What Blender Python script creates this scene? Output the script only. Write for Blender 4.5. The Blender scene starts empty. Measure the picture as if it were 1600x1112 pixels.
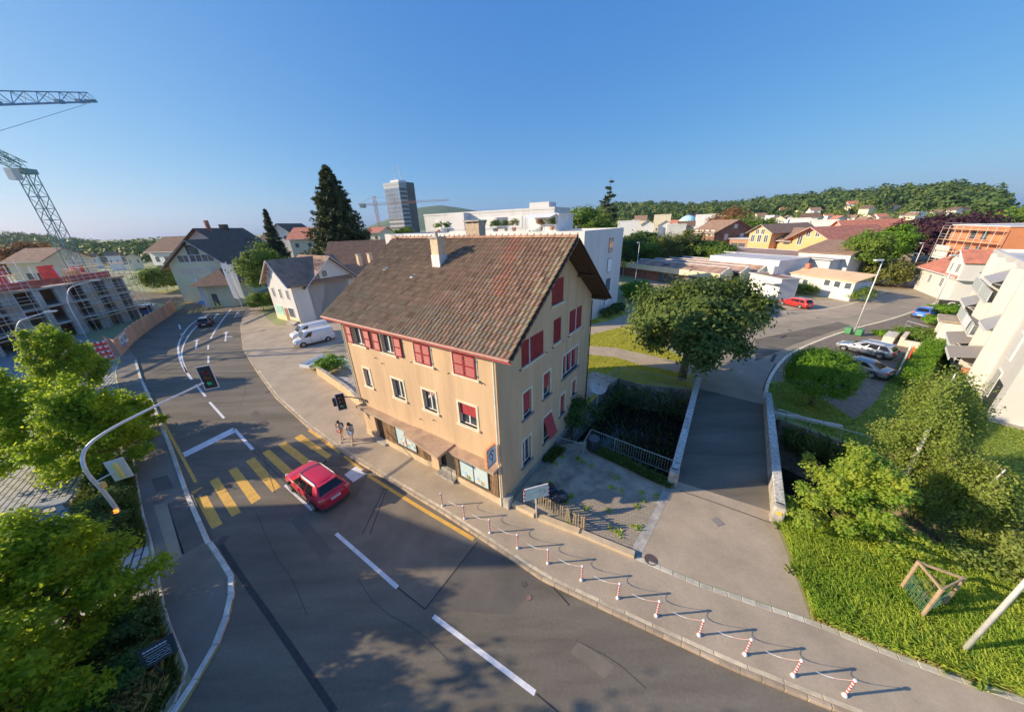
import bpy, bmesh, math, random
import numpy as np
from mathutils import Vector, Matrix
random.seed(7)
RNG = np.random.default_rng(7)
scn = bpy.context.scene
col = scn.collection
PI = math.pi
R = math.radians
# ------------------------------------------------------------------ camera
CAM_H, FPX, PITCH, ROLL = 14.2, 495.0, math.atan(206 / 495.0), R(2.0)
_r, _f = Vector((1, 0, 0)), Vector((0, math.cos(PITCH), -math.sin(PITCH)))
_u = _r.cross(_f)
CR, CU = _r * math.cos(ROLL) - _u * math.sin(ROLL), _u * math.cos(ROLL) + _r * math.sin(ROLL)
cd = bpy.data.cameras.new('camera')
cam = bpy.data.objects.new('camera', cd)
col.objects.link(cam)
cd.sensor_width = 36.0
cd.lens = 36.0 * FPX / 1600.0
cd.clip_start, cd.clip_end = 0.1, 9000.0
mw = Matrix.Identity(4)
for i in range(3):
    mw[i][0], mw[i][1], mw[i][2] = CR[i], CU[i], -_f[i]
mw[0][3], mw[1][3], mw[2][3] = 0, 0, CAM_H
cam.matrix_world = mw
scn.camera = cam
# ------------------------------------------------------------------ world, sun, exposure
EXPO = 1.2
SUN_EL, SUN_AZ = R(23.0), R(183.0)            # azimuth (from +X, counter-clockwise) of the sun itself
w = bpy.data.worlds.new('World')
scn.world = w
w.use_nodes = True
nt = w.node_tree
bg = nt.nodes['Background']
sky = nt.nodes.new('ShaderNodeTexSky')
sky.sky_type = 'NISHITA'
sky.sun_disc = False
sky.sun_elevation = SUN_EL
sky.sun_rotation = PI / 2 - SUN_AZ
sky.air_density, sky.dust_density, sky.ozone_density = 1.0, 1.3, 8.0
sky.altitude = 400
# the photograph's tone curve flattens the sky: a power per channel, the same in every direction
sep, com = nt.nodes.new('ShaderNodeSeparateColor'), nt.nodes.new('ShaderNodeCombineColor')
nt.links.new(sky.outputs[0], sep.inputs[0])
for k, (gain, p) in enumerate(((1.38, .94), (1.08, .665), (1.0, .325))):
    pw, ml, m0 = (nt.nodes.new('ShaderNodeMath') for _ in range(3))
    m0.operation, pw.operation, ml.operation = 'MULTIPLY', 'POWER', 'MULTIPLY'
    m0.inputs[1].default_value, pw.inputs[1].default_value, ml.inputs[1].default_value = .1, p, gain * 10 / 2 ** EXPO
    nt.links.new(sep.outputs[k], m0.inputs[0]); nt.links.new(m0.outputs[0], pw.inputs[0])
    nt.links.new(pw.outputs[0], ml.inputs[0]); nt.links.new(ml.outputs[0], com.inputs[k])
nt.links.new(com.outputs[0], bg.inputs[0])
bg.inputs[1].default_value = 0.1
sd = bpy.data.lights.new('sun', 'SUN')
sd.energy, sd.angle, sd.color = 2.75, R(0.55), (1.0, 0.82, 0.58)
sun = bpy.data.objects.new('sun', sd)
col.objects.link(sun)
to_sun = Vector((math.cos(SUN_EL) * math.cos(SUN_AZ), math.cos(SUN_EL) * math.sin(SUN_AZ), math.sin(SUN_EL)))
sun.rotation_euler = to_sun.to_track_quat('Z', 'Y').to_euler()
sun.location = (-60, 0, 60)
vs = scn.view_settings
vs.view_transform, vs.look, vs.exposure, vs.gamma, vs.use_curve_mapping = 'Standard', 'None', EXPO, 1.0, False
scn.cycles.max_bounces = 6
scn.cycles.transparent_max_bounces = 8
scn.cycles.volume_bounces = 0
try:
    scn.cycles.use_denoising = True
except Exception:
    pass
# ------------------------------------------------------------------ surveying: from a sight line to a place on the ground
def ray(px, py):
    return _f * FPX + CR * (px - 800) + CU * (556 - py)
def at(px, py, z=0.0):
    d = ray(px, py)
    t = (z - CAM_H) / d.z
    return Vector((d.x * t, d.y * t, z))
def far(px, dist, py=350):
    d = ray(px, py)
    h = math.hypot(d.x, d.y)
    return Vector((d.x / h * dist, d.y / h * dist, 0))
def zat(px, py, dist):
    d = ray(px, py)
    return CAM_H + d.z / math.hypot(d.x, d.y) * dist
# ------------------------------------------------------------------ materials
_mats = {}
ALB = 2.25
def L(r, g, b):
    f = lambda c: (c / 255 / 12.92) if c / 255 <= 0.04045 else ((c / 255 + 0.055) / 1.055) ** 2.4
    return (f(r), f(g), f(b))
def mat(name, c, rough=0.8, var=0.15, scale=2.0, bump=0.0, bscale=30.0, metal=0.0, spec=0.4, coat=0.0, detail=6, c2=None, objcol=False, emit=None, island=0.0, stretch=None, speck=0.0):
    if name in _mats:
        return _mats[name]
    m = bpy.data.materials.new(name)
    m.use_nodes = True
    n, l = m.node_tree.nodes, m.node_tree.links
    if max(c) < .9: c = tuple(min(.8, k * ALB) for k in c)
    if c2: c2 = tuple(min(.8, k * ALB) for k in c2)
    b = n['Principled BSDF']
    b.inputs['Roughness'].default_value = rough
    b.inputs['Metallic'].default_value = metal
    b.inputs['Specular IOR Level'].default_value = spec
    b.inputs['Coat Weight'].default_value = coat
    b.inputs['Coat Roughness'].default_value = 0.04
    tc = n.new('ShaderNodeNewGeometry')
    src = None
    if var > 0:
        no = n.new('ShaderNodeTexNoise')
        no.inputs['Scale'].default_value = scale
        no.inputs['Detail'].default_value = detail
        no.inputs['Roughness'].default_value = 0.65
        if stretch:
            mp = n.new('ShaderNodeMapping'); mp.inputs['Rotation'].default_value = (0, 0, stretch[0]); mp.inputs['Scale'].default_value = stretch[1:]
            l.new(tc.outputs['Position'], mp.inputs[0]); l.new(mp.outputs[0], no.inputs['Vector'])
        else: l.new(tc.outputs['Position'], no.inputs['Vector'])
        mr = n.new('ShaderNodeMapRange')
        mr.inputs[1].default_value, mr.inputs[2].default_value = 0.3, 0.7
        l.new(no.outputs['Fac'], mr.inputs[0])
        mx = n.new('ShaderNodeMix')
        mx.data_type = 'RGBA'
        hi = c2 if c2 else tuple(min(1, k * (1 + var)) for k in c)
        lo = c if c2 else tuple(k * (1 - var) for k in c)
        mx.inputs[6].default_value = (*lo, 1)
        mx.inputs[7].default_value = (*hi, 1)
        l.new(mr.outputs[0], mx.inputs[0])
        src = mx.outputs[2]
    else:
        rgb = n.new('ShaderNodeRGB')
        rgb.outputs[0].default_value = (*c, 1)
        src = rgb.outputs[0]
    if speck > 0:
        n3 = n.new('ShaderNodeTexNoise'); n3.inputs['Scale'].default_value, n3.inputs['Detail'].default_value = 9.0, 8; n3.inputs['Roughness'].default_value = .8
        l.new(tc.outputs['Position'], n3.inputs['Vector'])
        m3 = n.new('ShaderNodeMapRange'); m3.inputs[1].default_value, m3.inputs[2].default_value, m3.inputs[3].default_value, m3.inputs[4].default_value = .3, .7, 1 - speck, 1 + speck
        l.new(n3.outputs['Fac'], m3.inputs[0])
        v3 = n.new('ShaderNodeVectorMath'); v3.operation = 'SCALE'; l.new(src, v3.inputs[0]); l.new(m3.outputs[0], v3.inputs['Scale']); src = v3.outputs[0]
    if objcol:
        oi = n.new('ShaderNodeObjectInfo')
        m2 = n.new('ShaderNodeMix')
        m2.data_type, m2.blend_type = 'RGBA', 'MULTIPLY'
        m2.inputs[0].default_value = 1
        l.new(src, m2.inputs[6])
        l.new(oi.outputs['Color'], m2.inputs[7])
        src = m2.outputs[2]
    if island > 0:
        hs = n.new('ShaderNodeHueSaturation')
        mr2 = n.new('ShaderNodeMapRange')
        mr2.inputs[3].default_value, mr2.inputs[4].default_value = 1 - island, 1 + island
        l.new(tc.outputs['Random Per Island'], mr2.inputs[0])
        l.new(mr2.outputs[0], hs.inputs['Value'])
        l.new(src, hs.inputs['Color'])
        src = hs.outputs[0]
    l.new(src, b.inputs['Base Color'])
    if bump > 0:
        n2 = n.new('ShaderNodeTexNoise')
        n2.inputs['Scale'].default_value = bscale
        n2.inputs['Detail'].default_value = 3
        l.new(tc.outputs['Position'], n2.inputs['Vector'])
        bp = n.new('ShaderNodeBump')
        bp.inputs['Strength'].default_value = bump
        bp.inputs['Distance'].default_value = 0.02
        l.new(n2.outputs['Fac'], bp.inputs['Height'])
        l.new(bp.outputs[0], b.inputs['Normal'])
    if emit:
        b.inputs['Emission Color'].default_value = (*emit[0], 1)
        b.inputs['Emission Strength'].default_value = emit[1]
    _mats[name] = m
    return m
def leafmat(name, dark, light, trans=0.35, hue=0.03, blotch=0.9):
    dark, light = tuple(k * 2.5 for k in dark), tuple(k * 2.3 for k in light)
    if name in _mats:
        return _mats[name]
    m = bpy.data.materials.new(name)
    m.use_nodes = True
    n, l = m.node_tree.nodes, m.node_tree.links
    n.remove(n['Principled BSDF'])
    out = n['Material Output']
    g = n.new('ShaderNodeNewGeometry')
    no = n.new('ShaderNodeTexNoise')
    no.inputs['Scale'].default_value = blotch
    no.inputs['Detail'].default_value = 2
    l.new(g.outputs['Position'], no.inputs['Vector'])
    ad = n.new('ShaderNodeMath')
    ad.operation = 'MULTIPLY_ADD'
    ad.inputs[1].default_value = 0.55
    l.new(g.outputs['Random Per Island'], ad.inputs[0])
    mr = n.new('ShaderNodeMapRange')
    mr.inputs[1].default_value, mr.inputs[2].default_value = 0.3, 0.75
    mr.inputs[3].default_value, mr.inputs[4].default_value = 0, 0.5
    l.new(no.outputs['Fac'], mr.inputs[0])
    l.new(mr.outputs[0], ad.inputs[2])
    mx = n.new('ShaderNodeMix')
    mx.data_type = 'RGBA'
    mx.inputs[6].default_value = (*dark, 1)
    mx.inputs[7].default_value = (*light, 1)
    l.new(ad.outputs[0], mx.inputs[0])
    d = n.new('ShaderNodeBsdfPrincipled')
    d.inputs['Roughness'].default_value = 0.55
    d.inputs['Specular IOR Level'].default_value = 0.25
    t = n.new('ShaderNodeBsdfTranslucent')
    l.new(mx.outputs[2], d.inputs['Base Color'])
    hs = n.new('ShaderNodeHueSaturation')
    hs.inputs['Hue'].default_value = 0.5 - hue
    hs.inputs['Value'].default_value = 1.9
    l.new(mx.outputs[2], hs.inputs['Color'])
    l.new(hs.outputs[0], t.inputs['Color'])
    s = n.new('ShaderNodeMixShader')
    s.inputs[0].default_value = trans
    l.new(d.outputs[0], s.inputs[1])
    l.new(t.outputs[0], s.inputs[2])
    l.new(s.outputs[0], out.inputs[0])
    _mats[name] = m
    return m
# ------------------------------------------------------------------ mesh building
class MB:
    def __init__(s, *mats):
        s.v, s.f, s.m, s.k, s.mats = [], [], [], 0, list(mats)
    def use(s, m):
        if m not in s.mats:
            s.mats.append(m)
        s.k = s.mats.index(m)
        return s
    def add(s, vs, fs):
        o = len(s.v)
        s.v += [tuple(p) for p in vs]
        for f in fs:
            s.f.append([o + i for i in f])
            s.m.append(s.k)
        return s
    def box(s, x0, x1, y0, y1, z0, z1):
        return s.add([(x0, y0, z0), (x1, y0, z0), (x1, y1, z0), (x0, y1, z0), (x0, y0, z1), (x1, y0, z1), (x1, y1, z1), (x0, y1, z1)],
                     [(3, 2, 1, 0), (4, 5, 6, 7), (0, 1, 5, 4), (1, 2, 6, 5), (2, 3, 7, 6), (3, 0, 4, 7)])
    def cbox(s, c, sz, rz=0):
        a, b, h = sz[0] / 2, sz[1] / 2, sz[2] / 2
        ca, sa = math.cos(rz), math.sin(rz)
        P = [(c[0] + x * ca - y * sa, c[1] + x * sa + y * ca, c[2] + z) for z in (-h, h) for x, y in ((-a, -b), (a, -b), (a, b), (-a, b))]
        return s.add(P, [(3, 2, 1, 0), (4, 5, 6, 7), (0, 1, 5, 4), (1, 2, 6, 5), (2, 3, 7, 6), (3, 0, 4, 7)])
    def beam(s, p0, p1, wd, hg, up=(0, 0, 1)):
        p0, p1 = Vector(p0), Vector(p1)
        d = (p1 - p0).normalized()
        x = d.cross(Vector(up))
        if x.length < 1e-4:
            x = Vector((1, 0, 0))
        x.normalize()
        y = x.cross(d)
        P = [p + x * a + y * b for p in (p0, p1) for a, b in ((-wd / 2, -hg / 2), (wd / 2, -hg / 2), (wd / 2, hg / 2), (-wd / 2, hg / 2))]
        return s.add(P, [(3, 2, 1, 0), (4, 5, 6, 7), (0, 1, 5, 4), (1, 2, 6, 5), (2, 3, 7, 6), (3, 0, 4, 7)])
    def tube(s, pts, r, n=8, cap=True):
        pts = [Vector(p) for p in pts]
        rs = r if isinstance(r, (list, tuple)) else [r] * len(pts)
        o = len(s.v)
        ref = Vector((0, 0, 1))
        if abs((pts[-1] - pts[0]).normalized().z) > 0.95:
            ref = Vector((1, 0, 0))
        for i, p in enumerate(pts):
            d = (pts[min(i + 1, len(pts) - 1)] - pts[max(i - 1, 0)]).normalized()
            x = d.cross(ref)
            if x.length < 1e-3:
                x = d.cross(Vector((0, 1, 0)))
            x.normalize()
            y = d.cross(x)
            for k in range(n):
                a = 2 * PI * k / n
                s.v.append(tuple(p + x * (math.cos(a) * rs[i]) + y * (math.sin(a) * rs[i])))
        for i in range(len(pts) - 1):
            for k in range(n):
                s.f.append([o + i * n + k, o + i * n + (k + 1) % n, o + (i + 1) * n + (k + 1) % n, o + (i + 1) * n + k])
                s.m.append(s.k)
        if cap:
            s.f.append([o + k for k in range(n)][::-1]); s.m.append(s.k)
            s.f.append([o + (len(pts) - 1) * n + k for k in range(n)]); s.m.append(s.k)
        return s
    def lathe(s, prof, n=16, c=(0, 0, 0)):
        o = len(s.v)
        for r, z in prof:
            for k in range(n):
                a = 2 * PI * k / n
                s.v.append((c[0] + r * math.cos(a), c[1] + r * math.sin(a), c[2] + z))
        for i in range(len(prof) - 1):
            for k in range(n):
                s.f.append([o + i * n + k, o + i * n + (k + 1) % n, o + (i + 1) * n + (k + 1) % n, o + (i + 1) * n + k])
                s.m.append(s.k)
        s.f.append([o + k for k in range(n)][::-1]); s.m.append(s.k)
        s.f.append([o + (len(prof) - 1) * n + k for k in range(n)]); s.m.append(s.k)
        return s
    def prism(s, poly, z0, z1):
        n = len(poly)
        P = [(p[0], p[1], z0) for p in poly] + [(p[0], p[1], z1) for p in poly]
        F = [list(range(n))[::-1], list(range(n, 2 * n))] + [[i, (i + 1) % n, n + (i + 1) % n, n + i] for i in range(n)]
        return s.add(P, F)
    def build(s, name, parent=None, smooth=False, loc=None, rz=None, fix=False):
        me = bpy.data.meshes.new(name)
        me.from_pydata(s.v, [], s.f)
        for m in s.mats:
            me.materials.append(m)
        if len(s.mats) > 1:
            me.polygons.foreach_set('material_index', s.m)
        if fix:
            bm = bmesh.new(); bm.from_mesh(me)
            bmesh.ops.recalc_face_normals(bm, faces=bm.faces)
            bm.to_mesh(me); bm.free()
        if smooth:
            me.polygons.foreach_set('use_smooth', [True] * len(me.polygons))
        me.update()
        return link(name, me, parent, loc, rz)
def link(name, me, parent=None, loc=None, rz=None):
    o = bpy.data.objects.new(name, me)
    col.objects.link(o)
    if parent is not None:
        o.parent = parent
    if loc is not None:
        o.location = loc
    if rz is not None:
        o.rotation_euler = (0, 0, rz)
    return o
def T(o, label=None, cat=None, group=None, kind=None):
    if label: o['label'] = label
    if cat: o['category'] = cat
    if group: o['group'] = group
    if kind: o['kind'] = kind
    return o
def thing(name, label, cat, loc=(0, 0, 0), rz=0.0, group=None):
    o = bpy.data.objects.new(name, None)
    col.objects.link(o)
    o.empty_display_size = 0.2
    o.location = loc
    o.rotation_euler = (0, 0, rz)
    return T(o, label, cat, group)
def kids(o):
    return [c for c in bpy.data.objects if c.parent == o]
def copy_tree(o, parent=None, _ch=None):
    c = o.copy()
    col.objects.link(c)
    if parent is not None:
        c.parent = parent
    for k in o.children:
        copy_tree(k, c)
    return c
def bevel(o, wd=0.02, seg=2):
    b = o.modifiers.new('bevel', 'BEVEL')
    b.width, b.segments, b.limit_method = wd, seg, 'ANGLE'
    return o
def subsurf(o, lv=1):
    b = o.modifiers.new('sub', 'SUBSURF')
    b.levels = b.render_levels = lv
    return o
def fill2d(poly, holes=()):
    """2D polygon with holes -> (points, triangles)"""
    bm = bmesh.new()
    edges = []
    for lp in [poly] + list(holes):
        vv = [bm.verts.new((p[0], p[1], 0)) for p in lp]
        for i in range(len(vv)):
            edges.append(bm.edges.new((vv[i], vv[(i + 1) % len(vv)])))
    bmesh.ops.triangle_fill(bm, use_beauty=True, use_dissolve=False, edges=edges, normal=(0, 0, 1))
    bm.verts.index_update()
    P = [(v.co.x, v.co.y) for v in bm.verts]
    F = []
    for f in bm.faces:
        i = [v.index for v in f.verts]
        a, b, c = (P[k] for k in i)
        if (b[0] - a[0]) * (c[1] - a[1]) - (b[1] - a[1]) * (c[0] - a[0]) < 0:
            i = i[::-1]
        F.append(i)
    bm.free()
    return P, F
def sheet(name, poly, z, m, parent=None, holes=(), depth=0.0):
    P, F = fill2d(poly, holes)
    b = MB(m)
    b.add([(p[0], p[1], z) for p in P], F)
    if depth:
        for lp in [poly] + list(holes):
            n = len(lp)
            b.add([(p[0], p[1], z) for p in lp] + [(p[0], p[1], z - depth) for p in lp], [[i, (i + 1) % n, n + (i + 1) % n, n + i] for i in range(n)])
    return b.build(name, parent)
def S(o):
    o['kind'] = 'structure'
    return o
def lerp(a, b, t):
    return a + (b - a) * t
def resample(pts, step):
    out, acc = [Vector(pts[0])], 0.0
    for a, b in zip(pts[:-1], pts[1:]):
        a, b = Vector(a), Vector(b)
        d = (b - a).length
        t = step - acc
        while t <= d:
            out.append(a.lerp(b, t / d)); t += step
        acc = d - (t - step)
    return out
def smooth_line(pts, it=2):
    pts = [Vector(p) for p in pts]
    for _ in range(it):
        q = [pts[0]]
        for a, b in zip(pts[:-1], pts[1:]):
            q += [a.lerp(b, .25), a.lerp(b, .75)]
        q.append(pts[-1]); pts = q
    return pts
def ribbon(pts, wd):
    """polygon strip (list of left pts, right pts) about a centre line"""
    l, r = [], []
    for i, p in enumerate(pts):
        d = (pts[min(i + 1, len(pts) - 1)] - pts[max(i - 1, 0)])
        n = Vector((-d.y, d.x, 0)).normalized() * (wd / 2)
        l.append(p + n); r.append(p - n)
    return l, r
def strip(name, pts, wd, z, m, parent):
    pts = [Vector((p[0], p[1], 0)) for p in pts]
    l, r = ribbon(pts, wd)
    b = MB(m)
    n = len(pts)
    b.add([(p.x, p.y, z) for p in l] + [(p.x, p.y, z) for p in r], [[n + i, n + i + 1, i + 1, i] for i in range(n - 1)])
    return b.build(name, parent)
ORD = 'first second third fourth fifth sixth seventh eighth ninth tenth eleventh twelfth thirteenth fourteenth fifteenth sixteenth seventeenth eighteenth nineteenth twentieth'.split()
def ordinal(i):
    if i < 20: return ORD[i]
    t = 'twenty thirty forty fifty sixty seventy eighty ninety'.split()[(i + 1) // 10 - 2]
    k = (i + 1) % 10
    return t + '-' + ORD[k - 1] if k else {'twenty': 'twentieth', 'thirty': 'thirtieth', 'forty': 'fortieth', 'fifty': 'fiftieth', 'sixty': 'sixtieth', 'seventy': 'seventieth', 'eighty': 'eightieth'}[t]
# ------------------------------------------------------------------ ground materials
asphalt = mat('asphalt', (.090, .078, .060), .92, .30, .6, .4, 90, spec=.25, stretch=(R(36), .22, 1.3, 1), speck=.16)
asphalt_new = mat('asphalt_patch', (.074, .066, .055), .92, .18, .6, .4, 90, spec=.25)
pave_m = mat('pavement_asphalt', (.215, .174, .125), .92, .18, .5, .35, 80, spec=.25, speck=.13)
street_m = mat('street_asphalt', (.172, .145, .106), .92, .2, .25, .3, 60, spec=.25, speck=.12)
tar = mat('tar', (.022, .021, .021), .6, .3, 6)
concrete = mat('concrete', (.30, .275, .235), .9, .22, 1.2, .4, 25)
conc_old = mat('weathered_concrete', (.20, .185, .16), .92, .5, 1.6, .6, 12)
kerb_m = mat('granite_kerb', (.27, .23, .175), .85, .25, 2.5, .3, 60, objcol=True)
white_p = mat('white_road_paint', (.40, .395, .38), .7, .16, 4, .2, 60)
yellow_p = mat('yellow_road_paint', (.37, .205, .042), .7, .16, 4, .2, 60)
iron = mat('cast_iron', (.06, .045, .04), .6, .3, 8, .5, 40)
lawn_m = mat('lawn', (.16, .155, .022), .95, .35, .8, .8, 35, c2=(.25, .225, .03))
lawn_g = mat('lawn_green', (.085, .135, .02), .95, .35, .9, .8, 35, c2=(.14, .175, .03))
soil = mat('soil', (.07, .055, .038), .95, .4, 1.5, .7, 18)
moss = mat('ground_far', (.10, .12, .045), .95, .5, .012, c2=(.20, .19, .10))
def V2(p): return (p[0], p[1])
KR = [(14.0, 2.9), (9.7, 4.7), (7.1, 5.8), (4.5, 7.1), (1.0, 8.9), (-1.6, 10.8), (-4.1, 12.6), (-7.7, 15.0), (-11.6, 17.6), (-16.4, 21.2), (-22.3, 26.2), (-28.5, 32.3), (-35.8, 39.8), (-44.8, 50.9), (-51.2, 59.9), (-53.4, 65.2)]
KL = [(-13.2, -12.0), (-11.5, 2.0), (-11.2, 5.4), (-11.4, 6.9), (-11.9, 8.2), (-12.7, 9.4), (-14.1, 10.4), (-15.4, 11.3), (-19.8, 14.8), (-25.8, 19.8), (-33.2, 25.8), (-40.5, 31.6), (-47.6, 37.6)]
road_poly = KR[::-1] + [(20, .2), (40, -6), (40, -30), (-12, -30)] + KL + [(-54.2, 42.4), (-60, 51), (-66, 60), (-70.3, 67.7), (-84, 74.5), (-120, 90), (-118, 96), (-84, 84.5), (-76, 88), (-88, 112), (-80, 114), (-69, 90), (-62, 78)]
CREEK = [(2.5, 17.7), (5.0, 18.2), (9.2, 14.3), (13.2, 11.9), (15.4, 10.2), (18.0, 9.3), (22, 6.5), (28, 1), (42, -6), (46, 0), (34, 6), (26.5, 10), (23.9, 13.1), (22.3, 16.5), (20.0, 19.9), (16.2, 24.6), (11.9, 26.2), (10.2, 27.6), (5.7, 22.3)]
big = [(-3500, -600), (3500, -600), (3500, 4200), (-3500, 4200)]
ground = S(sheet('ground', big, 0.0, moss, holes=[road_poly, CREEK], depth=0.14))
road = S(sheet('road', road_poly, -0.12, asphalt))
ZR = -0.116
def mark(name, px, m, z=ZR, parent=road):
    b = MB(m)
    b.add([at(x, y, z) for x, y in px], [list(range(len(px)))])
    return b.build(name, parent, fix=True)
def pline(name, px, wd, m, z=ZR, parent=road, sm=2):
    return strip(name, smooth_line([at(x, y, z) for x, y in px], sm), wd, z, m, parent)
# zebra crossing: eight yellow stripes
zs = [((480.3, 672.3), (489.7, 668.6), (536, 702.5), (529.4, 708.2)), ((459.5, 683.7), (470.9, 678), (518, 711), (511.4, 716.7)), ((434, 695), (446.3, 689.3), (495, 727), (484, 734)),
      ((409.5, 707.3), (420.8, 701.6), (466, 742), (454, 750)), ((384, 720.5), (397.2, 713.9), (438.8, 760), (425.5, 768.6)), ((356.6, 734.6), (369.9, 729), (408, 778), (393, 787)),
      ((327.4, 751.6), (340.6, 745), (377, 800), (362, 807)), ((299, 768), (316, 760), (348, 818), (331, 826))]
for q in zs:
    mark('zebra_stripe', q, yellow_p)
fz0, fz1 = at(292, 491, ZR), at(404, 470, ZR)
for i in range(15):
    p = fz0.lerp(fz1, i / 14.0)
    dr = Vector((-.62, .78, 0)).normalized()
    sd_ = (fz1 - fz0).normalized()
    b = MB(yellow_p)
    b.add([p, p + sd_ * .62, p + sd_ * .62 + dr * 4.2, p + dr * 4.2], [(0, 1, 2, 3)])
    b.build('zebra_stripe', road, fix=True)
mark('bus_bay_marking', [(273, 478), (283, 478), (322, 465), (358, 454), (352, 452), (318, 460)], yellow_p)
mark('stop_line', [(285, 707), (289, 714), (368, 675), (364, 668)], white_p)
pline('lane_line', [(366, 670), (395, 702)], .2, white_p)
mark('stop_line', [(537.6, 741), (556, 728), (574, 738.7), (552, 753)], white_p, ZR + .002)
pline('lane_line', [(446, 757), (489, 796)], .2, white_p)
for q in ([(525, 833), (621, 917)], [(677, 962), (836, 1082)], [(306, 601), (321, 619)], [(327.5, 628), (350, 653)], [(325, 546), (325.5, 539)], [(325.5, 567), (325.5, 556)]):
    pline('lane_dash', q, .17, white_p)
pline('lane_line', [(300, 593), (285.7, 573), (279.4, 556), (277.7, 541), (283, 527), (294, 510), (312, 497), (330, 489)], .2, white_p)
pline('lane_line', [(292, 582), (284, 562), (283.5, 548), (290, 531), (302, 514), (318, 500)], .18, white_p)
pline('lane_line', [(329, 529), (336, 516), (348, 499), (361, 483)], .2, white_p)
pline('lane_line', [(367, 476), (380, 468), (394, 460)], .2, white_p)
pline('lane_line', [(350, 474), (362, 467), (372, 463)], .2, white_p)
for q in ([(340, 527), (330, 521), (318, 519)], [(322, 514), (312, 507)]):
    pline('hatching', [(278 + (x - 318) * .2 + 3, y) for x, y in q][:2], .2, white_p)
for q, m_, z_ in (([(470, 800), (520, 860), (505, 880), (455, 815)], asphalt_new, -.1182), ([(905, 1000), (960, 1040), (945, 1060), (890, 1018)], mat('asphalt_patch_warm', (.105, .088, .066), .92, .18, .8, .4, 90), -.1181), ([(400, 640), (422, 660), (412, 668), (391, 647)], asphalt_new, -.1182)): mark('asphalt_patch', q, m_, z_)
for q in ([(700, 1030), (655, 985), (590, 950), (560, 905)], [(1010, 1075), (960, 1030), (900, 1000)], [(480, 960), (455, 900), (430, 870), (400, 800)], [(372, 640), (385, 612), (380, 590)]): pline('crack', q, .018, tar, ZR + .001, sm=1)
pline('edge_line', [(243, 637), (306, 753)], .16, yellow_p)
pline('edge_line', [(538, 712), (570, 737.5)], .18, yellow_p)
pline('edge_line', [(575, 742), (640, 783), (740, 842)], .2, yellow_p)
def arrow(tail, head, wing):
    a, h = at(*tail, ZR), at(*head, ZR)
    d = (h - a); ln = d.length; d.normalize(); n = Vector((-d.y, d.x, 0))
    b = MB(white_p)
    b.add([a + n * .1, a - n * .1, h - d * .9 - n * .1, h - d * .9 + n * .1], [(0, 1, 2, 3)])
    b.add([h, h - d * .9 + n * .4, h - d * .9 - n * .4], [(0, 1, 2)])
    if wing:
        wv = at(*wing, ZR); m0 = a.lerp(h, .45); e = (wv - m0); e.normalize(); nn = Vector((-e.y, e.x, 0))
        b.add([m0 + nn * .1, m0 - nn * .1, wv - e * .6 - nn * .1, wv - e * .6 + nn * .1], [(0, 1, 2, 3)])
        b.add([wv, wv - e * .6 + nn * .35, wv - e * .6 - nn * .35], [(0, 1, 2)])
    b.build('lane_arrow', road, fix=True)
arrow((306, 545), (308, 530), None); arrow((352, 533), (353.5, 518), (364, 526)); arrow((334, 498), (340, 490), None); arrow((366, 496), (373, 486), (376, 491))
# asphalt patches, seams and drain strips in the carriageway
mark('asphalt_patch', [(527, 832), (664, 951), (746, 846), (612, 762), (575, 745)], mat('asphalt_patch_warm', (.118, .102, .085), .92, .18, .8, .4, 90), -0.1175)
mark('asphalt_patch', [(664, 951), (746, 846), (800, 874), (845, 905), (800, 960)], asphalt_new, -0.1178)
for q, wd in (([(342, 846), (380, 905), (430, 975), (523, 1112)], .2), ([(600, 764), (566, 834)], .05), ([(604, 764), (578, 834)], .05), ([(592, 763), (606, 764)], .05), ([(746, 846), (664, 951)], .06), ([(622, 918), (664, 951)], .05), ([(838, 1083), (880, 1118)], .05), ([(238, 583), (360, 583), (470, 582)], .1), ([(430, 770), (408, 700), (385, 690)], .03), ([(815, 860), (860, 912), (890, 945)], .06), ([(395, 703), (450, 757)], .04)):
    pline('tar_seam', q, wd, tar, ZR + .001, sm=1)
def grate(px, py, wd, ln, rz, z, parent, round_=False, m=iron, name='drain_grate'):
    p = at(px, py, z)
    b = MB(m)
    if round_:
        b.lathe([(wd * .5, 0), (wd * .5, .012), (wd * .42, .012), (wd * .42, .006), (.001, .006)], 24, (0, 0, 0))
    else:
        for i in range(7):
            t = -ln / 2 + (i + .5) * ln / 7
            b.box(-wd / 2, wd / 2, t - .028, t + .028, 0, .012)
        b.box(-wd / 2 - .03, wd / 2 + .03, -ln / 2 - .03, ln / 2 + .03, -.01, .004)
    o = b.build(name, parent, loc=p)
    o.rotation_euler = (0, 0, rz)
    return o
RA = math.atan2(.57, -.82)
grate(575, 733, .4, .6, RA, ZR, road); grate(421, 611, .4, .6, RA, ZR, road); grate(347, 844, .35, .45, 0, ZR, road)
grate(318, 768, .9, 0, 0, ZR + .004, road, True, asphalt, 'manhole_cover'); grate(819, 912, .22, 0, 0, ZR, road, True); grate(826, 933, .24, 0, 0, ZR, road, True, mat('rusty_iron', (.13, .08, .06), .7, .3, 9))
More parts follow.
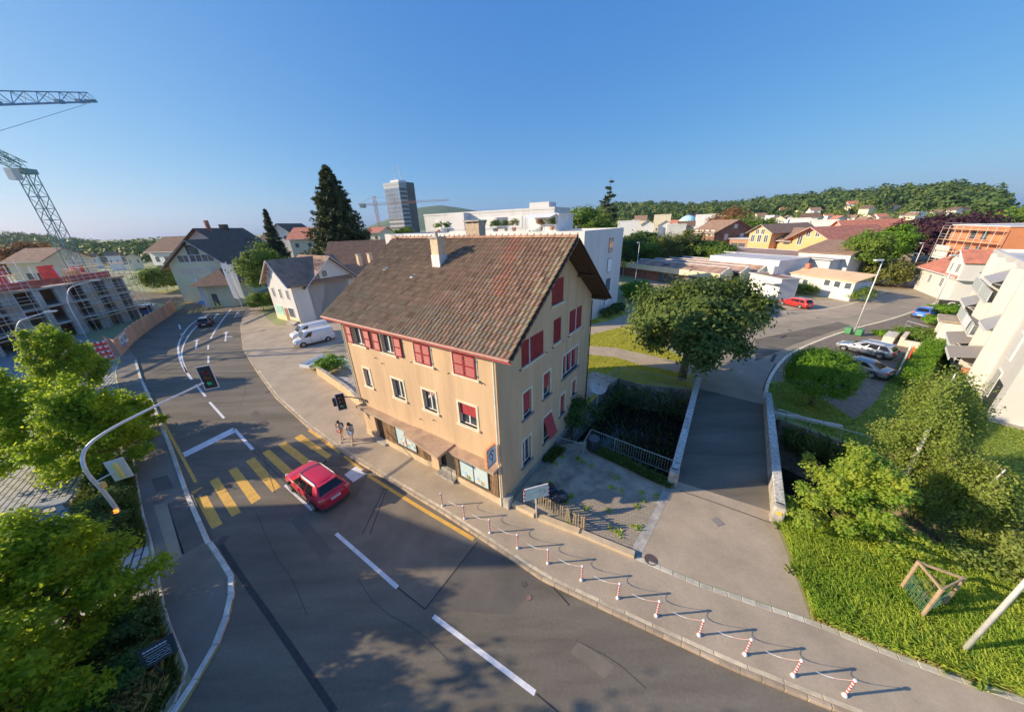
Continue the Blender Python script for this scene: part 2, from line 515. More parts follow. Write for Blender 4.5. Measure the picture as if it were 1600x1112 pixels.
# ------------------------------------------------------------------ pavements
back = [(14.0, 5.45), (12.8, 6.0), (11, 7.0), (7.7, 8.4), (5.2, 9.8), (2.8, 11.0), (-.3, 13.2), (-10.6, 20.4), (-12.0, 22.7), (-16.9, 27.9), (-20.7, 31.8), (-24, 37.5), (-22, 47), (-28, 52), (-38.5, 50.6), (-45, 57), (-51.5, 65.2)]
inner = [(p[0] + q[0], p[1] + q[1]) for p, q in zip(KR[1:], [(.07, .10)] * 20)]
pave = S(sheet('pavement', [(22, 2.0)] + back + [(-52.9, 65.2)] + inner[::-1] + [(16, 2.2)], 0.004, pave_m))
kr_in = [Vector((p[0], p[1], 0)) for p in KR]
def kerb_run(pts, name, ln=1.0, wd=.24, ztop=.03, zbot=-.14, tint=None, off=0.0, group=None):
    root = bpy.data.objects.new(name, None); col.objects.link(root); S(root)
    pp = resample([Vector((p[0], p[1], 0)) for p in pts], ln)
    b = MB(kerb_m); b.box(-ln / 2 + .008, ln / 2 - .008, -wd / 2, wd / 2, zbot, ztop)
    me = None
    for i in range(len(pp) - 1):
        a, c = pp[i], pp[i + 1]
        if me is None:
            o = b.build('kerb_stone', root); bevel(o, .015, 1); me = o.data
        else:
            o = link('kerb_stone', me, root); bevel(o, .015, 1)
        d = c - a
        n = Vector((-d.y, d.x, 0)).normalized()
        o.location = (a + c) / 2 + n * off + Vector((0, 0, random.uniform(-.006, .006) if ztop > .015 else 0))
        o.rotation_euler = (0, 0, math.atan2(d.y, d.x) + random.uniform(-.008, .008))
        o.scale = (d.length / ln, 1, 1)
        t = random.uniform(.8, 1.15)
        tn = tint or (1, 1, 1)
        o.color = (tn[0] * t, tn[1] * t, tn[2] * t, 1)
    return root
kerb_run([(p[0] + .03, p[1] + .045) for p in KR], 'kerb', .6, .13, .012, tint=(.92, .82, .74))
kerb_run([(p[0] + .13, p[1] + .185) for p in KR[:12]], 'gutter_course', 1.0, .15, .012, tint=(1.1, 1.08, .98))
kerb_run([(p[0] - .1, p[1]) for p in KL[1:8]], 'kerb', 1.0, .2, .03, tint=(1.3, 1.45, 1.7))
kerb_run([(p[0] - .08, p[1] - .08) for p in KL[7:]], 'kerb', 1.0, .2, .03, tint=(1.15, 1.25, 1.35))
kerb_run([(5.35, 9.72), (7.7, 8.4), (11, 7.0), (12.8, 6.0), (14.3, 5.3), (22, 2.0)], 'pavement_edge', .5, .22, .016, tint=(1.0, 1.08, 1.1))
# left pavement, lighter slabs along it and the plaza of pale pavers
SWL = [(-11.5, 6.0), (-14.4, 8.0), (-18.4, 11.3), (-21.0, 13.3), (-26.3, 17.7), (-32.1, 22.6), (-39.8, 28.7), (-45.8, 33.7), (-53.9, 41.6)]
lpave = S(sheet('left_pavement', [(-11.7, 3)] + SWL + [(-53.8, 42), (-47.8, 37.8)] + [(p[0] - .2, p[1] - .1) for p in KL[::-1][1:-2]] + [(-11.7, 3.2)], .004, mat('left_pavement_asphalt', (.115, .10, .08), .92, .2, .5, .35, 80)))
def pat(px, m, z, parent, name='asphalt_patch'):
    return mark(name, px, m, z, parent)
pat([(236, 748), (262, 742), (271, 762), (243, 768)], asphalt_new, .006, lpave)
pat([(240, 790), (262, 784), (288, 866), (268, 880)], street_m, .006, lpave)
pat([(263, 786), (300, 768), (328, 840), (285, 866)], asphalt_new, .006, lpave)
pline('tar_seam', [(262, 786), (285, 866), (328, 842)], .04, tar, .008, lpave, 0)
grate(250, 780, .6, 0, 0, .006, lpave, True, mat('rust_cover', (.10, .07, .06), .8, .3, 6), 'manhole_cover')
# plaza: pale pavers in courses with open joints (colour and joint relief over a real slab)
def paver_mat(name, c, bw, bh, rot, joint=(.06, .06, .06), ms=.03, bias=.25):
    m = mat(name, c, .85, .12, 3, 0)
    n, l = m.node_tree.nodes, m.node_tree.links
    br = n.new('ShaderNodeTexBrick')
    br.inputs['Scale'].default_value = 1
    br.inputs['Brick Width'].default_value, br.inputs['Row Height'].default_value = bw, bh
    br.inputs['Mortar Size'].default_value = ms
    br.inputs['Color1'].default_value = (*[k * (1 - bias) for k in c], 1)
    br.inputs['Color2'].default_value = (*[k * (1 + bias) for k in c], 1)
    br.inputs['Mortar'].default_value = (*joint, 1)
    g = n.new('ShaderNodeNewGeometry'); mp = n.new('ShaderNodeMapping')
    mp.inputs['Rotation'].default_value = (0, 0, rot)
    l.new(g.outputs['Position'], mp.inputs[0]); l.new(mp.outputs[0], br.inputs[0])
    l.new(br.outputs['Color'], n['Principled BSDF'].inputs['Base Color'])
    bp = n.new('ShaderNodeBump'); bp.inputs['Distance'].default_value = .02; bp.invert = True
    l.new(br.outputs['Fac'], bp.inputs['Height']); l.new(bp.outputs[0], n['Principled BSDF'].inputs['Normal'])
    return m
plaza_m = paver_mat('pale_pavers', (.50, .50, .49), .9, .3, R(-38 + 90), (.08, .08, .085), .035, .08)
plaza = S(sheet('plaza_paving', [(-11.7, -4), (-11.7, 5.8)] + [(p[0] - .1, p[1] - .1) for p in SWL] + [(-75, 52), (-90, 20), (-40, -20)], .002, plaza_m))
kerb_run([(-11.55, 4.2)] + SWL, 'plaza_edging', 1.2, .09, .02, tint=(1.1, 1.15, 1.2))
# ------------------------------------------------------------------ right of the house: yard, driveway, bridge and streets
yard_m = paver_mat('yard_blocks', (.42, .35, .26), .3, .15, R(20), (.29, .24, .18), .012, .08)
yard = S(sheet('yard', [(-.45, 12.75), (5.3, 9.95), (8.9, 13.9), (8.8, 14.5), (5.0, 18.1), (2.5, 17.6)], .008, mat('yard_concrete', (.195, .162, .118), .95, .45, .9, .6, 20)))
sheet('block_paving', [(2.0, 11.8), (5.25, 10.15), (7.6, 12.6), (4.6, 13.9)], .012, yard_m, yard)
drive = S(sheet('driveway', [(5.35, 9.85), (7.7, 8.55), (11.0, 7.15), (11.75, 8.7), (12.7, 10.9), (13.2, 11.9), (9.2, 14.3)], .006, pave_m))
strip('gully', [(5.35, 9.9), (7.3, 12.1), (9.0, 14.0)], .45, .011, conc_old, drive)
strip('tar_seam', [at(1062, 766), at(1120, 786), at(1203, 816)], .05, .012, tar, drive)
grate(1017, 874, .55, 0, 0, .01, drive, True, name='manhole_cover'); grate(1121, 815, .4, .4, .3, .01, drive, m=mat('pale_cover', (.15, .13, .115), .9, .2, 8), name='manhole_cover')
bridge = S(sheet('bridge_deck', [(9.2, 14.3), (13.2, 11.9), (20.4, 21.9), (16.6, 25.1)], .004, asphalt, depth=.45))
D3 = [(16.6, 25.1), (20.4, 21.9), (21.4, 23.1), (23.7, 25.9), (27.2, 29.3), (32.2, 33.3), (43.8, 39.1), (55.8, 43.8), (75.7, 53.5), (81, 54), (98, 66), (170, 112), (190, 138), (172, 140), (132, 112), (92, 78), (78.4, 66.5), (59.1, 54.6), (52, 60), (44.8, 59.5), (29.8, 55), (22, 49), (17.3, 41), (19.6, 31.6)]
street = S(sheet('street', D3, .004, street_m))
for px, m in (([(1110, 505), (1165, 468), (1330, 470), (1335, 480), (1180, 487)], pave_m), ([(1175, 505), (1330, 495), (1420, 462), (1400, 458), (1260, 488)], pave_m), ([(1180, 565), (1240, 538), (1330, 508), (1310, 503), (1180, 530)], asphalt)):
    _zp = globals().get('_zp', .006) + .0012; mark('asphalt_patch', px, m, _zp, street)
for q in ([(1185, 452), (1192, 480)], [(1209, 462), (1222, 487)], [(1270, 462), (1292, 478)]):
    pline('bay_line', q, .1, yellow_p, .012, street, 0)
for q in ([(1233, 488), (1245, 490)], [(1274, 496), (1282, 497)], [(1220, 528), (1229, 524)], [(1205, 565), (1212, 553)], [(1345, 508), (1352, 509)], [(1232, 515), (1237, 517)], [(1345, 478), (1352, 480)]):
    pline('tar_seam', q, .3, tar, .0125, street, 0)
pline('tyre_mark', [(1212, 568), (1200, 588), (1192, 610)], .1, tar, .0125, street, 1)
pline('kerb_line', [(1196, 622), (1199, 597), (1215, 570), (1240, 547), (1320, 516), (1400, 497), (1475, 468)], .25, kerb_m, .016, street, 2).color = (1.5, 1.5, 1.45, 1)
pline('kerb_line', [(1172, 488), (1260, 487), (1310, 480), (1345, 470), (1385, 455)], .2, kerb_m, .016, street, 2).color = (1.5, 1.5, 1.45, 1)
# block-paved forecourt with the parked cars, then lawns and paths
fore = S(sheet('forecourt', [tuple(at(x, y))[:2] for x, y in ((1200, 595), (1216, 571), (1241, 548), (1321, 517), (1400, 498), (1470, 476), (1487, 505), (1425, 535), (1395, 580), (1370, 625), (1335, 655), (1290, 626), (1232, 596))][::-1], .006, paver_mat('red_block_paving', (.36, .29, .22), .24, .12, R(35), (.07, .06, .05), .012, .2)))
garden = S(sheet('lawn', [(20.4, 20.2), (21.5, 23.1), (23.4, 25.5), (27.5, 27), (34.5, 26), (40.8, 30.0), (47.3, 34.3), (50, 33), (60, 24), (70, 6), (40, 4), (34, 6.3), (26.6, 10.2), (24.1, 13.2), (22.5, 16.6)], .0025, lawn_g))
lawn2 = S(sheet('lawn', [(5.9, 22.6), (10.3, 27.8), (12, 26.4), (16.3, 25), (18.9, 31.6), (16.8, 41), (21, 49), (14, 60), (5, 46), (4, 30)], .005, lawn_m))
def path(px, m=pave_m, z=.009):
    return mark('footpath', px, m, z, lawn2)
path([(905, 556), (918, 555), (995, 560), (1010, 575), (920, 585), (905, 570)][:0] or [(912, 553), (960, 558), (1010, 572), (1080, 585), (1090, 572), (1020, 556), (960, 543), (912, 540)])
path([(918, 508), (955, 500), (985, 488), (992, 470), (1010, 470), (1008, 495), (975, 510), (918, 524)])
path([(985, 470), (1000, 430), (1060, 450), (1110, 500), (1060, 530), (1010, 505)], z=.012)
leftlot = S(sheet('forecourt_left', [(-20.9, 32.3), (-17.5, 28.7), (-8, 36), (-8, 60), (-24, 66), (-38, 66), (-38.2, 51), (-27, 52.6), (-22, 47.6), (-23.6, 38)], .005, street_m))
# ------------------------------------------------------------------ walls with openings, windows
class WB(MB):
    """builder in wall coordinates (along, out, up), mapped into the building's own axes"""
    def __init__(s, tf, *m):
        MB.__init__(s, *m); s.tf = tf
    def build(s, name, parent=None, **k):
        s.v = [tuple(s.tf(*p)) for p in s.v]
        k['fix'] = True
        return MB.build(s, name, parent, **k)
def wframe(o, d, n):
    o, d, n = Vector(o), Vector(d), Vector(n)
    return lambda a, y, z: o + d * a + n * y + Vector((0, 0, z))
glass_d = mat('dark_glass', (.025, .03, .035), .06, 0, spec=.9)
glass_b = mat('sky_glass', (.06, .08, .10), .05, .3, .4, spec=1.0)
white_f = mat('white_window_frame', (.62, .61, .58), .5, .08, 5)
stone_f = mat('pale_stone_surround', (.40, .33, .25), .85, .15, 3, .2, 40)
red_sh = mat('red_shutter_paint', (.165, .018, .022), .55, .16, 3, .1, 40)
red_bl = mat('red_roller_blind', (.215, .03, .034), .6, .1, 3)
iron_d = mat('dark_iron', (.03, .028, .028), .5, .2, 8)
galv = mat('galvanised_steel', (.36, .38, .39), .45, .15, 5, metal=.35)
wood_dk = mat('dark_timber', (.045, .026, .016), .8, .3, 4, .3, 20)
def wall_part(name, tf, poly, holes, m, parent, depth=.16):
    P, F = fill2d(poly, [[(h[0], h[2]), (h[1], h[2]), (h[1], h[3]), (h[0], h[3])] for h in holes])
    b = WB(tf, m)
    b.add([(p[0], 0, p[1]) for p in P], F)
    for a0, a1, z0, z1 in holes:
        lp = [(a0, z0), (a1, z0), (a1, z1), (a0, z1)]
        b.add([(p[0], 0, p[1]) for p in lp] + [(p[0], -depth - .08, p[1]) for p in lp], [[i, (i + 1) % 4, 4 + (i + 1) % 4, 4 + i] for i in range(4)])
    o = b.build(name, parent)
    return o
def hwin(tf, a0, a1, z0, z1, parent, blind=0.0, n=2, surround=True, fr=white_f, sill_m=None, deep=.14, label=None, glass=glass_d, open_=False):
    wd = .055
    b = WB(tf, fr)
    y0, y1 = -deep - .05, -deep
    b.box(a0, a0 + wd, y0, y1, z0, z1); b.box(a1 - wd, a1, y0, y1, z0, z1)
    b.box(a0 + wd, a1 - wd, y0, y1, z0, z0 + wd); b.box(a0 + wd, a1 - wd, y0, y1, z1 - wd, z1)
    for i in range(1, n):
        c = lerp(a0, a1, i / n); b.box(c - .045, c + .045, y0, y1 + .012, z0 + wd, z1 - wd)
    w_ = b.build('window', parent)
    if label: w_['label'] = label
    for i in range(n):
        p0, p1 = lerp(a0, a1, i / n) + wd, lerp(a0, a1, (i + 1) / n) - wd
        WB(tf, glass).box(p0, p1, -deep - .035, -deep - .022, z0 + wd, z1 - wd).build('pane', w_)
    if surround:
        g = .13
        for q in ((a0 - g, a0, z0, z1 + g), (a1, a1 + g, z0, z1 + g), (a0, a1, z1, z1 + g)): WB(tf, stone_f).box(q[0], q[1], -.03, .03, q[2], q[3]).build('surround', w_)
        WB(tf, sill_m or stone_f).box(a0 - g - .05, a1 + g + .05, -.12, .11, z0 - .12, z0).build('sill', w_)
    if blind > 0:
        q = WB(tf, red_bl); zb = z1 - (z1 - z0) * blind; k = max(2, int((z1 - zb) / .07))
        for i in range(k):
            q.box(a0 + .01, a1 - .01, -deep + .018, -deep + .034 + (.006 if i % 2 else 0), lerp(zb, z1, i / k), lerp(zb, z1, (i + 1) / k) - .006)
        q.build('roller_blind', w_)
    return w_
def shutter(tf, a0, a1, z0, z1, y, parent, louvre=True, ang=0.0, name='shutter'):
    b = WB(tf, red_sh); t = .045; wd = .06
    b.box(a0, a0 + wd, y, y + t, z0, z1); b.box(a1 - wd, a1, y, y + t, z0, z1)
    for z in (z0, (z0 + z1) / 2 - wd / 2, z1 - wd):
        b.box(a0 + wd, a1 - wd, y, y + t, z, z + wd)
    if louvre:
        k = int((z1 - z0) / .085)
        for i in range(k):
            z = z0 + wd + (z1 - z0 - 2 * wd) * (i + .2) / k
            b.add([(a0 + wd, y + .005, z + .055), (a1 - wd, y + .005, z + .055), (a1 - wd, y + t, z), (a0 + wd, y + t, z),
                   (a0 + wd, y, z + .045), (a1 - wd, y, z + .045), (a1 - wd, y + t - .008, z - .01), (a0 + wd, y + t - .008, z - .01)],
                  [(0, 1, 2, 3), (7, 6, 5, 4), (0, 4, 5, 1), (2, 6, 7, 3)])
    else:
        b.box(a0 + wd, a1 - wd, y + .008, y + t - .012, z0 + wd, z1 - wd)
        for k in (.25, .5, .75): c = lerp(a0, a1, k); b.box(c - .012, c + .012, y + .008, y + t + .004, z0 + wd, z1 - wd)
    o = b.build(name, parent)
    for z in (z0 + .18, z1 - .18):
        WB(tf, iron_d).box(a0 - .05, a0 + .02, y + t, y + t + .015, z - .03, z + .03).build('hinge', o)
    return o
# ------------------------------------------------------------------ the yellow corner house
HW, HD, ZE, ZR_ = 12.6, 11.4, 9.17, 13.46
OE, GR, GL = .64, 1.15, .85
U_ = Vector((-.824, .566, 0))
house = thing('corner_house', 'yellow rendered corner house with red shutters and a broad brown tiled roof', 'house', (-.67, 12.87, 0), math.atan2(.824, .566))
yel = mat('yellow_render', (.312, .218, .132), .92, .15, .9, .25, 40, stretch=(0, 1.2, 1.2, .16), speck=.05)
beige = mat('beige_plinth', (.30, .235, .15), .9, .2, 1.5, .3, 30)
FR = wframe((0, 0, 0), (0, 1, 0), (-1, 0, 0))
GA = wframe((0, 0, 0), (1, 0, 0), (0, -1, 0))
BK = wframe((HD, 0, 0), (0, 1, 0), (1, 0, 0))
GB = wframe((0, HW, 0), (1, 0, 0), (0, 1, 0))
slope = (ZR_ - ZE) / (HD / 2 + OE)
zw = ZE + OE * slope - .16                 # wall head under the roof boards
zr_ = ZR_ - .16
fw = [(10.5, 11.2, 4.45, 5.75), (7.15, 8.2, 4.45, 5.75), (4.42, 5.45, 4.45, 5.75), (1.5, 2.7, 4.45, 5.75)]
f2 = [(10.3, 11.45, 7.4, 8.55), (7.4, 8.5, 7.4, 8.55), (4.35, 5.55, 7.4, 8.55), (1.3, 2.7, 7.4, 8.55)]
shop_holes = [(10.25, 11.25, .12, 2.2), (3.45, 5.0, .02, 2.35)]
wall_part('front_wall', FR, [(0, 0), (HW, 0), (HW, zw), (0, zw)], fw + f2 + shop_holes, yel, house)
g2 = [(2.0, 4.3, 7.5, 8.85), (5.5, 6.5, 7.6, 9.05), (7.7, 9.7, 7.6, 9.05)]
g1 = [(2.05, 2.9, 4.4, 5.95), (4.3, 5.15, 4.55, 6.1), (6.9, 9.35, 4.75, 6.3)]
g0 = [(1.9, 2.8, 1.25, 2.95), (4.35, 5.3, 1.3, 3.1), (6.7, 7.4, 2.0, 3.5), (8.6, 9.2, 2.6, 3.75)]
ga_h = [(5.2, 6.7, 9.95, 11.35)]
wall_part('gable_wall', GA, [(0, 0), (HD, 0), (HD, zw), (HD / 2, zr_), (0, zw)], g2 + g1 + g0 + ga_h, yel, house)
wall_part('back_wall', BK, [(0, -3), (HW, -3), (HW, zw), (0, zw)], [], yel, house)
wall_part('far_gable_wall', GB, [(0, 0), (HD, 0), (HD, zw), (HD / 2, zr_), (0, zw)], [], yel, house)
MB(mat('interior_dark', (.02, .018, .016), .9, 0)).box(.3, HD - .2, .3, HW - .2, .05, zw - .2).build('interior', house)
for (a0, a1, z0, z1), bl in zip(fw, (.12, .1, .13, .55)):
    w_ = hwin(FR, a0, a1, z0, z1, house, bl, 2)
    cu = WB(FR, mat('net_curtain', (.42, .38, .32), .9, .3, 9))
    cu.box(lerp(a0, a1, .62), a1 - .06, -.21, -.2, z0 + .06, z1 - .06); cu.build('curtain', w_)
for i, (a0, a1, z0, z1) in enumerate(f2):
    w_ = hwin(FR, a0, a1, z0, z1, house, 0, 2, surround=False)
    for q in ((a0 - .12, a0), (a1, a1 + .12)): WB(FR, stone_f).box(*q, -.03, .025, z0, z1 + .1).build('surround', w_)
    WB(FR, stone_f).box(a0 - .2, a1 + .2, -.1, .1, z0 - .11, z0).build('sill', w_)
    if i >= 2:
        m_ = (a0 + a1) / 2
        shutter(FR, a0 - .02, m_ - .005, z0 + .01, z1, .03, house); shutter(FR, m_ + .005, a1 + .02, z0 + .01, z1, .03, house)
for a0, a1 in ((11.5, 12.12), (9.55, 10.2), (8.62, 9.28), (6.62, 7.28)):
    shutter(FR, a0, a1, 7.42, 8.55, .05, house)
for k, (a0, a1, z0, z1) in enumerate(g2 + ga_h):
    b = WB(GA, stone_f); b.box(a0 - .12, a1 + .12, -.02, .1, z0 - .1, z0).build('sill', house)
    n = (3, 2, 2, 2)[k]
    for i in range(n):
        shutter(GA, lerp(a0, a1, i / n) + .012, lerp(a0, a1, (i + 1) / n) - .012, z0, z1, -.06, house, louvre=False)
    if k in (0, 2):
        WB(GA, white_f).box(lerp(a0, a1, (.34, 0, .5)[k]) - .03, lerp(a0, a1, (.34, 0, .5)[k]) + .03, -.02, .03, z0, z1).build('shutter_post', house)
sill_g = mat('grey_sill', (.13, .12, .115), .85, .2, 4)
for k, (a0, a1, z0, z1) in enumerate(g1 + g0):
    w_ = hwin(GA, a0, a1, z0, z1, house, (.85, .68, 0, .12, .15, .95, .95)[k], 3 if k == 2 else 1 + (k == 3), sill_m=sill_g)
    if k == 2:
        for c0, c1 in ((7.25, 7.6), (7.9, 8.4), (8.75, 9.25)):
            WB(GA, mat('red_curtain', (.28, .045, .04), .85, .3, 6)).add([(c0, -.13, z1 - .06), (c1, -.13, z1 - .06), (c1, -.13, z0 + .1), (lerp(c0, c1, .6), -.13, z0 + .06)], [(0, 1, 2, 3)]).build('curtain', w_)
aw = WB(GA, red_bl); aw.add([(4.32, .04, 3.1), (5.33, .04, 3.1), (5.33, .5, 1.75), (4.32, .5, 1.75), (4.32, .02, 3.1), (5.33, .02, 3.1), (5.33, .48, 1.73), (4.32, .48, 1.73)], [(0, 1, 2, 3), (7, 6, 5, 4), (2, 3, 7, 6), (0, 3, 7, 4), (1, 2, 6, 5)])
aw.build('drop_awning', house)
for s_ in (4.4, 5.25):
    WB(GA, iron_d).tube([(s_, .0, 2.2), (s_, .48, 1.75)], .012, 6).build('awning_arm', house)
WB(GA, mat('grey_plinth', (.16, .15, .14), .9, .3, 2, .3, 20)).box(.0, HD, -.05, .04, -.05, .38).build('plinth', house)
WB(GA, conc_old).box(-.12, .35, -.02, .32, 0, .62).build('corner_stone', house)
# shop front: beige plinth, brown vertical battens, display windows, canopy
slat_m = mat('brown_battens', (.14, .088, .05), .75, .3, 3, .2, 40, island=.25)
def shop_line(a, kind):
    return .12
for q in ((-.02, 3.4, .1, .5), (6.2, 10.2, .1, .5), (11.3, HW, .06, .45)): WB(FR, beige).box(q[0], q[1], -.04, q[2], -.05, q[3]).build('plinth', house)
pl = WB(FR, beige)
arc = [(5.05 + 1.15 * (1 - math.cos(t)), .14 - 1.0 * (1 - math.sin(t)) + 0, 0) for t in np.linspace(0, PI / 2, 9)]
q = [(p[0], p[1] - .04, 0) for p in arc]
pl.prism([(p[0], p[1]) for p in q] + [(6.2, -.6), (5.05, -.95)], -.05, .5)
pl.build('plinth', house)
sl = WB(FR, slat_m)
a = .32
while a < 3.36:
    sl.box(a, a + .075, .06, .115, .5, 2.52); a += .105
a = 6.22
while a < 10.15:
    sl.box(a, a + .075, .06, .115, .5, 2.52); a += .105
for i in range(len(arc) * 2 - 2):
    t = (i + .5) / (len(arc) * 2 - 2) * PI / 2
    x, y = 5.05 + 1.15 * (1 - math.cos(t)), .1 - 1.0 * (1 - math.sin(t))
    sl.box(x - .035, x + .035, y - .05, y + .03, .5, 2.52)
so = sl.build('battens', house); so['kind'] = 'stuff'
for q in ((.25, 3.42, .0, .06, .5, 2.52), (6.2, 10.22, .0, .06, .5, 2.52), (3.42, 3.48, -1.3, .08, 0, 2.5), (5.0, 5.06, -1.3, -.9, 0, 2.5), (3.48, 5.0, -1.4, -1.3, .45, 2.5)): WB(FR, mat('brown_panel', (.075, .05, .032), .8, .2, 4)).box(*q).build('shop_panel', house)
for i in range(3):
    WB(FR, conc_old).box(3.5, 4.99, -1.3, .35 - i * .42, .0 if i == 0 else .16 * i + .02, .16 * (i + 1) + .02).build('step', house)
WB(FR, mat('shop_door', (.05, .04, .035), .4, .2, 3)).box(3.7, 4.8, -1.29, -1.24, .5, 2.4).build('shop_door', house)
WB(FR, iron_d).tube([(3.62, .3, .15), (3.62, .3, .95), (3.62, -.5, 1.4)], .02, 6).build('handrail', house)
dr = WB(FR, mat('black_door', (.018, .016, .015), .4, .2, 3)).box(10.3, 11.2, -.2, -.14, .1, 2.15).build('entrance_door', house)
WB(FR, galv).box(10.4, 10.46, -.14, -.09, .9, 1.3).build('handle', dr)
WB(FR, conc_old).box(10.1, 11.35, -.1, .32, 0, .13).build('doorstep', house)
# window displays: pale blue printed film with reef motifs
film = mat('pale_blue_film', (.20, .34, .36), .25, .35, 1.1, spec=.6, c2=(.34, .46, .46))
def display(a0, a1, z0, z1, seed):
    rn = random.Random(seed)
    b = WB(FR, iron_d)
    b.box(a0, a0 + .05, .11, .17, z0, z1); b.box(a1 - .05, a1, .11, .17, z0, z1); b.box(a0 + .05, a1 - .05, .11, .17, z0, z0 + .05); b.box(a0 + .05, a1 - .05, .11, .17, z1 - .05, z1)
    w_ = b.build('display_window', house)
    WB(FR, film).box(a0 + .05, a1 - .05, .12, .14, z0 + .05, z1 - .05).build('pane', w_)
    cols = [(.5, .22, .12), (.05, .05, .05), (.5, .42, .36), (.10, .16, .05), (.55, .40, .34), (.16, .26, .36), (.40, .12, .07), (.5, .5, .47)]
    for i in range(22):
        r_ = rn.uniform(.05, .14); cx = rn.uniform(a0 + .2, a1 - .2); cz = z0 + .18 + abs(rn.gauss(0, .2)) * (1 if cx < (a0 + a1) / 2 else .8)
        if cz + r_ > z1 - .1: continue
        c = WB(FR, mat('print_%d' % (i % 8), cols[i % 8], .4, .3, 8))
        k = rn.randint(7, 10)
        c.add([(cx + r_ * rn.uniform(.6, 1.15) * math.cos(2 * PI * j / k), .1415 + i * .0002, cz + r_ * rn.uniform(.6, 1.1) * math.sin(2 * PI * j / k)) for j in range(k)], [list(range(k))])
        c.build('print', w_)
    for i in range(3):
        c = WB(FR, mat('print_text', (.55, .6, .58), .5, 0)); zz = z1 - .22 - i * .12
        c.box(a0 + .25, lerp(a0, a1, .55 + .1 * i), .1405, .1412, zz, zz + .035); c.build('print', w_)
    WB(FR, iron_d).box(lerp(a0, a1, .5) - .012, lerp(a0, a1, .5) + .012, .141, .165, z0 + .05, z1 - .05).build('mullion', w_)
display(.9, 3.05, .72, 2.12, 1); display(6.75, 8.75, .72, 2.12, 5)
cpy = MB(mat('canopy_top', (.215, .155, .11), .9, .3, 1.2, .4, 25))
for q, z in (([(.15, .0), (.15, .62), (3.35, .62), (3.35, .0)], 2.52), ([(3.37, -.9), (3.37, 1.35), (6.7, .95), (6.7, -.2)], 2.6), ([(6.72, .0), (6.72, .55), (12.4, .5), (12.4, .0)], 2.52)): WB(FR, cpy.mats[0]).prism(q, z, z + .16).build('canopy', house)
# hanging sign box with a long-legged bird
sg = WB(FR, mat('sign_case', (.42, .17, .085), .6, .15, 3)).box(.26, .48, .12, .86, 3.0, 4.15).build('projecting_sign', house)
bevel(sg, .05, 2)
SG = lambda x, z, e=0: (.255 - e, x, z)
sf = WB(FR, mat('sign_face', (.58, .57, .54), .5, .06, 3)); sf.add([SG(.16, 3.05), SG(.82, 3.05), SG(.82, 4.0), SG(.7, 4.1), SG(.28, 4.1), SG(.16, 4.0)], [(0, 1, 2, 3, 4, 5)]).build('sign_face', sg)
bird = WB(FR, iron_d)
def curve2(pts, wd, b):
    pts = smooth_line([Vector((p[0], p[1], 0)) for p in pts], 3); l, r = ribbon(pts, wd); n = len(pts)
    b.add([SG(p.x, p.y, .006) for p in l] + [SG(p.x, p.y, .006) for p in r], [[i, i + 1, n + i + 1, n + i] for i in range(n - 1)])
curve2([(.50, 3.42), (.44, 3.6), (.50, 3.75), (.62, 3.85), (.55, 3.98), (.42, 3.95), (.38, 3.8)], .06, bird)
curve2([(.62, 3.85), (.70, 3.80), (.74, 3.70)], .07, bird); curve2([(.50, 3.42), (.60, 3.5), (.66, 3.62)], .05, bird); curve2([(.50, 3.42), (.48, 3.3), (.50, 3.2)], .035, bird)
for k, s_ in enumerate((.24, .34, .44, .54, .64, .72)):
    curve2([(s_, 3.1), (s_ + .02, 3.18 + .03 * (k % 2)), (s_ + .05, 3.1)], .022, bird)
bird.build('emblem', sg)
# downpipes, brackets, gutter
pipe_m = mat('pale_pipe', (.42, .36, .29), .5, .15, 4)
WB(FR, pipe_m).tube([(.16, .3, ZE - .05), (.16, .1, ZE - .4), (.16, .1, .7), (.16, .13, .02)], .05, 8).build('downpipe', house)
WB(FR, pipe_m).tube([(HW - .1, .3, ZE - .05), (HW - .1, .08, ZE - .4), (HW - .1, .08, 2.8)], .05, 8).build('downpipe', house)
WB(GA, iron_d).tube([(HD - .1, .1, ZE - .1), (HD - .1, .08, -.1)], .045, 8).build('downpipe', house)
gut_m = mat('painted_gutter', (.21, .11, .09), .5, .25, 4)
MB(gut_m).tube([(-OE - .06, -GR, ZE - .06), (-OE - .06, HW + GL, ZE - .06)], .075, 8).build('gutter', house)
MB(mat('red_fascia', (.36, .05, .045), .6, .2, 3)).box(-OE + .02, -OE + .05, -GR, HW + GL, ZE - .24, ZE - .02).build('fascia', house)
for a in [.55 + .9 * i for i in range(14)]:
    WB(FR, iron_d).tube([(a, .02, 6.6 + .0 * a), (a, .07, 6.6)], .012, 5).build('wall_hook', house) if a in () else None
for (a, z) in ((.9, 7.3), (3.1, 7.3), (4.0, 7.3), (5.95, 7.3), (8.8, 6.6), (4.8, 3.9), (6.0, 3.55), (9.4, 6.85)):
    WB(FR, iron_d).box(a - .02, a + .02, 0, .12, z - .02, z + .02).build('shutter_catch', house)
for a in (1.8, 4.55, 5.35, 6.65, 7.55, 9.85):
    WB(GA, iron_d).box(a - .02, a + .02, 0, .14, 7.42, 7.46).build('shutter_catch', house)
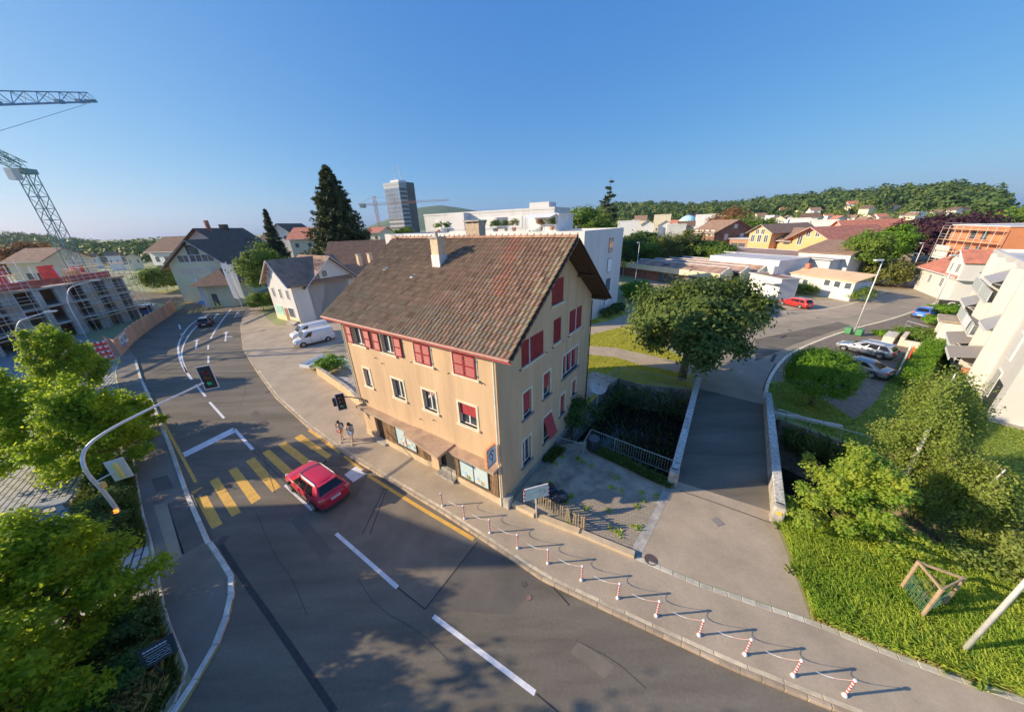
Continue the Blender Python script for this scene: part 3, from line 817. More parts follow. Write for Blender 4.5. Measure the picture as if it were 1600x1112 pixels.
# ------------------------------------------------------------------ roof
sv = Vector((HD / 2 + OE, 0, ZR_ - ZE)); SL = sv.length; sv.normalize()
nv = Vector((-sv.z, 0, sv.x))
def rp(s, a, h=0.0):
    return Vector((-OE, 0, ZE)) + sv * s + Vector((0, a, 0)) + nv * h
rb = MB(wood_dk)
rb.add([rp(0, -GR), rp(SL, -GR), rp(SL, HW + GL), rp(0, HW + GL), rp(0, -GR, -.1), rp(SL, -GR, -.12), rp(SL, HW + GL, -.12), rp(0, HW + GL, -.1)],
       [(0, 3, 2, 1), (4, 5, 6, 7), (0, 1, 5, 4), (1, 2, 6, 5), (2, 3, 7, 6), (3, 0, 4, 7)])
roof = rb.build('roof', house)
def mr(p): return Vector((HD - p.x, p.y, p.z))
bb = MB(mat('back_tiles', (.13, .085, .06), .85, .35, 3, .5, 12), wood_dk)
bb.add([mr(rp(0, -GR, .06)), mr(rp(SL, -GR, .06)), mr(rp(SL, HW + GL, .06)), mr(rp(0, HW + GL, .06))], [(0, 1, 2, 3)])
bb.use(wood_dk).add([mr(rp(0, -GR, .0)), mr(rp(SL, -GR, .0)), mr(rp(SL, HW + GL, .0)), mr(rp(0, HW + GL, .0)), mr(rp(0, -GR, -.1)), mr(rp(SL, -GR, -.12)), mr(rp(SL, HW + GL, -.12)), mr(rp(0, HW + GL, -.1))],
   [(0, 1, 2, 3), (7, 6, 5, 4), (0, 4, 5, 1), (2, 6, 7, 3), (3, 7, 4, 0)])
bb.build('back_slope', house, fix=False)
for s in (.35, SL * .5, SL - .3):
    for f in (lambda p: p, mr):
        MB(wood_dk).beam(f(rp(s, -GR + .1, -.22)), f(rp(s, .25, -.22)), .16, .2).build('purlin', house)
bgb = MB(wood_dk)
for f in (lambda p: p, mr):
    bgb.beam(f(rp(0, -GR - .02, -.03)), f(rp(SL, -GR - .02, -.03)), .04, .2, (0, 1, 0))
bgb.build('barge_board', house)
tile_o = mat('roof_tile', (1, 1, 1), .88, .22, 7, .3, 40, objcol=True)
tile_a = mat('roof_tile_joined', (1, 1, 1), .88, .22, 7, .3, 40)
_n, _l = tile_a.node_tree.nodes, tile_a.node_tree.links
_at = _n.new('ShaderNodeVertexColor'); _at.layer_name = 'tint'
_mx = _n.new('ShaderNodeMix'); _mx.data_type, _mx.blend_type = 'RGBA', 'MULTIPLY'; _mx.inputs[0].default_value = 1
_bs = _n['Principled BSDF']; _old = _bs.inputs['Base Color'].links[0].from_socket
_l.new(_old, _mx.inputs[6]); _l.new(_at.outputs[0], _mx.inputs[7]); _l.new(_mx.outputs[2], _bs.inputs['Base Color'])
NR, TW = 21, .25
EX = SL / NR
NC = int((HW + GL + GR) / TW)
TW = (HW + GL + GR) / NC
prof = [(0, .03), (.05, .052), (.1, .034), (.15, .010), (.2, .006), (TW - .004, .03)]
tl = MB(tile_o)
k = len(prof)
tl.add([(0, y, z + .055) for y, z in prof] + [(EX + .05, y, z - .004) for y, z in prof] + [(.0, y, z - .004) for y, z in prof],
       [[i + 1, i, k + i, k + i + 1] for i in range(k - 1)] + [[i, i + 1, 2 * k + i + 1, 2 * k + i] for i in range(k - 1)])
Rm = Matrix(((sv.x, 0, nv.x), (0, 1, 0), (sv.z, 0, nv.z))).to_4x4()
import bpy as _b
tint_rng = random.Random(3)
def tile_tint(r, c):
    a = -GR + c * TW
    f = a / HW
    t = tint_rng.random()
    base = Vector((.205, .128, .088)).lerp(Vector((.165, .122, .085)), min(1, max(0, f * 1.0 + tint_rng.uniform(-.25, .25))))
    if t < .07: base = base * .72
    elif t < .16: base = base * 1.22
    elif t < .20: base = base.lerp(Vector((.19, .17, .12)), .6)
    if r > NR * .4 and abs(a - 2.4 + (NR - r) * .1) < tint_rng.uniform(.1, .6): base = base.lerp(Vector((.27, .11, .075)), .55)
    if a < -.4 and t > .4: base = base.lerp(Vector((.26, .22, .14)), .55)
    if r < 6 and t > .5: base = base.lerp(Vector((.15, .13, .095)), .6)
    if r > 12 and a > 7 and t > .3: base = base.lerp(Vector((.12, .09, .07)), .4)
    m = tint_rng.uniform(.82, 1.14) * 1.45
    return Vector((base.x * 1.02, base.y, base.z * .95)) * m
tiles = []
for r in range(NR):
    for c in range(NC):
        p = rp(r * EX - .04, -GR + c * TW, .015)
        tiles.append((r, c, p))
cam_l = house.rotation_euler.to_matrix().inverted() @ (Vector((0, 0, CAM_H)) - Vector(house.location)) if False else Matrix.Rotation(-math.atan2(.824, .566), 3, 'Z') @ (Vector((0, 0, CAM_H)) - Vector((-.67, 12.87, 0)))
order = sorted(range(len(tiles)), key=lambda i: (tiles[i][2] - cam_l).length)
near = set(order[:300])
tme = None
jv, jf, jc = [], [], []
for i, (r, c, p) in enumerate(tiles):
    tint = tile_tint(r, c)
    jit = Matrix.Rotation(tint_rng.gauss(0, .012), 4, 'Z') @ Matrix.Rotation(tint_rng.gauss(0, .02), 4, 'X') @ Matrix.Rotation(tint_rng.gauss(0, .008), 4, 'Y')
    mt = Matrix.Translation(p + nv * tint_rng.uniform(0, .008)) @ Rm @ jit
    if i in near:
        if tme is None:
            o = tl.build('roof_tile', roof); tme = o.data
        else:
            o = link('roof_tile', tme, roof)
        o.matrix_local = mt
        o.color = (*tint, 1)
    else:
        o_ = len(jv)
        jv += [tuple(mt @ Vector(v)) for v in tl.v]
        jf += [[o_ + q for q in f] for f in tl.f]
        jc += [(*tint, 1)] * len(tl.v)
me = bpy.data.meshes.new('roof_tiling'); me.from_pydata(jv, [], jf); me.materials.append(tile_a)
ca = me.color_attributes.new('tint', 'FLOAT_COLOR', 'POINT'); ca.data.foreach_set('color', np.array(jc, 'f').ravel())
link('roof_tiling', me, roof)['kind'] = 'stuff'
rt = MB(mat('ridge_tile', (.22, .125, .08), .85, .3, 5, .3, 30, objcol=True))
k = 7
rt.add([(x, .13 * math.cos(PI * j / 6) * (1.1 if x == 0 else 1), .11 * math.sin(PI * j / 6) * (1.15 if x == 0 else 1)) for x in (0, .44) for j in range(k)], [[j, j + 1, k + j + 1, k + j] for j in range(k - 1)])
rt.box(-.015, .03, -.03, .03, .1, .2)
rme = None
a = -GR
while a < HW + GL - .2:
    if rme is None: o = rt.build('ridge_tile', roof); rme = o.data
    else: o = link('ridge_tile', rme, roof)
    o.matrix_local = Matrix.Translation((HD / 2, a, ZR_ + .03)) @ Matrix.Rotation(PI / 2, 4, 'Z')
    t = random.uniform(.75, 1.15); o.color = (t, t, t, 1); a += .42
# chimney, vent pipe, little roof lights
chb = MB(mat('chimney_render', (.36, .27, .18), .9, .2, 3, .3, 30))
ca_, cs_ = 6.75, SL - 2.4
cb = rp(cs_, ca_)
chim = chb.box(cb.x - .3, cb.x + .32, ca_ - .3, ca_ + .3, cb.z - .4, cb.z + 1.45).build('chimney', roof)
MB(galv).box(cb.x - .33, cb.x + .35, ca_ - .33, ca_ + .33, cb.z - .4, cb.z + .55).build('flashing', chim)
MB(conc_old).box(cb.x - .37, cb.x + .39, ca_ - .37, ca_ + .37, cb.z + 1.45, cb.z + 1.53).build('chimney_cap', chim)
MB(conc_old).lathe([(.12, 0), (.1, .3)], 10, (cb.x, ca_ + .05, cb.z + 1.53)).build('chimney_pot', chim)
c2 = MB(mat('chimney_brick', (.24, .19, .14), .9, .25, 6, .4, 20)).box(HD / 2 + .5, HD / 2 + 1.15, 5.6, 6.7, ZR_ - .8, ZR_ + .85).build('chimney', roof)
MB(conc_old).box(HD / 2 + .42, HD / 2 + 1.23, 5.5, 6.8, ZR_ + .95, ZR_ + 1.03).build('chimney_cap', c2)
for x in (5.6, 6.1, 6.6): MB(conc_old).box(HD / 2 + .55, HD / 2 + 1.1, x, x + .1, ZR_ + .85, ZR_ + .95).build('cap_leg', c2)
v_ = rp(SL - .35, 12.6); MB(iron).lathe([(.06, -.2), (.06, .25), (.1, .25), (.1, .32)], 10, v_).build('vent_pipe', roof)
for s, a in ((SL * .56, 11.1), (SL * .50, 8.0)):
    b = MB(galv); b.add([rp(s, a, .09), rp(s + .36, a, .085), rp(s + .36, a + .25, .085), rp(s, a + .25, .09)], [(0, 3, 2, 1)])
    b.use(glass_b).add([rp(s + .13, a + .03, .094), rp(s + .34, a + .03, .09), rp(s + .34, a + .22, .09), rp(s + .13, a + .22, .094)], [(0, 3, 2, 1)])
    b.build('glass_tile', roof)
# ------------------------------------------------------------------ generic buildings: (front edge p0 -> p1, depth going away from the viewer)
white_w = mat('white_render', (.315, .31, .30), .9, .09, .6, .2, 30, stretch=(0, 1, 1, .15))
cream_w = mat('cream_render', (.36, .315, .235), .9, .08, .5)
grey_w = mat('grey_render', (.36, .36, .35), .9, .1, .5)
tan_w = mat('tan_render', (.40, .32, .22), .9, .1, .5)
orange_w = mat('apricot_render', (.37, .215, .105), .9, .08, .5)
brownroof = mat('brown_roof', (.15, .095, .065), .88, .3, 1.2, .5, 9)
darkroof = mat('dark_roof', (.078, .050, .037), .88, .3, 1.2, .5, 9)
redroof = mat('red_roof', (.26, .10, .065), .88, .3, 1.2, .5, 9)
greyroof = mat('grey_roof', (.26, .255, .25), .9, .2, .3)
fascia_m = mat('pale_fascia', (.42, .40, .36), .8, .1, 2)
frame_w = mat('far_window_frame', (.50, .49, .46), .6, .05, 3)
def bld(name, label, cat, p0, p1, D, h, wm=white_w, roof=('gable', 'x', 3, .5), rm=brownroof, wins=(), z0=0.0, group=None, parts=None):
    p0, p1 = Vector((p0[0], p0[1], 0)), Vector((p1[0], p1[1], 0))
    d = p1 - p0; W = d.length
    t = thing(name, label, cat, (p0.x, p0.y, z0), math.atan2(d.y, d.x), group)
    t['W'] = W
    kind, ax = roof[0], roof[1]
    rise, ov = roof[2], roof[3]
    if kind == 'gable' and ax == 'x':
        prf = [(0, -.3), (D, -.3), (D, h), (D / 2, h + rise - .05), (0, h)]
        P = [(x, y, z) for x in (0, W) for y, z in prf]; n = 5
    elif kind == 'gable':
        prf = [(0, -.3), (W, -.3), (W, h), (W / 2, h + rise - .05), (0, h)]
        P = [(x, y, z) for y in (0, D) for x, z in prf]; n = 5
    else:
        prf = [(0, -.3), (D, -.3), (D, h), (0, h)]
        P = [(x, y, z) for x in (0, W) for y, z in prf]; n = 4
    b = MB(wm); b.add(P, [list(range(n))[::-1], list(range(n, 2 * n))] + [[i, (i + 1) % n, n + (i + 1) % n, n + i] for i in range(n)])
    b.build('wall', t, fix=True)
    r = MB(rm)
    th = .16
    def slab(q):
        q = [Vector(p) for p in q]; r.add(q + [p + Vector((0, 0, th)) for p in q], [(3, 2, 1, 0), (4, 5, 6, 7), (0, 1, 5, 4), (1, 2, 6, 5), (2, 3, 7, 6), (3, 0, 4, 7)])
    if kind == 'gable':
        k = rise / ((D if ax == 'x' else W) / 2)
        if ax == 'x':
            slab([(-ov, -ov, h - ov * k), (W + ov, -ov, h - ov * k), (W + ov, D / 2, h + rise), (-ov, D / 2, h + rise)])
            slab([(-ov, D / 2, h + rise + .002), (W + ov, D / 2, h + rise + .002), (W + ov, D + ov, h - ov * k), (-ov, D + ov, h - ov * k)])
        else:
            slab([(-ov, -ov, h - ov * k), (W / 2, -ov, h + rise), (W / 2, D + ov, h + rise), (-ov, D + ov, h - ov * k)])
            slab([(W / 2, -ov, h + rise + .002), (W + ov, -ov, h - ov * k), (W + ov, D + ov, h - ov * k), (W / 2, D + ov, h + rise + .002)])
        ro = r.build('roof', t, fix=True)
        g = MB(fascia_m)
        if ax == 'y':
            for y in (-ov - .03, ):
                g.beam((-ov, y, h - ov * k + .06), (W / 2, y, h + rise + .06), .05, .22, (0, 1, 0)); 
                g.build('barge_board', ro); g = MB(fascia_m)
                g.beam((W / 2, y, h + rise + .06), (W + ov, y, h - ov * k + .06), .05, .22, (0, 1, 0)); g.build('barge_board', ro)
        else:
            g.tube([(-ov, -ov - .06, h - ov * k + .05), (W + ov, -ov - .06, h - ov * k + .05)], .07, 6).build('gutter', ro)
    elif kind == 'hip':
        k = min(D, W) / 2
        A = [(-ov, -ov, h), (W + ov, -ov, h), (W + ov, D + ov, h), (-ov, D + ov, h)]
        rd = [(k, D / 2, h + rise), (W - k, D / 2, h + rise)] if W >= D else [(W / 2, k, h + rise), (W / 2, D - k, h + rise)]
        F = [(0, 1, 5, 4), (1, 2, 5), (2, 3, 4, 5), (3, 0, 4), (3, 2, 1, 0)] if W >= D else [(0, 1, 4), (1, 2, 5, 4), (2, 3, 5), (3, 0, 4, 5), (3, 2, 1, 0)]
        r.add(A + rd, F); r.build('roof', t, fix=True)
    elif kind == 'flat':
        r.box(.2, W - .2, .2, D - .2, h + .002, h + .1); ro = r.build('roof', t)
        g = MB(rm if rise == 0 else wm)
        e = rise if rise else .15
        for q in ((-ov, W + ov, -ov, .2), (-ov, W + ov, D - .2, D + ov), (-ov, .2, .2, D - .2), (W - .2, W + ov, .2, D - .2)):
            MB(wm if rise else fascia_m).box(*q, h + .001, h + e).build('parapet', ro)
    elif kind == 'shed':
        slab([(-ov, -ov, h), (W + ov, -ov, h), (W + ov, D + ov, h + rise), (-ov, D + ov, h + rise)]); r.build('roof', t, fix=True)
    for wspec in wins:
        win_row(t, W, D, *wspec)
    return t
FACES = {'f': lambda W, D: wframe((0, 0, 0), (1, 0, 0), (0, -1, 0)), 'r': lambda W, D: wframe((W, 0, 0), (0, 1, 0), (1, 0, 0)), 'l': lambda W, D: wframe((0, 0, 0), (0, 1, 0), (-1, 0, 0))}
pane_m = mat('window_glass', (.05, .06, .07), .08, .3, .8, spec=.8)
def win_row(t, W, D, face, a0, a1, n, z, w, h, style='w', zn=1, dz=2.8):
    tf = FACES[face](W, D)
    span = W if face == 'f' else D
    for j in range(zn):
        for i in range(n):
            c = (lerp(a0, a1, i / (n - 1)) if n > 1 else (a0 + a1) / 2) * span
            zz = z + j * dz
            b = WB(tf, frame_w if style != 'd' else iron_d); f_ = min(.12, w * .12)
            b.box(c - w / 2, c - w / 2 + f_, -.02, .05, zz, zz + h); b.box(c + w / 2 - f_, c + w / 2, -.02, .05, zz, zz + h)
            b.box(c - w / 2 + f_, c + w / 2 - f_, -.02, .05, zz, zz + f_); b.box(c - w / 2 + f_, c + w / 2 - f_, -.02, .05, zz + h - f_, zz + h)
            if style == 'm': b.box(c - f_ / 2.5, c + f_ / 2.5, -.02, .045, zz + f_, zz + h - f_)
            o = b.build('window', t)
            gm = pane_m
            if style == 'b': gm = mat('lowered_blind', (.34, .30, .24), .8, .1, 6)
            if style == 'g': gm = mat('grey_shutter', (.16, .16, .165), .7, .1, 6)
            WB(tf, gm).box(c - w / 2 + f_, c + w / 2 - f_, -.01, .02, zz + f_, zz + h - f_).build('pane', o)
def sub(t, name, m, tf=None):
    return WB(tf, m) if tf else MB(m)
def fpt(px, dist): return far(px, dist)
def edge(xl, xr, dist, skew=0.0):
    """front edge seen between two sight lines; skew pushes the right end further (+) or nearer (-)"""
    return far(xl, dist), far(xr, dist + skew)
# ---- white double-gabled house at the bend
C0 = at(471, 507)
dirL, dirR = (at(424, 494) - C0), None
dl = dirL.normalized(); drv = Vector((-dl.y, dl.x, 0)); drv = drv if drv.y > 0 else -drv
drv = Vector((dl.y, -dl.x, 0)) if drv.x < 0 else drv
WL = 8.6
t = bld('gabled_house', 'white gabled house with a grey street front standing beside the two parked white vans', 'house', C0 + dl * WL, C0, 9.5, 6.6, white_w, ('gable', 'y', 3.4, .7), brownroof,
        [('f', .2, .8, 3, 3.9, .95, 1.7, 'm'), ('f', .28, .72, 2, 6.9, .7, 1.2, 'm'), ('r', .6, .6, 1, 7.0, .7, .9, 'd')])
for a0, a1 in ((.8, 3.4), (5.4, 7.4)):
    b = WB(FACES['f'](WL, 9.5), frame_w).box(a0, a1, -.02, .06, .9, 2.6).build('shop_window', t)
    WB(FACES['f'](WL, 9.5), mat('green_display', (.20, .36, .28), .4, .3, 2) if a0 < 1 else pane_m).box(a0 + .1, a1 - .1, .0, .07, 1.0, 2.5).build('pane', b)
WB(FACES['f'](WL, 9.5), mat('brown_door', (.16, .08, .04), .6, .2, 2)).box(3.9, 5.0, -.02, .05, .1, 2.3).build('door', t)
WB(FACES['f'](WL, 9.5), mat('sand_plinth', (.42, .33, .2), .9, .1, 1)).box(-.02, WL + .02, -.05, .03, -.1, .85).build('plinth', t)
for i in range(3):
    WB(FACES['f'](WL, 9.5), conc_old).box(5.6, 8.2, .06 + i * .35, .41 + i * .35, 0, .5 - i * .16).build('step', t)
for z in (7.2, 7.9, 8.6):
    WB(FACES['f'](WL, 9.5), white_f).beam((1.2 + (z - 7.2) * 1.2, .02, z), (2.4 + (z - 7.2), .5, z + .6), .09, .09).build('gable_strut', t)
WB(FACES['r'](WL, 9.5), pipe_m).tube([(.25, .08, 6.3), (.25, .08, 0)], .06, 6).build('downpipe', t)
P2 = C0 + drv * 2.5
t2 = bld('gabled_wing', 'white wing with a plain end gable built onto the house beside the vans', 'house', P2, P2 + drv * 8.5, 9, 6.2, white_w, ('gable', 'y', 3.9, .8), brownroof, [('f', .22, .22, 1, 6.6, .75, 1.0, 'd')])
P3 = P2 + drv * 8.7 - dl * .3
t3 = bld('gabled_annexe', 'low white annexe with a broad brown roof and balcony nearest the yellow house', 'house', P3, P3 + drv * 7.2, 9, 5.0, white_w, ('gable', 'x', 2.9, .9), brownroof, [('f', .2, .5, 2, 3.0, .9, 1.2, 'd'), ('f', .2, .3, 1, .9, 1.0, 1.4, 'd')])
bal = MB(white_f).box(2.0, 6.8, -1.2, -.05, 2.7, 2.85).build('balcony', t3)
for i in range(4): MB(white_f).box(2.0, 6.8, -1.2, -1.14, 2.95 + i * .22, 3.12 + i * .22).build('balcony_board', bal)
for x in (3.2, 5.6):
    ch = MB(mat('chimney_render', (.3, .25, .2))).box(x, x + .7, 3.6, 4.3, 7, 9.6).build('chimney', t3)
    MB(conc_old).box(x - .1, x + .8, 3.5, 4.4, 9.6, 9.75).build('chimney_cap', ch)
# ---- pale yellow guesthouse across the junction with its long dark roofs
def zt(px, py, d): return zat(px, py, d)
DG = 105
a_, b_ = far(236, DG), far(330, DG - 6)
gh = bld('guesthouse', 'pale yellow gabled guesthouse with brown windows across the junction', 'house', a_, b_, 16, zt(285, 412, DG), mat('pale_yellow_render', (.46, .43, .25), .9, .06, .5), ('gable', 'y', zt(285, 376, DG) - zt(285, 412, DG), 1.2), darkroof,
   [('f', .3, .72, 3, zt(285, 410, DG), 2.4, 1.6, 'm'), ('f', .25, .8, 3, zt(285, 430, DG), 2.6, 1.6, 'b'), ('f', .5, .5, 1, zt(285, 398, DG), 2.2, 2.0, 'd')])
W_ = gh['W']
lg = WB(FACES['f'](W_, 16), iron_d)
lg.add([(W_ * .78, .02, 6.2), (W_ * .8, .02, 6.8), (W_ * .83, .02, 6.2)], [(0, 1, 2)])
for i in range(5): lg.box(W_ * (.85 + .028 * i), W_ * (.868 + .028 * i), .0, .03, 6.15, 6.15 + (.5, .35, .35, .55, .3)[i])
lg.build('wall_lettering', gh)
a_, b_ = far(300, DG + 2), far(372, DG + 18)
g2_ = bld('guesthouse_wing', 'long dark brown roofed wing with skylights behind the pale yellow guesthouse', 'house', a_ + Vector((4, 6, 0)), b_ + Vector((4, 6, 0)), 15, zt(330, 398, DG + 16), white_w, ('gable', 'x', zt(330, 358, DG + 20) - zt(330, 398, DG + 16), 1.5), darkroof, [('f', .2, .9, 4, 4.5, 1.6, 1.3, 'd')])
for fx in (.3, .42, .66, .8):
    MB(glass_b).cbox((g2_['W'] * fx, 4.0, zt(330, 398, DG + 16) + .53 * (zt(330, 358, DG + 20) - zt(330, 398, DG + 16)) + .28), (1.0, 1.1, .06)).build('skylight', g2_)
MB(redroof).tube([(g2_['W'] * .2, 7, 10), (g2_['W'] * .18, 7, 17.5)], .5, 8).build('chimney', g2_)
MB(darkroof).box(g2_['W'] * .55, g2_['W'] * .6, 6.5, 8.3, 12, 16.6).build('chimney', g2_)
a_, b_ = far(277, 92), far(322, 89)
g3_ = bld('entrance_porch', 'small hip roofed entrance pavilion in front of the pale yellow guesthouse', 'house', a_, b_, 7, 4.6, mat('pale_yellow_render', (1, 1, 1)), ('hip', 'x', 2.9, 1.6), darkroof, [('f', .3, .3, 1, .3, 1.0, 2.4, 'd')])
a_, b_ = far(212, 150), far(262, 140)
bld('terrace_house', 'dark roofed pale blue house behind the scaffolded building site', 'house', a_, b_, 12, zt(238, 392, 145), mat('pale_blue_render', (.34, .38, .42), .9, .06, .5), ('gable', 'x', 3.6, .8), darkroof, [('f', .2, .8, 3, 7, 1.4, 1.4, 'd')])
for i, (x0, x1, y0, y1, d, m, lb) in enumerate(((420, 447, 361, 350, 150, white_w, 'white gabled house left of the big spruce'), (445, 486, 372, 356, 140, cream_w, 'house with a red brown roof at the foot of the big spruce'), (395, 428, 376, 366, 165, cream_w, 'low brown roofed house right of the slim dark conifer'), (567, 590, 363, 356, 170, cream_w, 'terracotta roofed house below the distant crane'))):
    a_, b_ = far(x0, d), far(x1, d - 4)
    bld('town_house', lb, 'house', a_, b_, 12, zt((x0 + x1) / 2, y0, d), m, ('gable', 'y' if i == 0 else 'x', max(2, zt((x0 + x1) / 2, y1, d) - zt((x0 + x1) / 2, y0, d)), .8), (darkroof, redroof, darkroof, redroof)[i], [('f', .25, .75, 2, max(2, zt((x0 + x1) / 2, y0, d) - 3), 1.2, 1.3, 'd')])
bld('long_roofed_hall', 'long dark ridge roof between the white annexe and the yellow house', 'house', far(490, 78), far(605, 74), 14, 6.6, white_w, ('gable', 'x', zt(560, 377, 82) - 6.6, .8), darkroof)
# ---- office tower far behind
DT = 330
a_, b_ = far(609, DT), far(632, DT - 14)
zt_ = zt(620, 291, DT)
tw = bld('office_tower', 'tall glass office tower with antennas rising behind the roofs', 'tower', a_, b_, 17, zt_, mat('pale_tower_band', (.16, .18, .21), .6, .1, .1), ('flat', 'x', 2.0, .2), greyroof)
Wt = tw['W']
tg, tgb = mat('tower_glass', (.06, .095, .15), .15, .35, .09, spec=1.0), mat('tower_dark', (.055, .05, .055), .5, .3, .2)
for k in range(13):
    z = zt_ - 2.5 - k * (zt_ - 4) / 13
    hh = (zt_ - 4) / 13
    for j in range(6):
        x = Wt * (j + .06) / 6
        WB(FACES['f'](Wt, 17), tg if k < 7 else tgb).box(x, x + Wt * .88 / 6, 0, .12, z - hh * (.9 if k < 7 else .5), z).build('window', tw)
    WB(FACES['r'](Wt, 17), tgb).box(.5, 8.0, 0, .1, z - hh * .55, z).build('window', tw)
WB(FACES['r'](Wt, 17), tgb).box(8.6, 17.2, -1, .5, -1, zt_ + 2.4).build('stair_core', tw)
MB(grey_w).box(Wt * .25, Wt * .8, 4, 12, zt_ + .2, zt_ + 4.2).build('plant_room', tw)
for x in (.45, .8): MB(galv).tube([(Wt * x, 7, zt_ + 4), (Wt * x, 7, zt_ + 15)], .35, 6).build('antenna', tw)
# ---- white terraced flats behind the yellow house
Pa, Pb = at(906, 511), at(960, 480)
dv = (Pb - Pa).normalized(); lv = Vector((-dv.y, dv.x, 0))
WF = (Pb - Pa).length
zf = zat(966, 356, Pb.length)
fl = bld('flats', 'white terraced block of flats with planted roof terrace behind the yellow house', 'flats', Pa + lv * 46, Pa, WF + 1.0, zf - .9, white_w, ('flat', 'x', .9, .0), greyroof)
for z in (.4, 3.5, 6.6, 9.6):
    tf = FACES['r'](46, WF + 1)
    c = WF * .70
    b = WB(tf, iron_d).box(c - .85, c + .85, -.02, .05, z, z + 2.1).build('window', fl)
    WB(tf, mat('grey_shutter', (1, 1, 1)) if z in (6.6, .4) else glass_b).box(c - .78, c + .78, 0, .07, z + .07, z + 2.03).build('pane', b)
for k, (x, w_) in enumerate(((6, 6), (17, 5), (28, 6))):
    WB(FACES['f'](46, WF + 1), conc_old).box(x, x + w_, .05, .5, zf - 1.0, zf - .5).build('planter_ledge', fl)
tp = bld('penthouse', 'white penthouse storey with long windows set back on the roof of the flats', 'flats', far(664, 92), far(866, 72), 9, 4.0, white_w, ('flat', 'x', .4, .1), greyroof, [], z0=zf - .3)
WP = tp['W']
for x0, x1, m in ((.40, .60, mat('grey_blind', (.36, .35, .33), .8, .1, 5)), (.61, .69, glass_b), (.70, .79, mat('grey_blind', (1, 1, 1))), (.86, .97, glass_d), (.10, .15, mat('grey_blind', (1, 1, 1))), (.24, .29, mat('grey_blind', (1, 1, 1)))):
    b = WB(FACES['f'](WP, 9), fascia_m).box(WP * x0 - .1, WP * x1 + .1, -.02, .05, .5, 3.0).build('window', tp)
    WB(FACES['f'](WP, 9), m).box(WP * x0, WP * x1, 0, .08, .55, 2.9).build('pane', b)
MB(white_w).box(WP * .28, WP * .4, -2.2, -.02, 0, 4.2).build('wall_pier', tp)
MB(white_w).box(WP * .80, WP * .93, 3, 7, 4.4, 5.6).build('roof_house', tp)
aw_ = bld('terrace_pavilion', 'dark roofed terrace pavilion with awning at the right end of the penthouse', 'flats', far(826, 66), far(872, 62), 5, 2.6, grey_w, ('flat', 'x', 0, .5), fascia_m, [], z0=zf - .2)
MB(fascia_m).add([(.5, -.1, 2.9), (aw_['W'], -.1, 2.9), (aw_['W'], -2.6, 2.2), (.5, -2.6, 2.2)], [(0, 1, 2, 3)]).build('awning', aw_)
MB(galv).tube([(1.2, -2.5, 0), (1.2, -2.5, 2.3)], .07, 6).build('awning_post', aw_)
# ---- saw-tooth workshop hall
hall = thing('workshop_hall', 'tan saw-tooth roofed workshop hall with four ridges beyond the big tree', 'workshop', (0, 0, 0))
rid = [((1001, 405), (1140, 419)), ((1036, 401), (1172, 417)), ((1067, 398.5), (1198, 415.5)), ((1098, 396.7), (1221, 413.7))]
ZRd, ZVl = 4.5, 3.5
fl0 = lambda v: Vector((v.x, v.y, 0))
RD = [(fl0(at(*a, ZRd)), fl0(at(*b, ZRd))) for a, b in rid]
u1 = (RD[0][1] - RD[0][0]).normalized(); n1 = Vector((-u1.y, u1.x, 0)); n1 = n1 if n1.y > 0 else -n1
o1 = RD[0][1]; LH = (RD[0][1] - RD[0][0]).length
off = [(r[1] - o1).dot(n1) for r in RD]; sh_ = [(r[1] - o1).dot(u1) for r in RD]
st = (off[-1] - off[0]) / 3
hroof = mat('hall_roof', (.185, .12, .09), .85, .45, .5, .3, 10)
for k in range(4):
    base = o1 + n1 * (st * k) + u1 * sh_[k]
    f0, f1 = base - n1 * st * .62, base + n1 * st * .38
    b = MB(hroof)
    q = [f0, f0 - u1 * LH, base - u1 * LH, base]
    b.add([(p.x, p.y, z) for p, z in zip(q, (ZVl, ZVl, ZRd, ZRd))] + [(p.x, p.y, z + .1) for p, z in zip(q, (ZVl, ZVl, ZRd, ZRd))], [(3, 2, 1, 0), (4, 5, 6, 7), (0, 1, 5, 4), (1, 2, 6, 5), (2, 3, 7, 6), (3, 0, 4, 7)])
    ro = b.build('roof_slope', hall, fix=True)
    b = MB(hroof)
    q = [base, base - u1 * LH, f1 - u1 * LH, f1]
    b.add([(p.x, p.y, z + .1) for p, z in zip(q, (ZRd, ZRd, ZVl, ZVl))], [(0, 1, 2, 3)]); b.build('roof_slope', hall, fix=True)
    b = MB(tan_w); e = u1 * .05
    b.add([(p.x, p.y, z) for p, z in ((f0 + e, -.2), (f1 + e, -.2), (f1 + e, ZVl), (base + e, ZRd), (f0 + e, ZVl))], [(0, 1, 2, 3, 4)]); b.build('end_wall', hall)
    MB(fascia_m).beam(f0 + e * 2 + Vector((0, 0, ZVl + .1)), base + e * 2 + Vector((0, 0, ZRd + .12)), .18, .2).build('verge', hall)
    MB(fascia_m).beam(base + Vector((0, 0, ZRd + .14)), base - u1 * LH + Vector((0, 0, ZRd + .14)), .5, .1).build('ridge_cap', hall)
    for s_ in (.35, .6):
        if k in (0, 1): 
            c = f0.lerp(base, .5) - u1 * LH * s_; MB(glass_b).cbox((c.x, c.y, (ZVl + ZRd) / 2 + .2), (1.8, 1.0, .1), math.atan2(u1.y, u1.x)).build('skylight', hall)
f0 = o1 - n1 * st * .62 + u1 * sh_[0]
b = MB(tan_w); q0, q1 = f0, f0 - u1 * (LH + 9)
b.beam(q0 + Vector((0, 0, 3.0)), q1 + Vector((0, 0, 3.0)), .3, 1.2, (0, 0, 1)); b.build('canopy_band', hall)
MB(mat('hall_brick', (.17, .075, .05), .9, .3, 1, .3, 12)).beam(q0 + n1 * 1.5 + Vector((0, 0, 1.2)), q1 + n1 * 1.5 + Vector((0, 0, 1.2)), .3, 2.8).build('front_wall', hall)
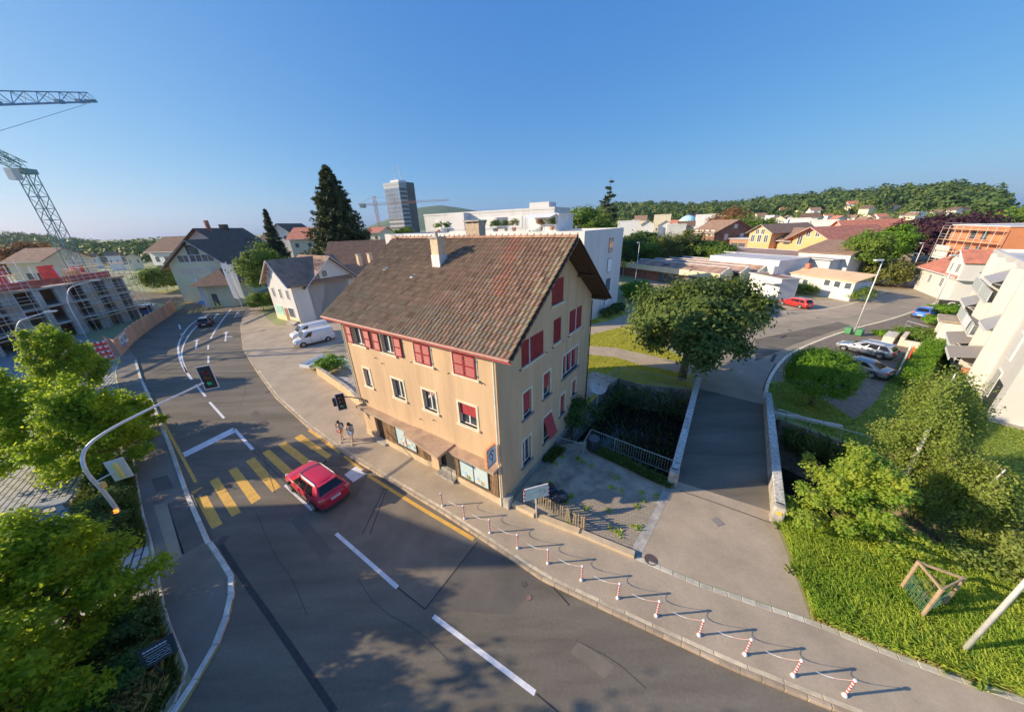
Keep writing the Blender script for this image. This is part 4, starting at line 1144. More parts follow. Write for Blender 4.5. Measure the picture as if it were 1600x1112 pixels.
for i in range(6):
    c = q0.lerp(q1, .08 + i * .075) + n1 * 1.3; MB(glass_b).cbox((c.x, c.y, 1.05), (1.6, .12, 2.0), math.atan2(u1.y, u1.x)).build('workshop_door', hall)
for px_, py_ in ((974, 414), (1132, 462)):
    pass
# ---- small white flat-roofed shed and the long low building
s0, s1 = at(1166, 455), at(1213, 468)
sh1 = bld('shed', 'small white flat roofed shed with a pale double door beside the red car', 'shed', s0, s1, 3.2, 3.6, white_w, ('flat', 'x', .12, .25), brownroof)
WB(FACES['f'](sh1['W'], 3.2), mat('pale_door', (.46, .50, .55), .6, .08, 2)).box(sh1['W'] * .58, sh1['W'] * .97, -.02, .06, .05, 2.5).build('door', sh1)
WB(FACES['f'](sh1['W'], 3.2), fascia_m).box(sh1['W'] * .52, sh1['W'] * 1.02, .0, 1.3, 2.75, 2.9).build('door_canopy', sh1)
MB(galv).cbox((sh1['W'] * .4, 2, 4.5), (.9, .9, 1.4)).build('roof_vent', sh1)
s0, s1 = at(1229, 452), at(1326, 471)
lb_ = bld('low_building', 'long low white building with a tan eaves band and six small windows', 'workshop', s0, s1, 3.4, 3.2, white_w, ('shed', 'x', 1.0, .25), mat('tan_metal_roof', (.36, .25, .15), .8, .15, .4), [('f', .16, .36, 3, 1.9, 1.0, 1.1, 'b'), ('f', .62, .92, 3, 1.9, 1.2, 1.2, 'w')])
MB(redroof).box(.3, 1.1, 2.3, 3.0, 3.9, 5.1).build('chimney', lb_)
MB(mat('barge_brown', (.14, .07, .055), .8)).box(-.3, lb_['W'] + .3, 9.3, 9.6, 5.3, 5.75).build('ridge_board', lb_) if False else None
# ---- long glazed hall behind, apricot houses, brown chalet
e0, e1 = far(1096, 112), far(1318, 92)
gl_ = bld('glazed_hall', 'long flat roofed hall with a ribbon of windows below the apricot houses', 'workshop', e0, e1, 14, zat(1200, 398, 100), white_w, ('flat', 'x', 0, .6), mat('brown_flat', (.19, .13, .10), .9, .2, .3))
Wg, hg = gl_['W'], zat(1200, 398, 100)
for i in range(9):
    x0 = Wg * (.02 + .062 * i); b = WB(FACES['f'](Wg, 14), frame_w).box(x0, x0 + Wg * .056, -.02, .06, hg - 3.0, hg - .7).build('window', gl_)
    WB(FACES['f'](Wg, 14), pane_m).box(x0 + .15, x0 + Wg * .056 - .15, 0, .08, hg - 2.8, hg - .9).build('pane', b)
bld('grey_flat_hall', 'pale grey flat roof between the saw-tooth hall and the glazed hall', 'workshop', far(1120, 92), far(1235, 84), 10, zat(1180, 404, 88), grey_w, ('flat', 'x', 0, .1), greyroof)
s0, s1 = far(1262, 98), far(1348, 94)
bld('brown_canopy_hall', 'brown roofed open hall in front of the apricot houses', 'workshop', s0, s1, 9, zat(1305, 396, 96), white_w, ('shed', 'x', 2.0, .4), brownroof)
DA = 128
ap1 = bld('apricot_house', 'apricot gabled house left of its twin, with a brown roof', 'house', far(1175, DA), far(1210, DA - 4), 18, zat(1190, 362, DA), orange_w, ('gable', 'y', zat(1192, 351, DA) - zat(1192, 362, DA), .8), brownroof, [('f', .35, .6, 2, zat(1190, 366, DA), 1.2, 1.6, 'm'), ('f', .2, .8, 3, zat(1190, 378, DA), 1.3, 2.2, 'm')])
bld('apricot_link', 'low apricot link building under a long brown roof between the twin gables', 'house', far(1210, DA), far(1250, DA - 6), 14, zat(1230, 374, DA), orange_w, ('gable', 'x', zat(1230, 356, DA + 7) - zat(1230, 374, DA), .8), brownroof, [('f', .3, .7, 2, zat(1230, 380, DA), 2.0, 1.5, 'd')])
ap2 = bld('apricot_house', 'apricot gabled house right of its twin, with a wide dark red roof', 'house', far(1246, DA - 8), far(1308, DA - 14), 18, zat(1280, 372, DA - 10), orange_w, ('gable', 'y', zat(1280, 355, DA - 10) - zat(1280, 372, DA - 10), 1.5), redroof, [('f', .38, .62, 2, zat(1280, 370, DA - 10), 1.2, 1.6, 'm'), ('f', .2, .2, 1, zat(1260, 383, DA - 10), 1.4, 2.4, 'm')])
bld('pink_house', 'pink gabled house with a red roof behind the apricot house', 'house', far(1292, 150), far(1332, 142), 16, zat(1312, 364, 146), mat('pink_render', (.36, .19, .13), .9, .06, .5), ('gable', 'y', 3.5, .8), redroof, [('f', .4, .4, 1, 6, 1.2, 1.4, 'd')])
bld('brown_hip_house', 'brown hip roofed annexe right of the pink house', 'house', far(1322, 132), far(1345, 128), 8, zat(1334, 377, 130), mat('brown_render', (.2, .13, .09), .9, .1, .5), ('hip', 'x', 2.6, .6), brownroof)
bld('cream_house', 'cream gabled house left of the round street trees', 'house', far(1338, 150), far(1368, 144), 12, zat(1352, 369, 147), cream_w, ('gable', 'y', zat(1352, 358, 147) - zat(1352, 369, 147), .6), darkroof, [('f', .3, .7, 2, 6, 1.1, 1.3, 'd')])
bl_ = bld('chalet', 'dark brown timber chalet with white shutters and a long brown roof', 'house', far(1086, 140), far(1120, 131), 14, zat(1103, 362, 135), mat('chalet_timber', (.12, .065, .045), .85, .3, .6, .3, 6), ('gable', 'x', zat(1103, 345, 140) - zat(1103, 362, 135), 1.0), brownroof, [('f', .15, .9, 4, zat(1103, 368, 135), 1.6, 1.8, 'b'), ('r', .3, .7, 2, 7, 1.3, 1.8, 'b'), ('r', .5, .5, 1, 10.5, 1.2, 1.2, 'b')])
MB(white_w).box(-.05, bl_['W'] + .05, -.08, 14, -.2, 4.4).build('ground_floor', bl_)
for i in range(6): WB(FACES['f'](bl_['W'], 14), pane_m).box(bl_['W'] * (.05 + .16 * i), bl_['W'] * (.14 + .16 * i), .09, .14, 1.6, 3.8).build('ground_window', bl_)
bld('brown_hall', 'low brown timber hall between the chalet and the apricot house', 'workshop', far(1146, 130), far(1175, 128), 10, zat(1160, 373, 130), mat('brown_cladding', (.21, .13, .09), .9, .2, .5), ('flat', 'x', 0, .4), greyroof, [('f', .3, .7, 2, 4, 1.8, 2.2, 'd')])
# ------------------------------------------------------------------ vegetation
def leaf_arrays(C, Nn, s, rng, asp=.62, fold=.18):
    """two folded triangles per leaf"""
    n = len(C)
    Nn = Nn / (np.linalg.norm(Nn, axis=1, keepdims=True) + 1e-9)
    r = rng.normal(size=(n, 3))
    t = np.cross(Nn, r); t /= np.linalg.norm(t, axis=1, keepdims=True) + 1e-9
    b = np.cross(Nn, t)
    s = np.broadcast_to(np.asarray(s), (n,))[:, None]
    v = np.empty((n, 4, 3))
    v[:, 0] = C - t * s * .5
    v[:, 1] = C + b * s * asp * .5 - Nn * s * fold
    v[:, 2] = C + t * s * .5
    v[:, 3] = C - b * s * asp * .5 - Nn * s * fold
    return v
def leaf_mesh(name, V, m, parent=None):
    n = len(V)
    me = bpy.data.meshes.new(name)
    me.vertices.add(n * 4); me.loops.add(n * 6); me.polygons.add(n * 2)
    me.vertices.foreach_set('co', V.reshape(-1).astype('f'))
    b = np.arange(n)[:, None] * 4
    li = np.concatenate([b + 0, b + 1, b + 2, b + 0, b + 2, b + 3], axis=1)
    me.loops.foreach_set('vertex_index', li.reshape(-1).astype('i'))
    me.polygons.foreach_set('loop_start', np.arange(n * 2, dtype='i') * 3)
    me.materials.append(m)
    me.update(calc_edges=True)
    return link(name, me, parent)
def rdirs(n, rng):
    d = rng.normal(size=(n, 3)); return d / np.linalg.norm(d, axis=1, keepdims=True)
bark = mat('bark', (.085, .065, .048), .95, .35, 4, .6, 25)
bark_pale = mat('pale_bark', (.46, .44, .40), .8, .5, 5, .3, 20)
def cluster_crown(c, rad, ncl, nlf, size, rng, clr=.28, flat=.7, shell=.45, up=.5, lump=.25, cut=None):
    """leaf clusters filling an uneven ellipsoid"""
    c = np.array(c, float); rad = np.array(rad, float)
    d = rdirs(ncl, rng)
    d[:, 2] = np.where(d[:, 2] < -.55, -d[:, 2] * .6, d[:, 2])
    f = (shell + (1 - shell) * rng.random(ncl) ** .6)
    lob = 1 + lump * (np.sin(d[:, 0] * 3.1 + c[0]) * np.cos(d[:, 1] * 2.7 + c[1]) + .6 * np.sin(d[:, 2] * 5 + c[0] * 2))
    P = c + d * rad * (f * lob)[:, None]
    r = clr * rad.mean() * rng.uniform(.55, 1.25, ncl)
    idx = np.repeat(np.arange(ncl), nlf)
    o = rng.normal(size=(ncl * nlf, 3)) * .5
    o[:, 2] *= flat
    L_ = P[idx] + o * r[idx][:, None]
    N_ = d[idx] * .55 + np.array([0, 0, up]) + rng.normal(size=L_.shape) * .45 + o * .5
    s = size * rng.uniform(.65, 1.3, len(L_))
    return leaf_arrays(L_, N_, s, rng), P
def branch_crown(base, H, R_, rng, nb=26, sub=5, nl=46, size=.2, low=.18, elev=(15, 65), clr=.26, up=.6, curve=.12):
    """leafy shoots: branches leave the stem upward and outward, twigs carry the leaves, tips stay thin"""
    base = np.array(base, float)
    Ls, Ns, limbs = [], [], []
    for k in range(nb):
        f = (k + rng.random()) / nb
        h0 = H * (low + .55 * f)
        az = k * 2.4 + rng.uniform(-.4, .4)
        el = math.radians(lerp(elev[0], elev[1], f) + rng.uniform(-10, 12))
        ln = R_ * (1.05 - .35 * f) * rng.uniform(.75, 1.2)
        d = np.array([math.cos(az) * math.cos(el), math.sin(az) * math.cos(el), math.sin(el)])
        p0 = base + np.array([0, 0, h0])
        if (p0 + d * ln)[2] > base[2] + H * 1.03: ln *= max(.3, (H * 1.03 - h0) / (d[2] * ln + 1e-6))
        tip = p0 + d * ln
        limbs.append((p0, tip))
        for j in range(sub):
            t0 = rng.uniform(.25, .8)
            q0 = p0 + d * ln * t0
            e = d + rdirs(1, rng)[0] * .75; e[2] = e[2] * .5 + .12; e /= np.linalg.norm(e)
            l2 = ln * rng.uniform(.28, .5) * (1.15 - t0 * .5)
            m = nl
            t = rng.random(m) ** .8
            pts = q0 + e * (l2 * t)[:, None] - np.array([0, 0, 1]) * (curve * l2 * t * t)[:, None]
            w_ = clr * R_ * (1 - .55 * t)[:, None] * .55
            o = rng.normal(size=(m, 3)) * w_
            Ls.append(pts + o); Ns.append(o / (w_ + .01) * .35 + np.array([0, 0, up]) + d * .25 + rng.normal(size=(m, 3)) * .4)
        m = int(nl * 1.3); t = .3 + .7 * rng.random(m)
        pts = p0 + d * (ln * t)[:, None]
        w_ = clr * R_ * (1.02 - .8 * t)[:, None] * .5
        o = rng.normal(size=(m, 3)) * w_
        Ls.append(pts + o); Ns.append(o / (w_ + .01) * .35 + np.array([0, 0, up]) + rng.normal(size=(m, 3)) * .4)
    L_, N_ = np.concatenate(Ls), np.concatenate(Ns)
    return leaf_arrays(L_, N_, size * rng.uniform(.6, 1.3, len(L_)), rng), limbs
def tree(name, label, loc, H, kind, lm, seed, group=None, cat='tree', trunk_r=.16, bk=bark, R_=3, cz=.6, rz_=None, **kw):
    rng = np.random.default_rng(seed)
    loc = Vector(loc)
    t = thing(name, label, cat, loc, 0, group)
    tm = MB(bk)
    if kind == 'branch':
        V, limbs = branch_crown((0, 0, 0), H, R_, rng, **kw)
        ends = [l[1] for l in limbs]; st_ = [l[0] for l in limbs]
        lean = rng.uniform(-.15, .15, 2)
        tm.tube([(0, 0, -.2), (lean[0] * .3, lean[1] * .3, H * .3), (0, 0, H * .62), (0, 0, H * .8)], [trunk_r * 1.25, trunk_r, trunk_r * .55, trunk_r * .2], 8)
        for a, b in zip(st_, ends):
            m_ = (a + b) / 2 + np.array([0, 0, .06 * H * .3])
            tm.tube([tuple(a), tuple(m_), tuple(b)], [trunk_r * .35, trunk_r * .22, .01], 5)
    else:
        rad = (R_, R_, rz_ or R_)
        V, P = cluster_crown((0, 0, H * cz), rad, rng=rng, **kw)
        tm.tube([(0, 0, -.2), (.05, 0, H * cz * .5), (0, .05, H * cz)], [trunk_r * 1.3, trunk_r, trunk_r * .6], 8)
        pk = rng.choice(len(P), min(14, len(P)), replace=False)
        for i in pk:
            s_ = np.array([0, 0, H * cz * rng.uniform(.45, .9)])
            tm.tube([tuple(s_), tuple((s_ + P[i]) / 2 + np.array([0, 0, .1])), tuple(P[i])], [trunk_r * .45, trunk_r * .28, .015], 5)
    tm.build('trunk', t, smooth=True)
    leaf_mesh('crown', V, lm, t)
    return t
def conifer(name, label, loc, H, R_, lm, seed, group=None, nw=26, nb=11, droop=.25, trunk_r=.25, dens=26, size=.5, gap=0.0, shape=1.0):
    rng = np.random.default_rng(seed)
    t = thing(name, label, 'conifer', loc, 0, group)
    MB(bark).tube([(0, 0, -.2), (0, 0, H * .5), (0, 0, H * .98)], [trunk_r, trunk_r * .6, .03], 7).build('trunk', t)
    Ls, Ns = [], []
    for i in range(nw):
        f = (i + .3) / nw
        z = H * (.06 + .93 * f)
        rr = R_ * (1 - f) ** shape * rng.uniform(.8, 1.12) + .12
        z0_ = z
        for j in range(max(4, int(nb * (1 - f * .5)))):
            if rng.random() < gap: continue
            z = min(H * .985, z0_ + rng.uniform(-.8, .8) * H / nw)
            az = rng.uniform(0, 2 * PI); ln = rr * rng.uniform(.65, 1.15)
            m = dens
            q = rng.random(m) ** .75
            d = np.array([math.cos(az), math.sin(az), 0])
            p = np.array([0, 0, z]) + d * (ln * q)[:, None] + np.array([0, 0, 1.0]) * (-droop * ln * q + .22 * ln * q * q * q)[:, None]
            side = np.array([-d[1], d[0], 0]) * (rng.normal(size=m) * .16 * ln * (1.1 - q))[:, None]
            p = p + side - np.array([0, 0, 1]) * (np.abs(rng.normal(size=m)) * .10 * ln * .6)[:, None]
            Ls.append(p); Ns.append(np.array([0, 0, .8]) + d * .3 + rng.normal(size=(m, 3)) * .5)
    L_, N_ = np.concatenate(Ls), np.concatenate(Ns)
    leaf_mesh('crown', leaf_arrays(L_, N_, size * rng.uniform(.6, 1.3, len(L_)), rng, asp=.35, fold=.1), lm, t)
    return t
lf_left = leafmat('maple_leaves', (.038, .090, .008), (.185, .225, .014), .58, .015, .8)
lf_big = leafmat('big_tree_leaves', (.020, .045, .012), (.085, .105, .022), .25, .02, .5)
lf_round = leafmat('clipped_leaves', (.030, .085, .008), (.10, .165, .014), .3, .03, 1.2)
lf_bush = leafmat('young_maple_leaves', (.050, .115, .014), (.19, .21, .03), .35, .03, .9)
lf_birch = leafmat('birch_leaves', (.055, .095, .016), (.165, .185, .04), .35, .02, .9)
lf_will = leafmat('willow_leaves', (.055, .09, .02), (.155, .17, .045), .35, .02, .8)
lf_dark = leafmat('dark_shrub_leaves', (.018, .04, .010), (.055, .085, .018), .25, .02, 1.0)
lf_mid = leafmat('street_tree_leaves', (.035, .075, .012), (.11, .145, .02), .3, .02, .5)
lf_olive = leafmat('olive_leaves', (.05, .065, .015), (.12, .12, .03), .3, .02, .5)
lf_con = leafmat('spruce_needles', (.018, .032, .012), (.055, .062, .022), .12, .01, .5)
lf_purple = leafmat('copper_beech_leaves', (.022, .010, .014), (.055, .022, .026), .2, .0, .4)
lf_red = leafmat('rusty_leaves', (.09, .05, .02), (.16, .085, .035), .3, .0, .4)
G_L = 'young street trees on the plaza'
tree('maple_tree', 'bushy bright green street tree at the bottom corner beside the black notice board', (-17.0, 7.5, 0), 6.5, 'branch', lf_left, 11, G_L, R_=2.35, nb=38, sub=7, nl=95, size=.17, clr=.2, elev=(8, 62), low=.12)
tree('maple_tree', 'lower bright green tree at the very bottom edge of the plaza', (-15.4, 4.6, 0), 5.0, 'branch', lf_left, 12, G_L, R_=2.5, nb=30, sub=6, nl=85, size=.17, clr=.2, elev=(5, 60), low=.1)
tree('maple_tree', 'tall bright green tree behind the curved signal mast', (-26.2, 16.6, 0), 7.2, 'branch', lf_left, 13, G_L, R_=2.8, nb=36, sub=7, nl=90, size=.19, clr=.2, elev=(5, 60), low=.12)
tree('maple_tree', 'bright green tree at the edge of the photo beyond the signal mast tree', (-31.5, 17.2, 0), 7.6, 'branch', lf_left, 14, G_L, R_=2.9, nb=34, sub=6, nl=85, size=.2, clr=.2, elev=(5, 60), low=.15)
tree('maple_tree', 'bright green tree under the curved street lamps by the building site', (-43.6, 28.6, 0), 7.4, 'branch', lf_left, 15, G_L, R_=3.0, nb=36, sub=6, nl=90, size=.23, clr=.2, elev=(5, 60), low=.12)
tree('maple_tree', 'small bright green tree leaning over the pavement by the walking person', (-29.2, 20.4, 0), 4.1, 'branch', lf_left, 16, G_L, R_=2.0, nb=24, sub=6, nl=55, size=.24, clr=.2, elev=(0, 55), low=.1)
tree('maple_tree', 'green tree low at the left edge behind the plaza bench', (-20.2, 3.9, 0), 5.0, 'branch', lf_left, 18, G_L, R_=2.1, nb=30, sub=6, nl=85, size=.18, clr=.2, elev=(5, 60), low=.12)
tree('big_tree', 'big dark green spreading tree beside the bridge and the creek railing', (16.2, 27.0, 0), 10.0, 'cluster', lf_big, 21, R_=5.0, rz_=4.5, cz=.53, trunk_r=.3, ncl=210, nlf=120, size=.36, clr=.24, flat=.6, shell=.42, lump=.22)
tree('clipped_tree', 'round clipped green tree on the lawn in front of the silver coupe', at(1266, 632), 4.6, 'cluster', lf_round, 22, R_=2.1, rz_=2.0, cz=.58, trunk_r=.12, ncl=460, nlf=80, size=.14, clr=.2, shell=.72, lump=.03)
tree('maple_shrub', 'bright yellow green shrub with upright shoots beside the bridge parapet', (15.6, 10.9, -.8), 6.0, 'branch', lf_bush, 23, None, 'shrub', R_=2.6, nb=34, sub=6, nl=85, size=.15, clr=.13, elev=(18, 80), low=.1)
# weeping birches
def birch(label, loc, H, R_, seed, lean):
    rng = np.random.default_rng(seed)
    t = thing('birch_tree', label, 'birch', loc, 0, 'birches on the creek bank')
    tm, tb = MB(bark_pale), MB(bark)
    tm.tube([(0, 0, -.3), (lean[0] * .4, lean[1] * .4, H * .45), (lean[0], lean[1], H)], [.15, .1, .02], 8)
    Ls, Ns = [], []
    for k in range(36):
        f = rng.uniform(.28, 1); z = H * f; az = k * 2.4 + rng.uniform(-.3, .3); ln = R_ * (1.1 - .6 * f) * rng.uniform(.7, 1.2)
        d = np.array([math.cos(az), math.sin(az), 0.]); p0 = np.array([lean[0] * f, lean[1] * f, z])
        q = np.linspace(0, 1, 5)
        arc = [tuple(p0 + d * ln * s + np.array([0, 0, .35 * ln * s - .75 * ln * s * s])) for s in q]
        tb.tube(arc, [.028, .02, .014, .009, .004], 5)
        for j in range(13):
            s = rng.uniform(.2, 1.0); c0 = p0 + d * ln * s + np.array([0, 0, .35 * ln * s - .75 * ln * s * s]) + rng.normal(size=3) * .12 * ln
            dl_ = rng.uniform(.5, 1.7) * (1.1 - .3 * f); m = 44
            u_ = rng.random(m)
            o = rng.normal(size=(m, 3)) * np.array([.16, .16, .1])
            Ls.append(c0 + o - np.array([0, 0, 1.0]) * (dl_ * u_)[:, None] + d * (.15 * dl_ * u_)[:, None])
            Ns.append(np.array([0, 0, .5]) + d * .5 + rng.normal(size=(m, 3)) * .6)
    tb.build('branches', tm.build('trunk', t, smooth=True), smooth=True)['kind'] = 'stuff'
    L_, N_ = np.concatenate(Ls), np.concatenate(Ns)
    leaf_mesh('crown', leaf_arrays(L_, N_, .115 * rng.uniform(.6, 1.3, len(L_)), rng), lf_birch, t)
birch('weeping birch with pale stem nearer the bridge', (20.9, 12.9, -.6), 7.5, 2.4, 31, (.3, .5))
birch('weeping birch with pale stem nearer the white flats', (22.7, 13.5, -.3), 6.3, 1.9, 32, (.2, .3))
birch('weeping birch arching over the creek at the picture edge', (21.4, 11.0, -.8), 4.2, 2.0, 33, (.4, -.2))
tree('willow_shrub', 'large dull green willow shrub on the near creek bank above the wooden tree guard', (21.0, 7.3, -.6), 3.8, 'branch', lf_will, 24, None, 'shrub', R_=2.6, nb=34, sub=7, nl=66, size=.15, clr=.2, elev=(-5, 65), low=.05)
tree('willow_shrub', 'willow shrub at the right edge beside the slanting lamp post', (23.2, 5.6, -.3), 3.2, 'branch', lf_will, 25, None, 'shrub', R_=2.2, nb=32, sub=7, nl=60, size=.15, clr=.2, elev=(-5, 65), low=.05)
tree('creek_shrub', 'dark shrub growing from the creek bed against the house gable', (4.4, 20.2, -2.2), 4.8, 'cluster', lf_dark, 26, None, 'shrub', R_=1.15, rz_=2.0, cz=.6, trunk_r=.06, ncl=70, nlf=60, size=.16, clr=.32, shell=.3)
def shrub(label, px, py, R_, H, lm, seed, ncl=60, nlf=50, size=.22, group=None, z=0, name='shrub', loc=None):
    return tree(name, label, loc or at(px, py, z), H, 'cluster', lm, seed, group, 'shrub', R_=R_, rz_=H * .52, cz=.5, trunk_r=.05, ncl=ncl, nlf=nlf, size=size, clr=.3, shell=.5, lump=.12)
shrub('yellow green bush on the terrace behind the green railing', 518, 575, 1.5, 1.3, lf_round, 41, z=.3)
shrub('green bush at the corner of the white gabled house', 412, 484, 2.2, 3.6, lf_mid, 42, 90, 60, .3)
shrub('round bush with clipped top before the saw-tooth hall', 994, 470, 2.6, 3.8, lf_round, 43, 110, 60, .3)
shrub('low round bush left against the white flats', 948, 495, 1.0, 1.5, lf_dark, 44)
shrub('low round bush right of its pair against the white flats', 964, 489, 1.2, 1.7, lf_dark, 45)
shrub('big olive green rounded bush beside the street bend', 1372, 446, 4.2, 5.2, lf_olive, 46, 150, 70, .42)
shrub('small green bush at the end of the long low building', 1340, 470, 2.0, 2.4, lf_mid, 47)
shrub('low bush in front of the white flats beside the blue car, upper one', 1476, 494, 1.8, 1.6, lf_round, 48, 80, 50, .3)
shrub('low bush in front of the white flats beside the blue car, lower one', 1474, 510, 1.7, 1.4, lf_round, 49, 80, 50, .3)
shrub('flat topped shrub bed behind the pink garden wall', 1446, 530, 2.6, 1.0, lf_mid, 50, 80, 50, .25)
shrub('low shrub between the silver estate car and the grey steps', 1385, 526, 1.1, .8, lf_round, 51, 40, 40, .22)
shrub('dark hedge in front of the guesthouse entrance', 350, 452, 6.5, 6.0, lf_dark, 52, 150, 60, .5)
shrub('round green bush left of the guesthouse entrance pavilion', 262, 455, 4.6, 6.8, lf_mid, 53, 150, 60, .5)
shrub('dark shrub at the corner of the lawn by the tan hall canopy', 985, 462, 2.0, 2.4, lf_dark, 54, 70, 50, .28)
shrub('grassy bush at the foot of the shed wall beside the red car', 1258, 458, 2.6, 1.8, lf_mid, 55, 80, 50, .28)
tree('street_tree', 'round green tree at the road junction before the white gabled house', far(388, 78), zat(388, 377, 78), 'cluster', lf_mid, 61, R_=3.6, rz_=5.0, cz=.58, ncl=150, nlf=80, size=.4, clr=.26)
conifer('spruce_tree', 'very tall broad dark spruce standing above the roofs', far(528, 92), zat(525, 257, 92), 10.0, lf_con, 62, nw=60, nb=24, dens=60, size=1.0, droop=.3, shape=.72)
conifer('spruce_tree', 'slim pointed dark conifer left of the big spruce', far(420, 118), zat(414, 327, 118), 4.2, lf_con, 63, nw=36, nb=16, dens=40, size=1.0, droop=.25, shape=.85)
conifer('cedar_tree', 'loose dark conifer rising above the right end of the flats', far(949, 96), zat(950, 274, 96), 4.6, lf_con, 64, nw=26, nb=8, dens=60, size=.8, droop=.2, gap=.3, shape=.6)
for i, (px, d, top, R_, lm, lb) in enumerate(((903, 92, 319, 5.0, lf_mid, 'bright green tree peeping over the roof terrace'), (930, 90, 334, 4.5, lf_mid, 'bright green tree below the loose dark conifer'), (985, 104, 364, 5.0, lf_dark, 'dark green tree just right of the white flats'), (1012, 106, 368, 5.0, lf_mid, 'green tree behind the left end of the saw-tooth hall'), (1042, 108, 364, 4.8, lf_olive, 'olive tree behind the saw-tooth roof, left of the rusty one'),
      (1074, 110, 357, 5.0, lf_olive, 'tall olive tree behind the middle of the saw-tooth roof'), (1102, 110, 371, 4.4, lf_mid, 'green tree behind the right end of the saw-tooth hall'), (1130, 108, 376, 4.0, lf_mid, 'low green tree left of the ribbon windows'), (1000, 116, 360, 6, lf_dark, 'dark tree behind the bushes right of the flats'),
      (1396, 118, 348, 4.6, lf_round, 'large round dark green street tree beside the straight street'), (1372, 98, 360, 3.5, lf_mid, 'lighter green street tree nearer the bend'), (1480, 150, 331, 11, lf_purple, 'large copper beech with purple foliage'), (1160, 160, 336, 10, lf_mid, 'wide bright green tree behind the apricot house'), (1136, 175, 322, 7.5, lf_red, 'rusty brown tree left of the bright green one'), (1592, 160, 335, 13, lf_mid, 'light green tree behind the scaffolded orange building'), (1545, 190, 322, 14, lf_mid, 'broad green tree beyond the copper beech'), (14, 130, 374, 4.5, lf_red, 'rusty tree behind the left scaffolding'),
      (627, 110, 352, 3.0, lf_mid, 'small light green tree before the office tower'), (1180, 175, 340, 8, lf_olive, 'olive tree right of the wide bright green one'))):
    h_ = zat(px, top, d)
    tree('broadleaf_tree', lb, far(px, d), h_, 'cluster', lm, 70 + i, R_=R_, rz_=min(h_ * .5, R_ * 1.15), cz=1 - min(h_ * .5, R_ * 1.15) / h_, trunk_r=.25, ncl=110, nlf=70, size=.12 * R_ if R_ < 7 else .085 * R_, clr=.27, shell=.5)
tree('garden_hedge', 'tall clipped hedge walling off the garden by the parked cars', (42.5, 31.0, 0), .2, 'branch', lf_round, 99, None, 'hedge', R_=.2, nb=2, sub=1, nl=2) if False else None
# hedge: a thing with its own leafy mass
def hedge(label, a, b, wd, h, lm, seed, n=9000, size=.14):
    rng = np.random.default_rng(seed)
    a, b = Vector(a), Vector(b)
    d = b - a; ln = d.length; d.normalize(); nn = Vector((-d.y, d.x, 0))
    t = thing('hedge', label, 'hedge', (a.x, a.y, 0))
    face = rng.integers(0, 5, n)
    u_, v2, w2 = rng.random(n) * ln, rng.uniform(-.5, .5, n) * wd, rng.random(n) * h
    v2 = np.where(face == 0, -.5 * wd, np.where(face == 1, .5 * wd, v2)); w2 = np.where(face >= 3, h, w2); u_ = np.where(face == 2, np.where(rng.random(n) < .5, 0, ln), u_)
    C = np.outer(u_, np.array([d.x, d.y, 0])) + np.outer(v2, np.array([nn.x, nn.y, 0])); C[:, 2] = w2
    C += rng.normal(size=C.shape) * .07
    N_ = rng.normal(size=C.shape) * .6; N_[:, 2] += .6
    leaf_mesh('foliage', leaf_arrays(C, N_, size * rng.uniform(.6, 1.3, n), rng), lm, t)
    core = MB(bark); q = a - a
    core.add([tuple(q + d * s * ln + nn * e * (wd / 2 - .12) + Vector((0, 0, z))) for z in (0, h - .12) for s, e in ((.02, -1), (.98, -1), (.98, 1), (.02, 1))], [(3, 2, 1, 0), (4, 5, 6, 7), (0, 1, 5, 4), (1, 2, 6, 5), (2, 3, 7, 6), (3, 0, 4, 7)])
    core.build('branches', t)
    return t
hedge('tall clipped green hedge between the parked cars and the playground', at(1450, 556), at(1420, 606), 1.3, 1.6, lf_round, 101, 14000)
hedge('low clipped hedge along the garden fence behind the playground', at(1445, 552), at(1508, 572), .9, 1.0, lf_round, 102, 7000)
# grass: long on the creek bank, short on the verges
def blades(name, pts, h, lm, seed, wd=.025, lean=.5, z=0.0, parent=None):
    rng = np.random.default_rng(seed)
    n = len(pts)
    a = rng.uniform(0, 2 * PI, n); hh = h * rng.uniform(.5, 1.3, n)
    d = np.stack([np.cos(a), np.sin(a), np.zeros(n)], 1); s_ = np.stack([-np.sin(a), np.cos(a), np.zeros(n)], 1)
    V = np.empty((n, 4, 3))
    V[:, 0] = pts - s_ * wd
    V[:, 1] = pts + s_ * wd
    V[:, 2] = pts + d * (lean * hh * .9)[:, None] + np.array([0, 0, 1]) * hh[:, None] + s_ * wd * .2
    V[:, 3] = pts + d * (lean * hh * .35)[:, None] + np.array([0, 0, .65]) * hh[:, None] - s_ * wd
    o = leaf_mesh(name, V, lm, parent); o['kind'] = 'stuff'
    return o
def in_poly(P, poly):
    x, y = P[:, 0], P[:, 1]; r = np.zeros(len(P), bool); n = len(poly); j = n - 1
    for i in range(n):
        xi, yi, xj, yj = *poly[i][:2], *poly[j][:2]
        c = ((yi > y) != (yj > y)) & (x < (xj - xi) * (y - yi) / (yj - yi + 1e-12) + xi)
        r ^= c; j = i
    return r
def scatter(poly, n, seed):
    rng = np.random.default_rng(seed)
    P = np.array([p[:2] for p in poly], float); lo, hi = P.min(0), P.max(0)
    out = []
    while sum(map(len, out)) < n:
        q = rng.uniform(lo, hi, (n * 2, 2)); out.append(q[in_poly(q, poly)])
    q = np.concatenate(out)[:n]
    return np.concatenate([q, np.zeros((n, 1))], 1)
gr_long = leafmat('long_grass', (.075, .145, .016), (.255, .275, .05), .4, .02, .45)
gr_short = leafmat('short_grass', (.10, .13, .012), (.23, .21, .03), .3, .02, .6)
gr_dry = leafmat('dry_grass', (.14, .11, .04), (.24, .18, .07), .3, .0, 1.0)
